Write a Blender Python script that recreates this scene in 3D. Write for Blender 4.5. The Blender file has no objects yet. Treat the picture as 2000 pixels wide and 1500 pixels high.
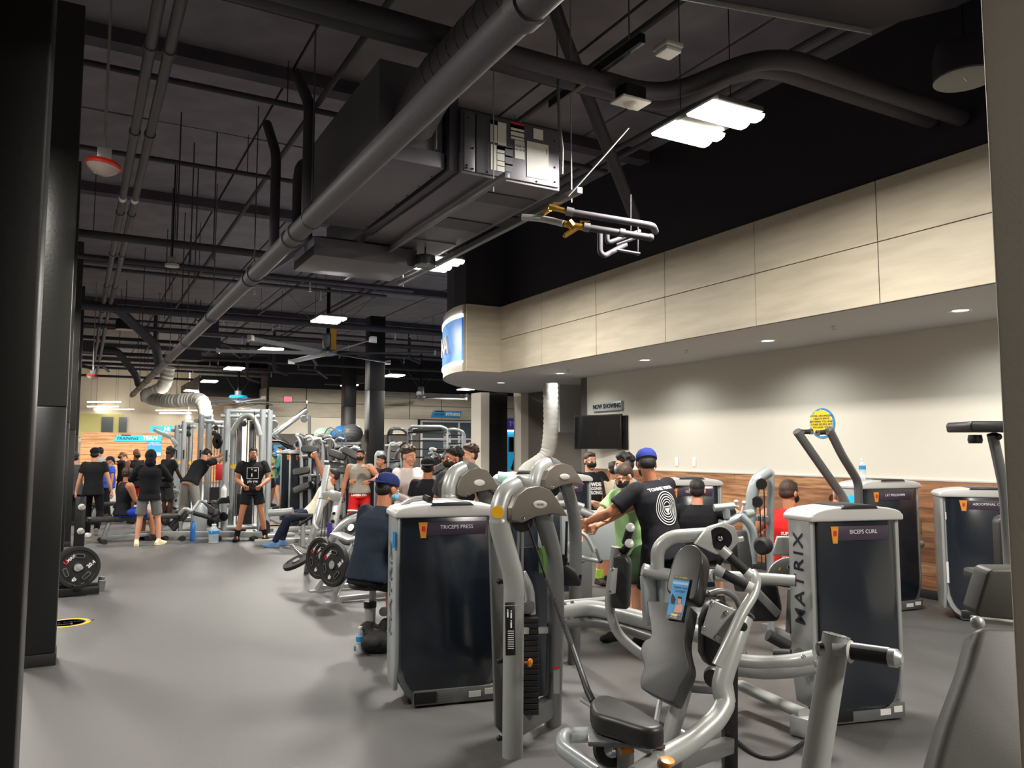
import bpy, bmesh, math, random
from mathutils import Vector, Matrix
from mathutils.bvhtree import BVHTree
random.seed(7)
PI = math.pi
SC = bpy.context.scene
COL = SC.collection
V = Vector
# ---------------------------------------------------------------- camera, world, exposure
FPX = 1530.0; PITCH = math.atan(128/FPX); CAMH = 1.62; YAW = math.radians(28.97)
cam = bpy.data.cameras.new('camera'); cam.sensor_width = 36; cam.lens = FPX/2000*36
camo = bpy.data.objects.new('camera', cam); COL.objects.link(camo)
camo.location = (0, 0, CAMH); camo.rotation_euler = (PI/2+PITCH, 0, -YAW)
cam.clip_start = 0.05; SC.camera = camo
w = bpy.data.worlds.new('world'); SC.world = w; w.use_nodes = True
w.node_tree.nodes['Background'].inputs[0].default_value = (0.75, 0.8, 1, 1)
w.node_tree.nodes['Background'].inputs[1].default_value = 0.05
SC.view_settings.view_transform = 'Standard'; SC.view_settings.look = 'None'
SC.view_settings.exposure = 1.0; SC.view_settings.gamma = 1
SC.view_settings.use_curve_mapping = False
HIGHBAY_W = 135.0; DOWN_W = 9.0; LINE_W = 70.0
# ---------------------------------------------------------------- points measured along the lens
_f = V((math.sin(YAW)*math.cos(PITCH), math.cos(YAW)*math.cos(PITCH), math.sin(PITCH)))
_r = V((math.cos(YAW), -math.sin(YAW), 0)); _u = _r.cross(_f); CO = V((0, 0, CAMH))
def ray(x, y): return _f*FPX+_r*(x-1000)+_u*(750-y)
def atz(x, y, h=0.0): d = ray(x, y); return CO+d*((h-CAMH)/d.z)
def atx(x, y, v): d = ray(x, y); return CO+d*(v/d.x)
def aty(x, y, v): d = ray(x, y); return CO+d*(v/d.y)
def atd(x, y, D): return CO+ray(x, y)*(D/FPX)
# ---------------------------------------------------------------- materials
def lin(c): return tuple((v/12.92 if v <= .04045 else ((v+.055)/1.055)**2.4) for v in c)
MATS = {}
def mat(name, rgb, rough=.5, metal=0., bump=0., scale=60., vary=0., coat=0., emit=0., alpha=1., trans=0., spec=.5, col2=None, stretch=None):
    if name in MATS: return MATS[name]
    m = bpy.data.materials.new(name); m.use_nodes = True; MATS[name] = m
    nt = m.node_tree; p = nt.nodes['Principled BSDF']; c = lin([v/255 for v in rgb])
    p.inputs['Base Color'].default_value = (*c, 1); p.inputs['Roughness'].default_value = rough
    p.inputs['Metallic'].default_value = metal; p.inputs['Specular IOR Level'].default_value = spec
    if coat: p.inputs['Coat Weight'].default_value = coat; p.inputs['Coat Roughness'].default_value = .12
    if trans: p.inputs['Transmission Weight'].default_value = trans; p.inputs['IOR'].default_value = 1.3
    if alpha < 1: p.inputs['Alpha'].default_value = alpha
    if emit: p.inputs['Emission Color'].default_value = (*c, 1); p.inputs['Emission Strength'].default_value = emit
    if bump or vary or col2:
        tc = nt.nodes.new('ShaderNodeTexCoord'); mp = nt.nodes.new('ShaderNodeMapping')
        nt.links.new(tc.outputs['Object'], mp.inputs[0])
        if stretch: mp.inputs['Scale'].default_value = stretch
        n = nt.nodes.new('ShaderNodeTexNoise'); n.inputs['Scale'].default_value = scale; n.inputs['Detail'].default_value = 4
        nt.links.new(mp.outputs[0], n.inputs['Vector'])
        if bump:
            b = nt.nodes.new('ShaderNodeBump'); b.inputs['Strength'].default_value = bump; b.inputs['Distance'].default_value = .01
            nt.links.new(n.outputs[0], b.inputs['Height']); nt.links.new(b.outputs[0], p.inputs['Normal'])
        if vary or col2:
            r = nt.nodes.new('ShaderNodeValToRGB'); r.color_ramp.elements[0].position = .35; r.color_ramp.elements[1].position = .65
            a = tuple(v*(1-vary) for v in c) if not col2 else c
            d = tuple(min(1, v*(1+vary)) for v in c) if not col2 else lin([v/255 for v in col2])
            r.color_ramp.elements[0].color = (*a, 1); r.color_ramp.elements[1].color = (*d, 1)
            nt.links.new(n.outputs[0], r.inputs[0]); nt.links.new(r.outputs[0], p.inputs['Base Color'])
    return m
M = {}
def dm(k, *a, **kw): M[k] = mat(k, *a, **kw)
dm('rubber_floor', (66, 65, 66), rough=.45, bump=.3, scale=330, spec=.5, col2=(98, 97, 95))
dm('deck_black', (70, 65, 78), rough=.75, bump=.2, scale=3, vary=.25)
dm('deck_panel', (120, 115, 124), rough=.6, bump=.1, scale=2.2, vary=.16)
dm('pipe_black', (58, 55, 62), rough=.65)
dm('pipe_grey', (82, 81, 86), rough=.5, bump=.15, scale=120, vary=.1)
dm('black_paint', (32, 30, 36), rough=.5)
dm('column_black', (16, 15, 15), rough=.4, bump=.05, scale=30)
dm('column_grey', (46, 46, 44), rough=.35, bump=.08, scale=40)
dm('wall_beige', (214, 207, 194), rough=.8, bump=.03, scale=40)
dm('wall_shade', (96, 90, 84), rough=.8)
dm('wall_white', (222, 214, 196), rough=.8)
dm('panel_beige', (178, 169, 150), rough=.6, scale=1.6, stretch=(1, 1, 7), bump=.02, col2=(192, 182, 162))
dm('soffit_grey', (196, 194, 192), rough=.8)
dm('joint', (52, 48, 44), rough=.9)
dm('wood', (122, 80, 52), rough=.5, scale=2.2, stretch=(1.2, 1.2, 14), bump=.03, col2=(170, 118, 80))
dm('wood_b', (106, 68, 44), rough=.5, scale=2.2, stretch=(1.2, 1.2, 14), bump=.03, col2=(150, 98, 62))
dm('wood_c', (134, 88, 54), rough=.5, scale=2.2, stretch=(1.2, 1.2, 14), bump=.03, col2=(190, 140, 98))
dm('wood_light', (160, 112, 70), rough=.5, scale=1.2, stretch=(1, 1, 12), col2=(196, 150, 104))
dm('steel', (160, 162, 160), rough=.36, metal=.25, bump=.02, scale=200, coat=.3)
dm('steel_light', (180, 182, 182), rough=.3, metal=.45, coat=.3)
dm('steel_dark', (108, 109, 110), rough=.4, metal=.35, coat=.2)
dm('steel_blue', (160, 167, 170), rough=.35, metal=.35, coat=.3)
dm('chrome', (215, 215, 215), rough=.15, metal=1)
dm('silver_plastic', (196, 194, 192), rough=.35, metal=.15)
dm('hood_bronze', (112, 106, 100), rough=.38, metal=.5, bump=.05, scale=300)
dm('shroud', (24, 31, 40), rough=.18, coat=.5)
dm('shroud_side', (36, 38, 42), rough=.35)
dm('vinyl', (40, 40, 40), rough=.42, bump=.04, scale=320)
dm('vinyl_grey', (64, 63, 59), rough=.55, bump=.04, scale=300)
dm('black_plastic', (20, 20, 22), rough=.4)
dm('black_rubber', (16, 16, 17), rough=.65)
dm('black_metal', (28, 28, 30), rough=.35, metal=.3)
dm('cable', (24, 24, 26), rough=.5)
dm('white_paint', (232, 232, 230), rough=.5)
dm('white_print', (225, 225, 225), rough=.7)
dm('grey_print', (110, 112, 118), rough=.6)
dm('red_print', (206, 34, 32), rough=.5)
dm('orange_plastic', (232, 140, 24), rough=.4)
dm('amber_label', (214, 142, 44), rough=.5)
dm('yellow_vinyl', (232, 200, 40), rough=.5)
dm('yellow_paint', (238, 176, 20), rough=.5)
dm('blue_vinyl', (40, 140, 200), rough=.5)
dm('cyan_sign', (24, 178, 222), rough=.5, emit=.15)
dm('blue_glow', (40, 120, 205), rough=.5, emit=1.0, scale=3, vary=.3)
dm('purple_sign', (50, 42, 120), rough=.5, emit=.2)
dm('placard', (62, 50, 66), rough=.4)
dm('dark_print', (22, 26, 40), rough=.6)
dm('glow_white', (255, 246, 228), emit=5)
dm('glow_line', (255, 244, 224), emit=5)
dm('glow_down', (245, 250, 255), emit=3)
dm('strip_glow', (235, 245, 255), emit=2.5)
dm('exit_red', (255, 60, 70), emit=2.0)
dm('beacon_red', (215, 52, 34), rough=.35)
dm('clear_lens', (225, 215, 210), rough=.15, alpha=.55)
dm('brass', (190, 146, 66), rough=.3, metal=.85)
dm('duct_white', (240, 236, 226), rough=.7, bump=.3, scale=14)
dm('duct_grey', (176, 172, 166), rough=.6, bump=.5, scale=10)
dm('paper', (214, 212, 206), rough=.7)
dm('hvac_grey', (98, 96, 104), rough=.4, metal=.25)
dm('hvac_dark', (60, 58, 66), rough=.5, metal=.1)
dm('fan_alu', (140, 144, 150), rough=.4, metal=.4)
dm('screen', (12, 13, 16), rough=.12, coat=.4)
dm('screen_far', (30, 36, 44), rough=.3)
dm('window_dark', (70, 78, 84), rough=.2)
dm('water', (215, 230, 238), rough=.05, alpha=.45)
dm('plastic_clear', (225, 235, 240), rough=.1, alpha=.4)
dm('plastic_blue', (40, 110, 190), rough=.35)
dm('ball_grey', (96, 98, 100), rough=.45)
dm('ball_green', (150, 176, 160), rough=.5)
dm('ball_blue', (40, 120, 180), rough=.45)
dm('green_strap', (80, 118, 50), rough=.7)
dm('mint', (170, 205, 198), rough=.4)
dm('bag_cloth', (34, 32, 32), rough=.8, bump=.6, scale=18)
dm('beige_pillar', (150, 143, 130), rough=.7, bump=.04, scale=120)
# ---------------------------------------------------------------- mesh helpers
class B:
    def __init__(s): s.v = []; s.f = []
    def add(s, vs, fs):
        o = len(s.v); s.v += [V(a) for a in vs]; s.f += [tuple(i+o for i in f) for f in fs]; return s
    def box(s, c, d, rz=0, mx=None):
        m = Matrix.Translation(V(c)) @ Matrix.Rotation(rz, 4, 'Z') if mx is None else Matrix.Translation(V(c)) @ mx
        vs = [m @ V((x*d[0]/2, y*d[1]/2, z*d[2]/2)) for z in (-1, 1) for y in (-1, 1) for x in (-1, 1)]
        return s.add(vs, [(0, 2, 3, 1), (4, 5, 7, 6), (0, 1, 5, 4), (2, 6, 7, 3), (0, 4, 6, 2), (1, 3, 7, 5)])
    def bb(s, a, b): return s.box([(a[i]+b[i])/2 for i in range(3)], [abs(b[i]-a[i]) for i in range(3)])
    def bar(s, a, b, w, h, up=(0, 0, 1)):          # rectangular bar from a to b
        a = V(a); b = V(b); t = (b-a).normalized(); x = t.cross(V(up))
        if x.length < 1e-4: x = t.cross(V((0, 1, 0)))
        x.normalize(); y = x.cross(t)
        vs = [p+x*i*w/2+y*j*h/2 for p in (a, b) for (i, j) in ((-1, -1), (1, -1), (1, 1), (-1, 1))]
        return s.add(vs, [(0, 1, 2, 3), (7, 6, 5, 4), (0, 4, 5, 1), (1, 5, 6, 2), (2, 6, 7, 3), (3, 7, 4, 0)])
    def tube(s, pts, r, n=10, fil=.0, flat=1., up=None, closed=False, seg=5):
        pts = [V(p) for p in pts]; R = [r]*len(pts) if not isinstance(r, (list, tuple)) else list(r)
        if fil and len(pts) > 2:
            q = [pts[0]]; rr = [R[0]]
            for i in range(1, len(pts)-1):
                a, b, c = pts[i-1], pts[i], pts[i+1]
                k = min(fil, (a-b).length*.48, (c-b).length*.48)
                p0 = b+(a-b).normalized()*k; p2 = b+(c-b).normalized()*k
                for j in range(seg+1):
                    t = j/seg; q.append(p0*(1-t)**2+b*2*t*(1-t)+p2*t*t); rr.append(R[i])
            q.append(pts[-1]); rr.append(R[-1]); pts = q; R = rr
        N = len(pts); t0 = (pts[1]-pts[0]).normalized()
        ref = V(up) if up else (V((0, 0, 1)) if abs(t0.z) < .9 else V((0, 1, 0)))
        x = t0.cross(ref).normalized(); vs = []
        for i, p in enumerate(pts):
            if closed: t = (pts[(i+1) % N]-pts[i-1])
            else: t = pts[min(i+1, N-1)]-pts[max(i-1, 0)]
            t.normalize(); x = (x-t*x.dot(t))
            if x.length < 1e-5: x = t.orthogonal()
            x.normalize(); y = t.cross(x)
            for k in range(n):
                a = 2*PI*k/n; vs.append(p+x*math.cos(a)*R[i]*flat+y*math.sin(a)*R[i])
        fs = []
        for i in range(N if closed else N-1):
            j = (i+1) % N
            for k in range(n): fs.append((i*n+k, i*n+(k+1) % n, j*n+(k+1) % n, j*n+k))
        if not closed: fs += [tuple(range(n-1, -1, -1)), tuple((N-1)*n+k for k in range(n))]
        return s.add(vs, fs)
    def lathe(s, prof, c=(0, 0, 0), axis=(0, 0, 1), n=24, caps=True):   # prof: (radius, along axis)
        q = V((0, 0, 1)).rotation_difference(V(axis)).to_matrix().to_4x4(); m = Matrix.Translation(V(c)) @ q
        vs = []; fs = []
        for (r, h) in prof:
            for k in range(n):
                a = 2*PI*k/n; vs.append(m @ V((max(r, .0003)*math.cos(a), max(r, .0003)*math.sin(a), h)))
        P = len(prof)
        for i in range(P-1):
            for k in range(n): fs.append((i*n+k, i*n+(k+1) % n, (i+1)*n+(k+1) % n, (i+1)*n+k))
        if caps: fs += [tuple(range(n-1, -1, -1)), tuple((P-1)*n+k for k in range(n))]
        return s.add(vs, fs)
    def cyl(s, a, b, r, n=16): 
        a = V(a); b = V(b); return s.lathe([(r, 0), (r, (b-a).length)], a, (b-a), n)
    def prism(s, o2, t, o=(0, 0, 0), x=(1, 0, 0), y=(0, 0, 1)):     # outline in plane x,y, extruded t along x cross y (centred)
        o = V(o); x = V(x).normalized(); y = V(y); y = (y-x*y.dot(x)).normalized(); n = x.cross(y); k = len(o2)
        vs = [o+x*a+y*b+n*(-t/2) for a, b in o2]+[o+x*a+y*b+n*(t/2) for a, b in o2]
        return s.add(vs, [tuple(range(k-1, -1, -1)), tuple(range(k, 2*k))]+[(i, (i+1) % k, k+(i+1) % k, k+i) for i in range(k)])
    def ball(s, c, r, mx=None, n=16, m_=10):
        if not isinstance(r, (tuple, list, V)): r = (r, r, r)
        c = V(c); vs = []; fs = []
        for i in range(1, m_):
            th = PI*i/m_
            for k in range(n):
                a = 2*PI*k/n; vs.append(V((r[0]*math.sin(th)*math.cos(a), r[1]*math.sin(th)*math.sin(a), r[2]*math.cos(th))))
        vs += [V((0, 0, r[2])), V((0, 0, -r[2]))]
        if mx is not None: vs = [mx @ a for a in vs]
        for i in range(m_-2):
            for k in range(n): fs.append((i*n+k, (i+1)*n+k, (i+1)*n+(k+1) % n, i*n+(k+1) % n))
        T = (m_-1)*n
        for k in range(n): fs.append((T, k, (k+1) % n)); fs.append((T+1, (m_-2)*n+(k+1) % n, (m_-2)*n+k))
        return s.add([a+c for a in vs], fs)
    def build(s, name, m, parent=None, world=True, bevel=0., seg=2, smooth=True, **props):
        me = bpy.data.meshes.new(name); vs = s.v
        if parent is not None and world:
            inv = chain(parent).inverted(); vs = [inv @ a for a in vs]
        me.from_pydata([tuple(a) for a in vs], [], s.f)
        if bevel:
            bm = bmesh.new(); bm.from_mesh(me)
            es = [e for e in bm.edges if len(e.link_faces) == 2 and e.calc_face_angle(0) > .5]
            bmesh.ops.bevel(bm, geom=es, offset=bevel, segments=seg, profile=.5, affect='EDGES', clamp_overlap=True)
            bm.to_mesh(me); bm.free()
        if smooth:
            me.shade_smooth(); me.set_sharp_from_angle(angle=math.radians(38))
        for mm in (m if isinstance(m, (list, tuple)) else [m]): me.materials.append(M[mm] if isinstance(mm, str) else mm)
        o = bpy.data.objects.new(name, me); COL.objects.link(o)
        if parent is not None: o.parent = parent
        for k, v in props.items(): o[k] = v
        return o
def chain(o):
    m = o.matrix_basis.copy()
    while o.parent: o = o.parent; m = o.matrix_basis @ m
    return m
def thing(name, label, cat, loc=(0, 0, 0), rz=0., group=None):
    o = bpy.data.objects.new(name, None); COL.objects.link(o); o.empty_display_size = .1
    o.location = loc; o.rotation_euler = (0, 0, rz); o['label'] = label; o['category'] = cat
    o.matrix_basis = Matrix.Translation(V(loc)) @ Matrix.Rotation(rz, 4, 'Z')
    if group: o['group'] = group
    return o
def tag(o, label, cat, group=None):
    o['label'] = label; o['category'] = cat
    if group: o['group'] = group
    return o
def dup(o, parent=None, loc=None, label=None, rz=None):
    c = o.copy(); COL.objects.link(c)
    if parent is not None: c.parent = parent
    if loc is not None:
        c.location = loc
        if rz is not None: c.rotation_euler = (0, 0, rz)
    if label: c['label'] = label
    for ch in list(o.children): dup(ch, c)
    return c
def rrect(w, h, r, n=5, cx=0, cy=0):
    r = min(r, w/2-1e-4, h/2-1e-4); o = []
    for (sx, sy, a0) in ((1, -1, -90), (1, 1, 0), (-1, 1, 90), (-1, -1, 180)):
        for i in range(n+1):
            a = math.radians(a0+90*i/n); o.append((cx+sx*(w/2-r)+r*math.cos(a), cy+sy*(h/2-r)+r*math.sin(a)))
    return o
def text(body, size, m, parent, o, x, y, name='lettering', ext=.0015, sx=1., sp=1., align='CENTER', shear=0., bold=0., world=True, **props):
    cu = bpy.data.curves.new('t', 'FONT'); cu.body = body; cu.size = size; cu.extrude = ext; cu.align_x = align; cu.align_y = 'CENTER'
    cu.shear = shear; cu.space_character = sp; cu.offset = bold; cu.resolution_u = 2
    t = bpy.data.objects.new('t', cu); COL.objects.link(t)
    me = bpy.data.meshes.new_from_object(t.evaluated_get(bpy.context.evaluated_depsgraph_get()))
    bpy.data.objects.remove(t); bpy.data.curves.remove(cu)
    x = V(x).normalized(); y = V(y); y = (y-x*y.dot(x)).normalized(); n = x.cross(y)
    mx = Matrix((( x.x*sx, y.x, n.x, o[0]), (x.y*sx, y.y, n.y, o[1]), (x.z*sx, y.z, n.z, o[2]), (0, 0, 0, 1)))
    if parent is not None and world: mx = chain(parent).inverted() @ mx
    me.transform(mx); me.materials.clear(); me.materials.append(M[m])
    ob = bpy.data.objects.new(name, me); COL.objects.link(ob)
    if parent is not None: ob.parent = parent
    for k, v in props.items(): ob[k] = v
    return ob
# ================================================================ ROOM
S = dict(kind='structure')
B().bb((-3.2, -3, -.1), (22, 46, 0)).build('floor', 'rubber_floor', **S)
ceil = B().bb((-3.2, -3, 5.6), (22, 46, 5.8)).build('ceiling', 'deck_black', **S)
pm = None
for i in range(21):
    for j in range(14):
        x = -3.0+i*1.2; y = 2.35+j*3.06
        if x > 9 and y < 8: continue
        if pm is None:
            pm = B().box((0, 0, 0), (1.17, 3.02, .06)).build('ceiling_panel', 'deck_panel', ceil, world=False); o = pm
        else:
            o = pm.copy(); COL.objects.link(o)
        o.location = (x+.6, y, 5.57+random.uniform(-.008, .008))
bo = None
for y in (3.6, 8.0, 12.9, 17.8, 22.7, 27.6, 32.5, 37.4):
    if bo is None: bo = B().bb((-3.1, -.1, 5.40), (21.9, .1, 5.54)).build('beam', 'deck_black', ceil, world=False)
    else: bo = bo.copy(); COL.objects.link(bo)
    bo.location = (0, y, 0)
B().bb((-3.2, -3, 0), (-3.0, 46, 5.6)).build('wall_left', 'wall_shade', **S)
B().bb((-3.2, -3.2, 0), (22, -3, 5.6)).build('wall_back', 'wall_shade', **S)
# right wall behind the machines, with wainscot planks
wr = B().bb((8.2, -3, 0), (8.45, 11.95, 2.95)).build('wall_right', 'wall_beige', **S)
random.seed(3); n = 0
yy = {}
for r in range(8):
    z0 = .1+r*.147; y = -1.0-random.random()*1.2
    while y < 11.9:
        L = random.choice((.9, 1.2, 1.5, 1.8)); y1 = min(y+L, 11.94)
        if y1 > 2.2 and y1-y > .15:
            B().bb((8.172+random.uniform(-.002, .002), y+.001, z0+.001), (8.2, y1-.001, z0+.145)).build('plank', random.choice(('wood', 'wood_b', 'wood_c')), wr, smooth=False)
        y += L
B().bb((8.165, -1, 1.277), (8.2, 11.94, 1.292)).build('trim_wainscot', 'silver_plastic', **S)
B().bb((8.17, -1, 0), (8.2, 11.95, .1)).build('baseboard_right', 'black_rubber', bevel=.004, **S)
# bulkhead: soffit slab, fascia and its panels
pts = [(8.45, -3), (8.45, 11.95), (9.2, 12.6), (9.35, 16.1), (8.6, 16.15), (7.9, 15.75), (7.2, 15.2), (6.6, 14.5), (6.15, 13.8), (5.86, 13.1), (5.71, 12.45), (5.71, 12.03), (6.41, 11.93), (6.41, -3)]
B().prism(pts, 1.15, (0, 0, 3.525), (1, 0, 0), (0, 1, 0)).build('wall_bulkhead', 'soffit_grey', smooth=False, **S)
up = [(8.45, -3), (8.45, 11.95), (8.6, 16.0), (7.2, 15.1), (6.17, 13.75), (5.8, 12.6), (5.76, 12.05), (6.45, 11.95), (6.45, -3)]
B().prism(up, 1.5, (0, 0, 4.85), (1, 0, 0), (0, 1, 0)).build('wall_upper_bulkhead', 'black_paint', smooth=False, **S)
wf = B().bb((6.395, -3, 2.953), (6.408, 11.93, 4.098)).build('trim_fascia', 'joint', **S)
for k in range(-4, 6):
    y0 = 3.07+k*1.495
    for (a, b_) in ((2.952, 3.52), (3.528, 4.1)):
        y1 = min(y0+1.487, 11.925)
        if y1 > y0: B().bb((6.37, y0, a), (6.393, y1, b_)).build('fascia_panel', 'panel_beige', wf, bevel=.002, seg=1)
y0 = 3.07+6*1.495-.0
# plain end of the bulkhead (return face) and curved sign face
cur = [(5.71, 12.03), (5.71, 12.45), (5.86, 13.1), (6.15, 13.8), (6.6, 14.5), (7.2, 15.2), (7.9, 15.75)]
def ribbon(pl, z0, z1, off, th=.02):
    b = B(); vs = []
    for i, (x, y) in enumerate(pl):
        a = V(pl[max(i-1, 0)]); c = V(pl[min(i+1, len(pl)-1)]); t = (c-a).normalized(); nx = V((-t.y, t.x))
        for d in (off, off+th):
            for z in (z0, z1): vs.append((x+nx.x*d, y+nx.y*d, z))
    N = len(pl); fs = []
    for i in range(N-1):
        a = i*4; c = a+4
        fs += [(a, a+1, c+1, c), (a+2, c+2, c+3, a+3), (a+1, a+3, c+3, c+1), (a, c, c+2, a+2)]
    fs += [(0, 2, 3, 1), (4*N-4, 4*N-3, 4*N-1, 4*N-2)]
    return b.add(vs, fs)
def smoothpl(pl, k=6):
    o = []
    for i in range(len(pl)-1):
        p0 = V(pl[max(i-1, 0)]); p1 = V(pl[i]); p2 = V(pl[i+1]); p3 = V(pl[min(i+2, len(pl)-1)])
        for j in range(k):
            t = j/k; o.append(tuple(.5*((2*p1)+(p2-p0)*t+(2*p0-5*p1+4*p2-p3)*t*t+(3*p1-p0-3*p2+p3)*t**3)))
    return o+[tuple(pl[-1])]
cs = smoothpl(cur)
sg = thing('curved_sign', 'backlit blue curved wall sign wrapped round the end of the beige bulkhead', 'sign', (5.71, 12.3, 3.3))
sky = mat('sign_art', (24, 96, 185), .4, col2=(120, 175, 225), scale=1.4, vary=.3); M['sign_art'] = sky
_nt = sky.node_tree; _p = _nt.nodes['Principled BSDF']; _p.inputs['Emission Strength'].default_value = .3
_nt.links.new([n_ for n_ in _nt.nodes if n_.type == 'VALTORGB'][0].outputs[0], _p.inputs['Emission Color'])
ribbon(cs, 3.14, 3.88, .005, .03).build('face', 'sign_art', sg)
ribbon(cs, 3.885, 3.945, .005, .04).build('light_strip', 'strip_glow', sg)
ribbon(cs, 3.10, 3.135, .005, .04).build('light_strip', 'strip_glow', sg)
ribbon(cs, 3.945, 4.1, .0, .02).build('trim_band', 'wall_beige', sg)
ribbon(cs, 2.95, 3.10, .0, .02).build('trim_band', 'wall_beige', sg)
for ch, px, yy_ in (('A', 5.70, 12.72), ('K', 5.82, 13.1), ('I', 5.97, 13.4)):
    text(ch, .46, 'white_print', sg, (px, yy_, 3.46), (-.18, -1, 0), (0, 0, 1), ext=.015, bold=.012)
B().bb((5.72, 11.925, 2.952), (6.40, 11.95, 4.1)).prism([(5.705, 12.02), (6.405, 11.92), (6.405, 11.95), (5.705, 12.05)], 1.15, (0, 0, 3.526), (1, 0, 0), (0, 1, 0)).build('trim_return', 'panel_beige', smooth=False, **S)
# downlights in the soffit
ddl = None
for i, y in enumerate((-.4, 2.05, 4.41, 6.81, 9.19, 11.53, 13.73)):
    nm = ['rearmost, over the camera side', 'second from the rear', 'nearest to the beige pillar', 'second from the beige pillar', 'third from the beige pillar', 'directly before the flexible grey duct', 'farthest, near the curved sign'][i]
    t = thing('downlight', 'small round recessed downlight in grey soffit, '+nm, 'downlight', (7.35, y, 2.95), group='downlights in the soffit')
    B().lathe([(.075, -.006), (.105, -.008), (.11, 0)], (0, 0, 0), (0, 0, 1), 20, caps=False).build('ring', 'white_paint', t, world=False)
    B().lathe([(.0, -.003), (.074, -.003), (.074, .0), (.0, 0)], (0, 0, 0), (0, 0, 1), 20).build('lens', 'glow_down', t, world=False)
    L = bpy.data.lights.new('downlight_lamp', 'SPOT'); L.energy = DOWN_W*4; L.spot_size = 2.75; L.spot_blend = .9; L.color = (.93, 1, .97); L.shadow_soft_size = .06
    lo = bpy.data.objects.new('lamp', L); COL.objects.link(lo); lo.parent = t; lo.location = (0, 0, -.03)
for y in (5.65, 8.0, 10.9):
    b = B().lathe([(.03, 0), (.03, -.006), (.012, -.008), (.01, -.035), (.022, -.04), (.022, -.045), (0, -.046)], (7.1, y, 2.95), (0, 0, 1), 12)
    tag(b.build('ceiling_sprinkler', 'chrome'), {5.65: 'small chrome sprinkler head in grey soffit nearest the beige pillar', 8.0: 'small chrome sprinkler head in middle of the grey soffit', 10.9: 'small chrome sprinkler head in soffit by the flexible duct'}[y], 'sprinkler')
# alcove beyond the right wall
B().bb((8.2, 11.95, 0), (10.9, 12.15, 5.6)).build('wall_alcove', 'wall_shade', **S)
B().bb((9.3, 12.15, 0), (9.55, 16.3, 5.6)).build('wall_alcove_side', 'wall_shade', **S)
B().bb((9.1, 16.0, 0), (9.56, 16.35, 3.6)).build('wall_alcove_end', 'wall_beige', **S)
B().bb((8.62, 13.55, 1.98), (9.29, 13.6, 2.95)).bb((8.62,13.6,1.98),(9.29,13.95,2.95)).build('trim_duct_box', 'soffit_grey', **S)
# far wall with panels over a pale band
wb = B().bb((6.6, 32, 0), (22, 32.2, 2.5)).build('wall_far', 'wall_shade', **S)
B().bb((6.6, 32.0, 2.5), (13, 32.2, 2.93)).bb((6.6, 31.97, 2.25), (12.9, 32.0, 2.93)).build('trim_far_band', 'wall_white', **S)
fj = B().bb((6.6, 31.98, 2.93), (22, 32.2, 4.12)).build('trim_far_fascia', 'joint', **S)
x = 6.62
while x < 21.5:
    for (a, b_) in ((2.94, 3.51), (3.53, 4.1)):
        B().bb((x, 31.94, a), (x+1.47, 31.975, b_)).build('fascia_panel', 'panel_beige', fj, smooth=False)
    x += 1.5
B().bb((6.6, 32, 4.1), (22, 32.2, 5.6)).build('wall_far_upper', 'black_paint', **S)
B().bb((6.6, 32.2, 0), (6.8, 43, 4.1)).build('wall_far_side', 'wall_beige', **S)
fj2 = B().bb((6.58, 32.2, 2.93), (6.6, 40, 4.1)).build('trim_side_fascia', 'joint', **S)
for k in range(5):
    for (a, b_) in ((2.94, 3.51), (3.53, 4.1)):
        B().bb((6.55, 32.2+k*1.55, a), (6.58, 33.72+k*1.55, b_)).build('fascia_panel', 'panel_beige', fj2, smooth=False)
B().bb((-3.2, 43, 0), (22, 43.2, 5.6)).build('wall_far_white', 'wall_white', **S)
B().bb((4.2, 33.5, 3.75), (6.6, 40, 4.6)).build('trim_dark_bulkhead', 'black_paint', **S)
# glazed studio front in the far wall
wn = B().bb((13.1, 31.9, .1), (21, 31.96, .2)).bb((13.1, 31.9, 2.82), (21, 31.96, 2.9)).bb((13.1, 31.9, 2.05), (21, 31.96, 2.12)).build('window_1', 'silver_plastic', **S)
for i, x in enumerate((13.1, 14.9, 16.7, 18.1, 19.6, 20.9)):
    B().bb((x, 31.89, .1), (x+.09, 31.97, 2.9)).build('mullion', 'silver_plastic', wn)
    if i < 5:
        B().bb((x+.09, 31.93, .2), (x+1.8, 31.94, 2.05)).build('pane', 'window_dark', wn); B().bb((x+.09, 31.93, 2.12), (x+1.8, 31.94, 2.82)).build('pane', 'window_dark', wn)
# training area at the far left: wood wall on the white wall
tw = B().bb((.15, 41.5, 0), (6.5, 41.7, 2.42)).build('wall_training', 'wood_light', **S)
for r in range(14):
    for k in range(3):
        x0 = .15+k*2.12+(r % 2)*.6; B().bb((max(.15, x0), 41.47, .02+r*.172), (min(6.5, x0+2.1), 41.5, .18+r*.172)).build('plank', 'wood_light', tw, smooth=False)
B().bb((-.6, 42.9, 2.2), (1.9, 43, 3.35)).build('window_2', mat('pale_green_wall', (196, 194, 130), .8), **S)
for (x, wd) in ((1.0, .5), (1.75, .35)):
    B().bb((x-.0, 42.85, 2.25), (x+wd, 42.92, 3.2)).build('pane', 'window_dark', bpy.data.objects['window_2'])
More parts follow.
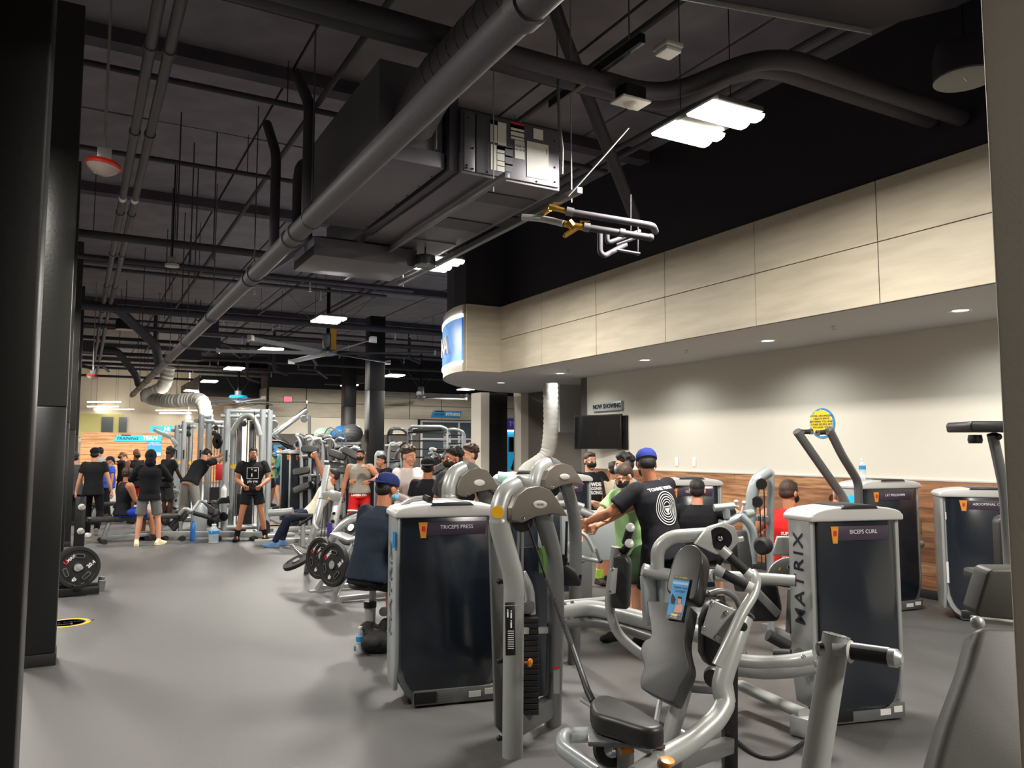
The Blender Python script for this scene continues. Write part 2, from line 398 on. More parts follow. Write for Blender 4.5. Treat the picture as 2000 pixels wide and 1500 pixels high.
# columns
def column(x, y, label, wd=.24, split=2.35, top=5.2, base=True, dp=.26, lower='column_black', upper='column_grey'):
    t = thing('column', label, 'column', (x, y+dp/2, 0))
    B().bb((x-wd/2, y, 0.09 if base else 0), (x+wd/2, y+dp, split)).build('lower_shaft', lower, t, bevel=.012)
    B().bb((x-wd/2, y, split+.001), (x+wd/2, y+dp, top)).build('upper_shaft', upper, t, bevel=.012)
    if base: B().bb((x-wd/2-.006, y-.006, 0), (x+wd/2+.006, y+dp+.006, .09)).build('base_skirt', 'black_rubber', t, bevel=.004)
    return t
column(-.30, 3.2, 'nearest black steel column at left edge of the picture', .32, 6, 5.19, dp=.33)
column(-.20, 6.97, 'black column with grey upper half and scuff, second from the left edge', .24, 1.95)
column(-.22, 10.9, 'black column right behind the weight plate tree', .26, 1.95)
column(-.20, 15.2, 'fourth column in the left row, behind the man in the black cap', .34, 1.95)
column(-.16, 19.4, 'farthest slim column of the left row', .36, 1.95)
c = column(6.96, 20.0, 'black column behind the man in the grey tank top and red shorts', .42, 3.2, 5.2, dp=.42, upper='column_black')
column(8.75, 28.1, 'black column behind the grey weight machines near the exit sign', .45, 3.2, 5.2, dp=.42, upper='column_black').location
t = column(8.6, 16.2, 'dark column carrying the bulkhead beside the blue studio', .5, 2.2, 2.94, dp=.42, upper='column_black')
B().bb((8.12, 16.15, 0), (8.34, 16.66, 2.94)).build('face_plate', 'wall_beige', t)
# near beige pillar at the right edge
p0 = atd(1962, 900, 1.25)
dirr = _r.copy()
b = B(); q = [p0+V((0, 0, 0)), p0+dirr*.6, p0+dirr*.6+V((_f.x, _f.y, 0))*.3, p0+V((_f.x, _f.y, 0))*.3+dirr*.22]
b.prism([(a.x, a.y) for a in q], 5.6, (0, 0, 2.8), (1, 0, 0), (0, 1, 0)).build('wall_pillar', 'beige_pillar', bevel=.006, **S)
# ================================================================ CEILING SERVICES
def highbay(x, y, z, label, power=1.0, rods=True):
    t = thing('high_bay_light', label, 'ceiling light', (x, y, z), group='high bay lights')
    B().box((0, 0, .025), (.44, .72, .04)).build('housing', 'steel_dark', t, world=False, bevel=.01)
    for s in (-1, 1):
        b = B()
        for q in (-1, 1): b.prism([(-.068, 0), (-.058, -.022), (-.025, -.036), (.025, -.036), (.058, -.022), (.068, 0)], .5, (0, s*.2+q*.07, .003), (0, 1, 0), (0, 0, 1))
        b.build('diffuser', 'glow_white', t, world=False)
    B().cyl((-.25, 0, .05), (-.25, 0, 5.6-z), .004, 6).build('hanger', 'black_metal', t, world=False)
    B().cyl((.25, 0, .05), (.25, 0, 5.6-z), .004, 6).build('hanger', 'black_metal', t, world=False)
    L = bpy.data.lights.new('high_bay_lamp', 'AREA'); L.shape = 'RECTANGLE'; L.size = .5; L.size_y = .7; L.energy = HIGHBAY_W*power; L.color = (1, .95, .87)
    lo = bpy.data.objects.new('lamp', L); COL.objects.link(lo); lo.parent = t; lo.location = (0, 0, -.05)
    return t
lx = 4.03
near = ['nearest and largest high bay light, hanging right of the air handler', 'high bay light just below the air handler, left of the curved sign', 'high bay light right above the first big ceiling fan', 'fourth high bay light of the main row', 'fifth high bay light of the main row', 'sixth high bay light of the main row', 'farthest high bay light of the main row']
for k in range(7): highbay(lx, 4.27+k*5.055, 4.05, near[k])
highbay(lx, -.8, 4.05, 'high bay light overhead behind the camera')
for k, (x, y) in enumerate(((9.03, 24.3), (8.92, 28.8), (13.65, 28.5), (9.0, 19.2), (13.6, 18.5), (13.7, 23.5), (-1.3, 4.3), (-1.3, 9.3), (-1.3, 14.4), (-1.3, 19.5))):
    highbay(x, y, 4.05, ['high bay light right of the far black column', 'high bay light left of the far black column', 'high bay light below the tip of the bulkhead', 'high bay light hidden behind the bulkhead', 'high bay light over the far studio machines', 'high bay light at the far right of the studio row', 'high bay light of the left row nearest the camera', 'second high bay light of the left row', 'third high bay light of the left row', 'fourth high bay light of the left row'][k], .8)
highbay(3.0, -2.3, 3.4, 'unseen light added behind the camera to brighten the near pillar', .45)  # extra unseen lamp, added to brighten the beige pillar and the foreground
# main sprinkler pipe
t = thing('sprinkler_main', 'thick grey pipe running diagonally across the whole ceiling', 'pipe', (1.646, 20, 3.55))
B().cyl((1.646, -1, 3.55), (1.646, 31, 3.55), .083, 20).build('run', 'pipe_grey', t)
for y in (2.8, 6.9, 7.15, 8.8, 9.1, 12.0, 15.1, 18.2, 21, 24, 27, 30): B().cyl((1.646, y, 3.55), (1.646, y+.09, 3.55), .096, 20).build('coupling', 'pipe_grey', t)
for y in (6.45, 8.9, 11.9, 15, 18, 21, 24, 27):
    B().tube([(1.646, y, 5.5), (1.646, y, 3.72)], .007, 6).tube([(1.56, y, 3.55), (1.58, y, 3.63), (1.646, y, 3.72), (1.712, y, 3.63), (1.732, y, 3.55), (1.70, y, 3.48), (1.646, y, 3.455), (1.59, y, 3.48)], .006, 6, closed=True).build('hanger', 'pipe_grey', t)
for y in (6.6, 7.9): B().tube([(1.646, y, 3.55), (1.646, y, 4.6), (1.646, y+.5, 5.1)], .05, 12, fil=.12).build('riser', 'pipe_black', t)
# spiral duct behind the main pipe
t = thing('spiral_duct', 'short spiral-seam round duct elbow going down into the air handler box', 'duct', (2.1, 4.5, 4.5))
a = [(2.62, 2.2, 4.12), (2.12, 5.0, 4.12), (2.06, 5.35, 3.98), (2.05, 5.45, 3.9)]
B().tube([(2.08, 1.5, 4.16), (2.08, 4.9, 4.16), (2.08, 5.25, 4.02)], .16, 20, fil=.3).build('shell', 'pipe_grey', t)
b = B()
for k in range(24): b.lathe([(.161, 0), (.166, .004), (.161, .008)], (2.08, 1.7+k*.13, 4.16), (.15, 1, 0), 20)
b.build('seam', 'pipe_black', t)
# cross pipes with the offset round the light
for (dy, z, r, lab) in ((0, 4.4, .07, 'black cross pipe nearer the camera that jogs around the nearest light'), (.27, 4.5, .085, 'thicker black cross pipe behind the first one, jogging around the light')):
    tag(B().tube([(-3, 4.66+dy, z), (3.95+dy, 4.66+dy, z), (4.15+dy*.5, 3.75+dy, z), (6.4, 3.75+dy, z)], r, 14, fil=.35, seg=8).build('cross_pipe', 'pipe_black'), lab, 'pipe')
tag(B().prism([(3.0, 3.85), (4.84, 3.45), (5.1, 3.0), (5.1, 1.4), (3.0, 1.4)], .5, (0, 0, 4.86), (1, 0, 0), (0, 1, 0)).build('supply_duct', 'hvac_dark', bevel=.006), 'large flat sheet metal duct at the top edge right of the main pipe', 'duct')
tag(B().bar((3.0, 3.86, 4.6), (4.85, 3.455, 4.6), .012, .05).build('duct_flange', 'steel', bevel=.003), 'bright metal flange edge along the sheet metal duct at the top', 'duct flange')
# crosswise sprinkler lines with drops
def cross_line(y, z, r, x0, x1, label, drops=(), m='pipe_black'):
    t = thing('cross_line', label, 'pipe', ((x0+x1)/2, y, z))
    B().cyl((x0, y, z), (x1, y, z), r, 10).build('run', m, t)
    for x in drops:
        B().cyl((x, y, z), (x, y, z-.16), .012, 8).lathe([(.02, 0), (.02, -.03), (.012, -.05), (.035, -.06), (.035, -.065)], (x, y, z-.15), (0, 0, 1), 10).build('sprinkler_head', 'silver_plastic', t)
    for x in (x0+1, (x0+x1)/2+.4, x1-1.3): B().cyl((x, y, z), (x, y, 5.5), .005, 6).build('rod', 'black_metal', t)
cross_line(11.35, 4.4, .055, -3, 2.35, 'black pipe crossing the left aisle just before the air handler lower box')
rows = [(7.7, 5.05, .03), (9.8, 5.0, .03), (14.1, 4.7, .045), (15.6, 4.85, .03), (17.2, 4.4, .07), (19.3, 4.8, .03), (20.8, 4.55, .05), (22.0, 4.9, .03), (24.4, 4.7, .04), (25.7, 4.9, .03), (26.4, 4.5, .05), (28.8, 4.8, .035), (30.6, 4.6, .05), (33.2, 4.7, .04), (35.8, 4.6, .05)]
om = ['first', 'second', 'third', 'fourth', 'fifth', 'sixth', 'seventh', 'eighth', 'ninth', 'tenth', 'eleventh', 'twelfth', 'thirteenth', 'fourteenth', 'fifteenth']
for k, (y, z, r) in enumerate(rows):
    x1 = (5.6 if y < 16 else 20) if y < 32 else 6.5
    cross_line(y, z, r, -3, x1, 'thin black ceiling pipe, %s of the crosswise lines counted from the camera' % om[k], [q for q in ((-.8, 2.9, 4.2, 7.6, 10.5, 13.4) if k % 2 else (3.6, 6.4, 9.4, 12.6)) if q < x1])
# twin conduits on the left
for k, x in enumerate((.36, .49)):
    t = thing('conduit', ['left', 'right'][k]+' of the two parallel grey pipes along the left of the ceiling', 'pipe', (x, 10, 4.6))
    B().tube([(x, 1, 4.62), (x, 22, 4.62), (x, 23, 4.45), (x, 30, 4.2)], .042, 10).build('run', 'pipe_grey', t)
    for y in (3, 6.2, 8.0, 10.9, 13.3, 16, 19): B().cyl((x, y, 4.62), (x, y+.08, 4.62), .052, 12).build('coupling', 'pipe_grey', t)
    B().cyl((x, 10.2, 4.62), (x, 10.32, 4.62), .044, 12).build('label', 'white_paint', t)
for k, (xa, lab) in enumerate(((2.0, 'slim conduit along the ceiling joint left of the air handler'), (5.35, 'bundle conduit over the second light'), (5.5, 'outer bundle conduit over the second light'), (-.9, 'slim conduit at the far left of ceiling'), (3.9, 'slim conduit along the ceiling right of the air handler'))):
    tag(B().cyl((xa, 3, 5.12-.02*k), (xa, 31, 5.12-.02*k), .03, 8).build('conduit', 'pipe_black'), lab, 'pipe')
# branching black pipes and ducts over the left aisle
def blackpipe(pts, r, lab, name='branch_pipe', fil=.2): tag(B().tube(pts, r, 12, fil=fil).build(name, 'pipe_black'), lab, 'pipe')
blackpipe([(-2.98, 18.0, 4.55), (.6, 18.0, 4.55), (1.5, 19.6, 4.0), (1.62, 20.4, 3.7)], .1, 'thick black pipe over the left aisle angled down to the main pipe')
blackpipe([(-.6, 16.9, 5.5), (-.6, 16.9, 4.9), (-.3, 17.6, 4.6)], .09, 'short black elbow pipe above the thick aisle pipe')
blackpipe([(-2.98, 25.4, 4.5), (.9, 25.4, 4.5), (1.5, 26.6, 3.9), (1.6, 27, 3.65)], .1, 'second thick black pipe farther down the left aisle')
blackpipe([atd(605, 215, 8.6), atd(604, 300, 8.6), atd(603, 470, 8.6)], .04, 'black riser pipe with elbow left of the air handler')
blackpipe([atd(625, 318, 8.9), atd(588, 318, 8.9), atd(582, 350, 8.9), atd(580, 480, 8.9)], .06, 'black pipe dropping beside the main pipe left of the air handler')
blackpipe([(1.85, 9.6, 3.75), (2.0, 7.9, 3.75), (2.9, 7.9, 3.75)], .07, 'short fat black pipe elbow under the air handler')
for k, (x, y) in enumerate(((1.35, 9.9), (1.15, 10.4), (.9, 9.5), (1.3, 11.2), (1.1, 12.4), (1.4, 13.6), (1.25, 14.8), (1.0, 16.4), (.8, 21), (1.3, 22.5))):
    tag(B().cyl((x, y, 3.9+.05*(k % 3)), (x, y, 5.5), .008, 6).build('threaded_rod', 'pipe_black'), 'thin black threaded rod hanging from ceiling left of the main pipe', 'rod', 'threaded rods left of the main pipe')
for k in range(22):
    x = random.uniform(-1, 6.2) if k < 16 else random.uniform(8, 14); y = random.uniform(21, 31); z = random.uniform(4.1, 4.9)
    b = B()
    if k % 3 == 0: b.tube([(x, y, z), (x+random.uniform(.6, 1.4), y, z), (x+1.4, y+random.uniform(.5, 2), z-.1)], .04, 8, fil=.15)
    elif k % 3 == 1: b.box((x, y, z), (random.uniform(.4, .9), .5, .3)).cyl((x-.2, y, z), (x-.2, y, 5.5), .01, 6)
    else: b.tube([(x, y, 5.4), (x, y, z), (x+.5, y+.3, z-.1)], .05, 8, fil=.15)
    tag(b.build('ceiling_fitting', 'pipe_black' if k % 3 else 'hvac_dark', bevel=0), 'small black pipe or box among the far ceiling services', 'ceiling fitting', 'far ceiling fittings')
# pendants
def pendant_drum(x, y, z, r, h, label, top=5.5):
    t = thing('pendant_speaker', label, 'speaker', (x, y, z))
    B().lathe([(r*.9, h), (r*.98, h*.7), (r, 0), (r, 0), (r*.93, .0), (r*.9, .015)], (x, y, z), (0, 0, 1), 36).build('drum', 'black_paint', t)
    B().lathe([(r*.9, 0), (r, -.004), (r, .008), (r*.9, .008)], (x, y, z-.004), (0, 0, 1), 36).build('rim', 'steel_dark', t)
    B().box((x, y, z-.004), (r*.35, .008, .006), rz=.3).build('badge', 'silver_plastic', t)
    B().cyl((x, y, z+h), (x, y, top), .008, 6).build('cable', 'black_metal', t)
pendant_drum(5.32, 3.08, 4.2, .2, .24, 'large black round pendant speaker in the upper right corner')
pendant_drum(.85, 19.8, 4.35, .2, .24, 'small black drum shaped pendant speaker over the left aisle')
pendant_drum(3.05, 7.35, 3.35+.15, .11, .1, 'small round disc speaker under the air handler rail')
# beacons
def beacon(p, label, red=True, L=1.7):
    t = thing('alarm_beacon', label, 'beacon', tuple(p)); x, y, z = p
    k = 1.0
    B().cyl((x, y, z+.1), (x, y, 5.5), .011, 8).build('stem', 'steel' if red else 'black_metal', t)
    B().box((x, y, z+.06), (.1, .1, .09)).build('junction_box', 'steel', t, bevel=.006)
    if red:
        B().lathe([(.05, .02), (.115, .005), (.13, -.02), (.125, -.035), (.1, -.03), (.04, .0)], (x, y, z), (.12, 0, 1), 28).build('ring', 'beacon_red', t)
        B().lathe([(.118, -.03), (.1, -.06), (.055, -.09), (.02, -.1), (0, -.1)], (x, y, z), (.12, 0, 1), 28).build('lens', 'clear_lens', t)
    else: B().lathe([(.05, .03), (.09, .01), (.09, -.02), (.04, -.03)], (x, y, z), (0, 0, 1), 24).build('disc', 'silver_plastic', t)
beacon(atd(203, 318, 6.0), 'red ringed alarm strobe on long metal stem at upper left')
beacon(atd(336, 518, 10.5), 'small white disc sensor hanging on a black stem left of the main pipe', False)
beacon(atd(181, 733, 18.0), 'distant red alarm strobe hanging over the left aisle')
# air handler
t = thing('air_handler', 'dark grey air handling unit hung from the ceiling with paper stickers on its end', 'air conditioner', (2.89, 7, 3.7))
B().bb((2.45, 5.22, 3.7), (3.33, 8.9, 4.2)).build('casing', 'hvac_grey', t, bevel=.006)
B().bb((2.47, 5.205, 3.72), (2.56, 5.225, 4.18)).build('end_panel', 'hvac_grey', t, bevel=.003)
B().bb((2.57, 5.2, 3.72), (3.31, 5.225, 4.18)).build('end_panel', 'hvac_grey', t, bevel=.004)
for (x, z) in ((2.49, 3.76), (2.49, 3.74), (2.54, 3.9), (2.54, 3.74), (3.27, 4.1), (3.27, 3.88), (3.27, 3.76), (2.8, 3.735), (3.1, 3.735), (2.66, 3.735), (2.5, 4.13)):
    B().ball((x, 5.198, z), .008, n=8, m_=6).build('screw', 'black_metal', t)
for (y0, y1) in ((5.5, 5.75), (6.3, 6.6), (7.1, 8.7)): B().bb((2.75, y0, 3.69), (3.28, y1, 3.7)).build('access_panel', 'hvac_dark' if y1 < 7 else 'hvac_grey', t)
B().bb((2.68, 4.95, 3.62), (2.72, 8.95, 3.665)).bb((3.34, 4.98, 3.62), (3.39, 8.95, 3.67)).build('support_rail', 'steel_dark', t, bevel=.003)
B().cyl((2.7, 5.17, 3.58), (2.7, 5.17, 5.5), .006, 6).cyl((3.365, 5.1, 3.58), (3.365, 5.1, 5.5), .006, 6).cyl((3.365, 8.8, 3.58), (3.365, 8.8, 5.5), .006, 6).build('hanger', 'steel', t)
B().bb((2.37, 5.26, 3.72), (2.445, 7.3, 4.4)).build('filter_rack', 'hvac_dark', t, bevel=.004)
B().bb((1.80, 5.3, 3.74), (2.35, 7.2, 3.86)).bb((1.84, 5.34, 3.86), (2.35, 7.2, 4.5)).build('return_plenum', 'hvac_grey', t, bevel=.004)
for x in (2.02, 2.28): B().bb((x, 5.3, 3.88), (x+.008, 5.34, 4.1)).build('seam', 'steel', t)
for k in range(7): B().ball((2.33, 5.5+k*.26, 3.738), .007, n=8, m_=6).build('screw', 'black_metal', t)
B().bb((1.93, 7.45, 3.5), (3.0, 8.25, 3.68)).build('lower_plenum', 'hvac_grey', t, bevel=.004)
yf = 5.196
def sticker(px, pz, w_, h_, m, nm='sticker'): return B().bb((px, yf-.002, pz), (px+w_, yf, pz+h_)).build(nm, m, t, smooth=False)
sticker(2.685, 3.98, .06, .17, 'paper'); sticker(2.685, 4.12, .06, .035, 'black_plastic'); sticker(2.75, 3.97, .075, .18, 'paper')
sticker(2.69, 3.76, .05, .2, 'paper'); sticker(2.745, 3.76, .065, .2, 'paper'); sticker(2.745, 3.93, .065, .03, 'blue_vinyl')
sticker(2.815, 3.77, .065, .2, 'grey_print')
for z in (3.95, 3.885, 3.82): sticker(2.815, z, .065, .012, 'orange_plastic')
for z in (3.9, 3.84, 3.8): sticker(2.745, z, .065, .006, 'orange_plastic')
sticker(2.865, 4.04, .12, .12, 'paper'); sticker(2.865, 4.13, .12, .045, 'red_print'); sticker(2.865, 4.1, .12, .01, 'orange_plastic'); sticker(2.865, 4.06, .12, .008, 'orange_plastic')
sticker(2.9, 3.89, .09, .145, 'paper'); sticker(3.07, 4.08, .09, .085, 'paper'); sticker(3.01, 3.76, .2, .29, 'paper')
text('29568196\n445 B796', .028, 'grey_print', t, (2.945, yf-.004, 3.975), (1, 0, 0), (0, 0, 1), ext=.0005)
sticker(2.70, 4.127, .02, .02, 'white_print'); sticker(3.19, 3.97, .006, .05, 'grey_print')
# brass valves and chilled water pipes
t = thing('water_pipe_upper', 'upper dark insulated water pipe with brass ball valve right of the air handler', 'pipe', (3.6, 5, 3.55))
z1 = 3.53; P1 = atd(1050, 400, 6.0)
def pr(x, y, d=6.05): return atd(x, y, d)
B().tube([pr(1118, 415), pr(1275, 441), pr(1280, 452, 6.25)], .027, 12, fil=.05).build('insulated_run', 'pipe_black', t)
B().tube([pr(1050, 425, 6.3), pr(1075, 408, 6.1)], .02, 10).tube([pr(1072, 404), pr(1086, 407)], .026, 8).tube([pr(1086, 407), pr(1108, 413)], .02, 10).build('valve', 'brass', t)
B().tube([pr(1085, 402), pr(1080, 397), pr(1098, 396)], .006, 6).build('valve_handle', 'brass', t)
B().tube([pr(1106, 412), pr(1120, 415)], .034, 12).build('union', 'steel_dark', t)
t = thing('water_pipe_lower', 'lower water pipe with braided hose and Y-shaped brass strainer', 'pipe', (3.6, 5, 3.45))
B().tube([pr(1020, 424, 6.25), pr(1060, 427, 6.2), pr(1102, 437)], .027, 12, fil=.1).build('braided_hose', 'steel_light', t)
B().tube([pr(1102, 437), pr(1140, 444)], .025, 10).tube([pr(1110, 433), pr(1118, 443)], .034, 8).tube([pr(1130, 443), pr(1116, 452), pr(1105, 459)], .019, 10).ball(pr(1104, 460), .018).build('strainer', 'brass', t)
B().tube([pr(1136, 435), pr(1133, 432), pr(1152, 432)], .005, 6).build('valve_handle', 'brass', t)
B().tube([pr(1143, 444), pr(1268, 464)], .028, 12).ball(pr(1270, 464), .03).build('insulated_run', 'pipe_black', t)
B().tube([pr(1140, 443), pr(1152, 445)], .036, 12).tube([pr(1210, 454), pr(1220, 456)], .035, 12).build('union', 'steel_dark', t)
t = thing('pipe_drop', 'black bent condensate pipe and bracket under the water pipes', 'pipe', (3.7, 5, 3.3))
B().tube([pr(1172, 452, 6.3), pr(1172, 492, 6.3), pr(1180, 500, 6.3), pr(1222, 478, 6.5)], .022, 10, fil=.06).tube([pr(1186, 455, 6.4), pr(1186, 475, 6.4), pr(1250, 452, 6.5)], .02, 10, fil=.05).build('run', 'pipe_black', t)
B().tube([pr(1205, 488, 6.3), pr(1250, 496, 6.3)], .012, 6).tube([pr(1205, 478, 6.3), pr(1250, 462, 6.3)], .012, 6).tube([pr(1246, 435, 6.3), pr(1246, 500, 6.3)], .005, 6).tube([pr(1232, 380, 6.3), pr(1232, 450, 6.3)], .004, 6).build('bracket', 'pipe_black', t)
tag(B().tube([atd(1078, 0, 6.5), atd(1105, 80, 6.8), atd(1152, 200, 7.2), atd(1240, 425, 8.2)], .06, 12).build('diagonal_brace', 'pipe_black'), 'thick diagonal grey pipe brace behind the small strut channel', 'pipe')
t = thing('strut_channel', 'slotted black strut channel hung on rods left of the smoke detectors', 'bracket', (3.37, 4.7, 4.5))
B().bar((3.30, 5.3, 4.45), (3.30, 4.1, 4.45), .05, .07).build('channel', 'black_metal', t, bevel=.004); B().cyl((3.30, 4.25, 4.4), (3.30, 4.25, 5.5), .006, 6).cyl((3.30, 5.2, 4.4), (3.30, 5.2, 5.5), .006, 6).build('rod', 'steel_dark', t)
t = thing('smoke_detector', 'pale square smoke detector box high on the ceiling above the nearest light', 'detector', (3.9, 4.6, 4.7))
c = atd(1305, 102, 5.6); B().box(tuple(c+V((0, 0, .035))), (.16, .16, .04)).build('base', 'silver_plastic', t, bevel=.012); B().box(tuple(c), (.14, .14, .04)).build('cover', 'paper', t, bevel=.014)
t = thing('wireless_access_point', 'flat pale ceiling access point with small lens under the cross pipes', 'access point', (4, 5, 4.6))
c = atd(1232, 200, 5.9); B().box(tuple(c), (.26, .17, .02)).build('cover', 'paper', t, bevel=.006); B().ball(tuple(c+V((0, 0, -.02))), (.05, .05, .03)).build('lens', 'clear_lens', t); B().box(tuple(c+V((0, 0, .06))), (.18, .14, .1)).build('box', 'black_metal', t)
tag(B().tube([atd(1228, 250, 5.8), atd(1180, 305, 5.75), atd(1110, 383, 5.7)], .0065, 6).build('tension_cable', 'silver_plastic'), 'thin light cable sloping from the air handler corner up to the detector', 'cable')
tag(B().tube([atd(1090, 150, 5.9), atd(1092, 240, 5.9), atd(1098, 290, 5.9), atd(1097, 340, 5.9)], .012, 8).build('flex_conduit', 'steel_dark'), 'thin flexible conduit dropping onto the right side of the air handler', 'conduit')
# big ceiling fans
def fan(x, y, z, R, ph, label, rod=None, cyan=False):
    t = thing('ceiling_fan', label, 'ceiling fan', (x, y, z), group='big ceiling fans')
    B().lathe([(.06, .1), (.2, .06), (.24, .02), (.24, -.02), (.12, -.06), (0, -.07)], (0, 0, 0), (0, 0, 1), 24).build('hub', 'fan_alu', t, world=False)
    B().cyl((0, 0, .05), (0, 0, 5.5-z), .045, 12).build('downrod', 'black_metal', t, world=False)
    B().lathe([(.1, 0), (.13, .05), (.13, .3), (.09, .34)], (0, 0, .12), (0, 0, 1), 16).build('motor', 'fan_alu', t, world=False)
    if rod: B().box((.09, -.16, .38), (.12, .03, .62)).build('tag_ribbon', rod, t, world=False)
    if cyan: B().lathe([(.3, 0), (.34, .04), (.3, .1), (.1, .12)], (0, 0, .16), (0, 0, 1), 24).build('light_ring', 'cyan_sign', t, world=False)
    for k in range(6):
        a = ph+k*PI/3; d = V((math.cos(a), math.sin(a), 0)); e = V((-math.sin(a), math.cos(a), 0))
        b = B(); vs = []
        for (rr, wd, zz) in ((.2, .07, 0), (.35, .1, .0), (.6, .11, .01), (R*.6, .1, .02), (R, .08, .03)):
            c = d*rr+V((0, 0, zz))
            for (u_, v_) in ((-1, -.025), (-.3, .02), (1, .03), (.9, .018), (-.3, .002), (-1, -.032)): vs.append(c+e*wd*u_+V((0, 0, v_)))
        fs = [(i*6+j, i*6+(j+1) % 6, i*6+6+(j+1) % 6, i*6+6+j) for i in range(4) for j in range(6)]+[(5, 4, 3, 2, 1, 0), tuple(range(24, 30))]
        bl = b.add(vs, fs).build('blade', 'fan_alu', t, world=False)
        B().add([d*R+e*s_*.09+V((0, 0, q)) for q in (-.03, .08) for s_ in (-1, 1)]+[d*(R+.05)+e*s_*.06+V((0, 0, q)) for q in (0, .1) for s_ in (-1, 1)], [(0, 1, 3, 2), (4, 6, 7, 5), (0, 4, 5, 1), (2, 3, 7, 6), (0, 2, 6, 4), (1, 5, 7, 3)]).build('winglet', 'silver_plastic', bl, world=False)
    for s_ in (-1, 1):
        B().cyl((s_*.1, 0, .4), (s_*1.3, .3*s_, 5.5-z), .006, 6).build('guy_wire', 'steel_dark', t, world=False)
f1 = atd(640, 690, 18.5); fan(f1.x, f1.y, f1.z, 2.5, -.42, 'big six bladed ceiling fan with yellow ribbon below the third light', 'yellow_paint')
f2 = atd(822, 777, 31.5); fan(f2.x, f2.y, f2.z, 2.1, .1, 'far six bladed ceiling fan above the blue fitness sign')
f3 = atd(465, 786, 29.5); fan(f3.x, f3.y, f3.z, 2.5, -.35, 'far ceiling fan with cyan ring left of the exit sign', None, True)
# linear lights over the training area
LNL = ['topmost linear light of the left cluster over the wood wall', 'second linear light of the left cluster over the wood wall', 'longest linear light of the left cluster, third from top', 'fourth linear light of the left cluster over the wood wall', 'lowest linear light of the left cluster over the wood wall', 'linear light crossing just under the white accordion duct', 'middle linear light left of the hanging end of the accordion duct', 'linear light right of the hanging end of the accordion duct', 'fourth linear light under the accordion duct', 'lowest linear light of the right cluster at the white wall', 'shortest linear light, a stub at the left of the right cluster']
for kk, (xa, xb, y_, d) in enumerate(((171, 236, 785, 36), (171, 231, 794, 37), (180, 261, 799.5, 38), (165, 222, 806, 39), (164, 217, 812, 40), (326, 385, 787, 34), (321, 357, 801.5, 38), (358, 415, 801.5, 38.3), (312, 373, 807, 39), (290, 340, 813.5, 40), (305, 318, 801.5, 38))):
    a = atd(xa, y_, d); b_ = atd(xb, y_, d); b_.z = a.z; t = thing('linear_light', LNL[kk], 'ceiling light', tuple((a+b_)/2), group='linear lights in the training area')
    B().bar(a, b_, .08, .05).build('tube', 'glow_line', t)
    for q in (.1, .9):
        c = a.lerp(b_, q); B().cyl(c, (c.x, c.y, 5.62), .008, 5).build('hanger', 'steel', t)
for k, (x, y) in enumerate(((-1, 38), (2, 38), (5, 38))):
    L = bpy.data.lights.new('linear_fill', 'AREA'); L.shape = 'RECTANGLE'; L.size = 2.4; L.size_y = 1; L.energy = LINE_W*2.5; L.color = (1, .93, .82)
    lo = bpy.data.objects.new('linear_lamp', L); COL.objects.link(lo); lo.location = (x, y, 3.6)
for (x, y_) in ((187, 814), (187, 821), (203, 817), (226, 822), (312, 823), (337, 820), (348, 816), (352, 819), (350, 823), (368, 815)):
    c = atd(x, y_, 40); tag(B().ball(c, .1, n=10, m_=8).cyl(c, (c.x, c.y, 5.62), .006, 5).build('globe_lamp', 'glow_line'), 'small round globe lamp hanging at the far white wall', 'lamp', 'globe lamps in the training area')
# ducts
t = thing('flexible_duct', 'white accordion duct sagging across the far ceiling and down behind the machines', 'duct', tuple(atd(340, 785, 27)))
pl = [atd(330, 715, 27), atd(318, 755, 27), atd(285, 772, 27), atd(300, 779, 27), atd(330, 783, 26), atd(375, 781, 25.5), atd(393, 783, 25.2), atd(400, 800, 25), atd(403, 822, 25)]
def ribbed(pl, r, step, n=16, amp=.06):
    pl = [V(p) for p in pl]; P = []
    for i in range(len(pl)-1):
        p0 = pl[max(i-1, 0)]; p1 = pl[i]; p2 = pl[i+1]; p3 = pl[min(i+2, len(pl)-1)]
        for j in range(12):
            q = j/12; P.append(.5*((2*p1)+(p2-p0)*q+(2*p0-5*p1+4*p2-p3)*q*q+(3*p1-p0-3*p2+p3)*q**3))
    P.append(pl[-1]); L = [0]
    for i in range(1, len(P)): L.append(L[-1]+(P[i]-P[i-1]).length)
    N = int(L[-1]/step*2); Q = []; R = []; i = 0
    for k in range(N+1):
        s_ = L[-1]*k/N
        while i < len(P)-2 and L[i+1] < s_: i += 1
        Q.append(P[i].lerp(P[i+1], (s_-L[i])/max(1e-6, L[i+1]-L[i]))); R.append(r*(1+(amp if k % 2 else -amp)*random.uniform(.6, 1.3)))
    return Q, R
Q, R_ = ribbed(pl, .22, .14); B().tube(Q, R_, 16).build('hose', 'duct_white', t); c = atd(345, 783, 25.9); B().cyl(c, (c.x, c.y, 5.6), .01, 6).build('hanger', 'black_metal', t)
t = thing('portable_cooler_duct', 'crinkled grey flexible duct dropping from the soffit and bending left', 'duct', tuple(atd(1075, 850, 14)))
pl = [atd(1075, 748, 14.0), atd(1076, 800, 14.0), atd(1075, 850, 14.), atd(1068, 888, 14.), atd(1045, 908, 13.9), atd(1027, 922, 13.6), atd(1020, 945, 13.4)]
Q, R_ = ribbed(pl, .135, .09, amp=.045); B().tube(Q, R_, 18).build('hose', 'duct_grey', t)
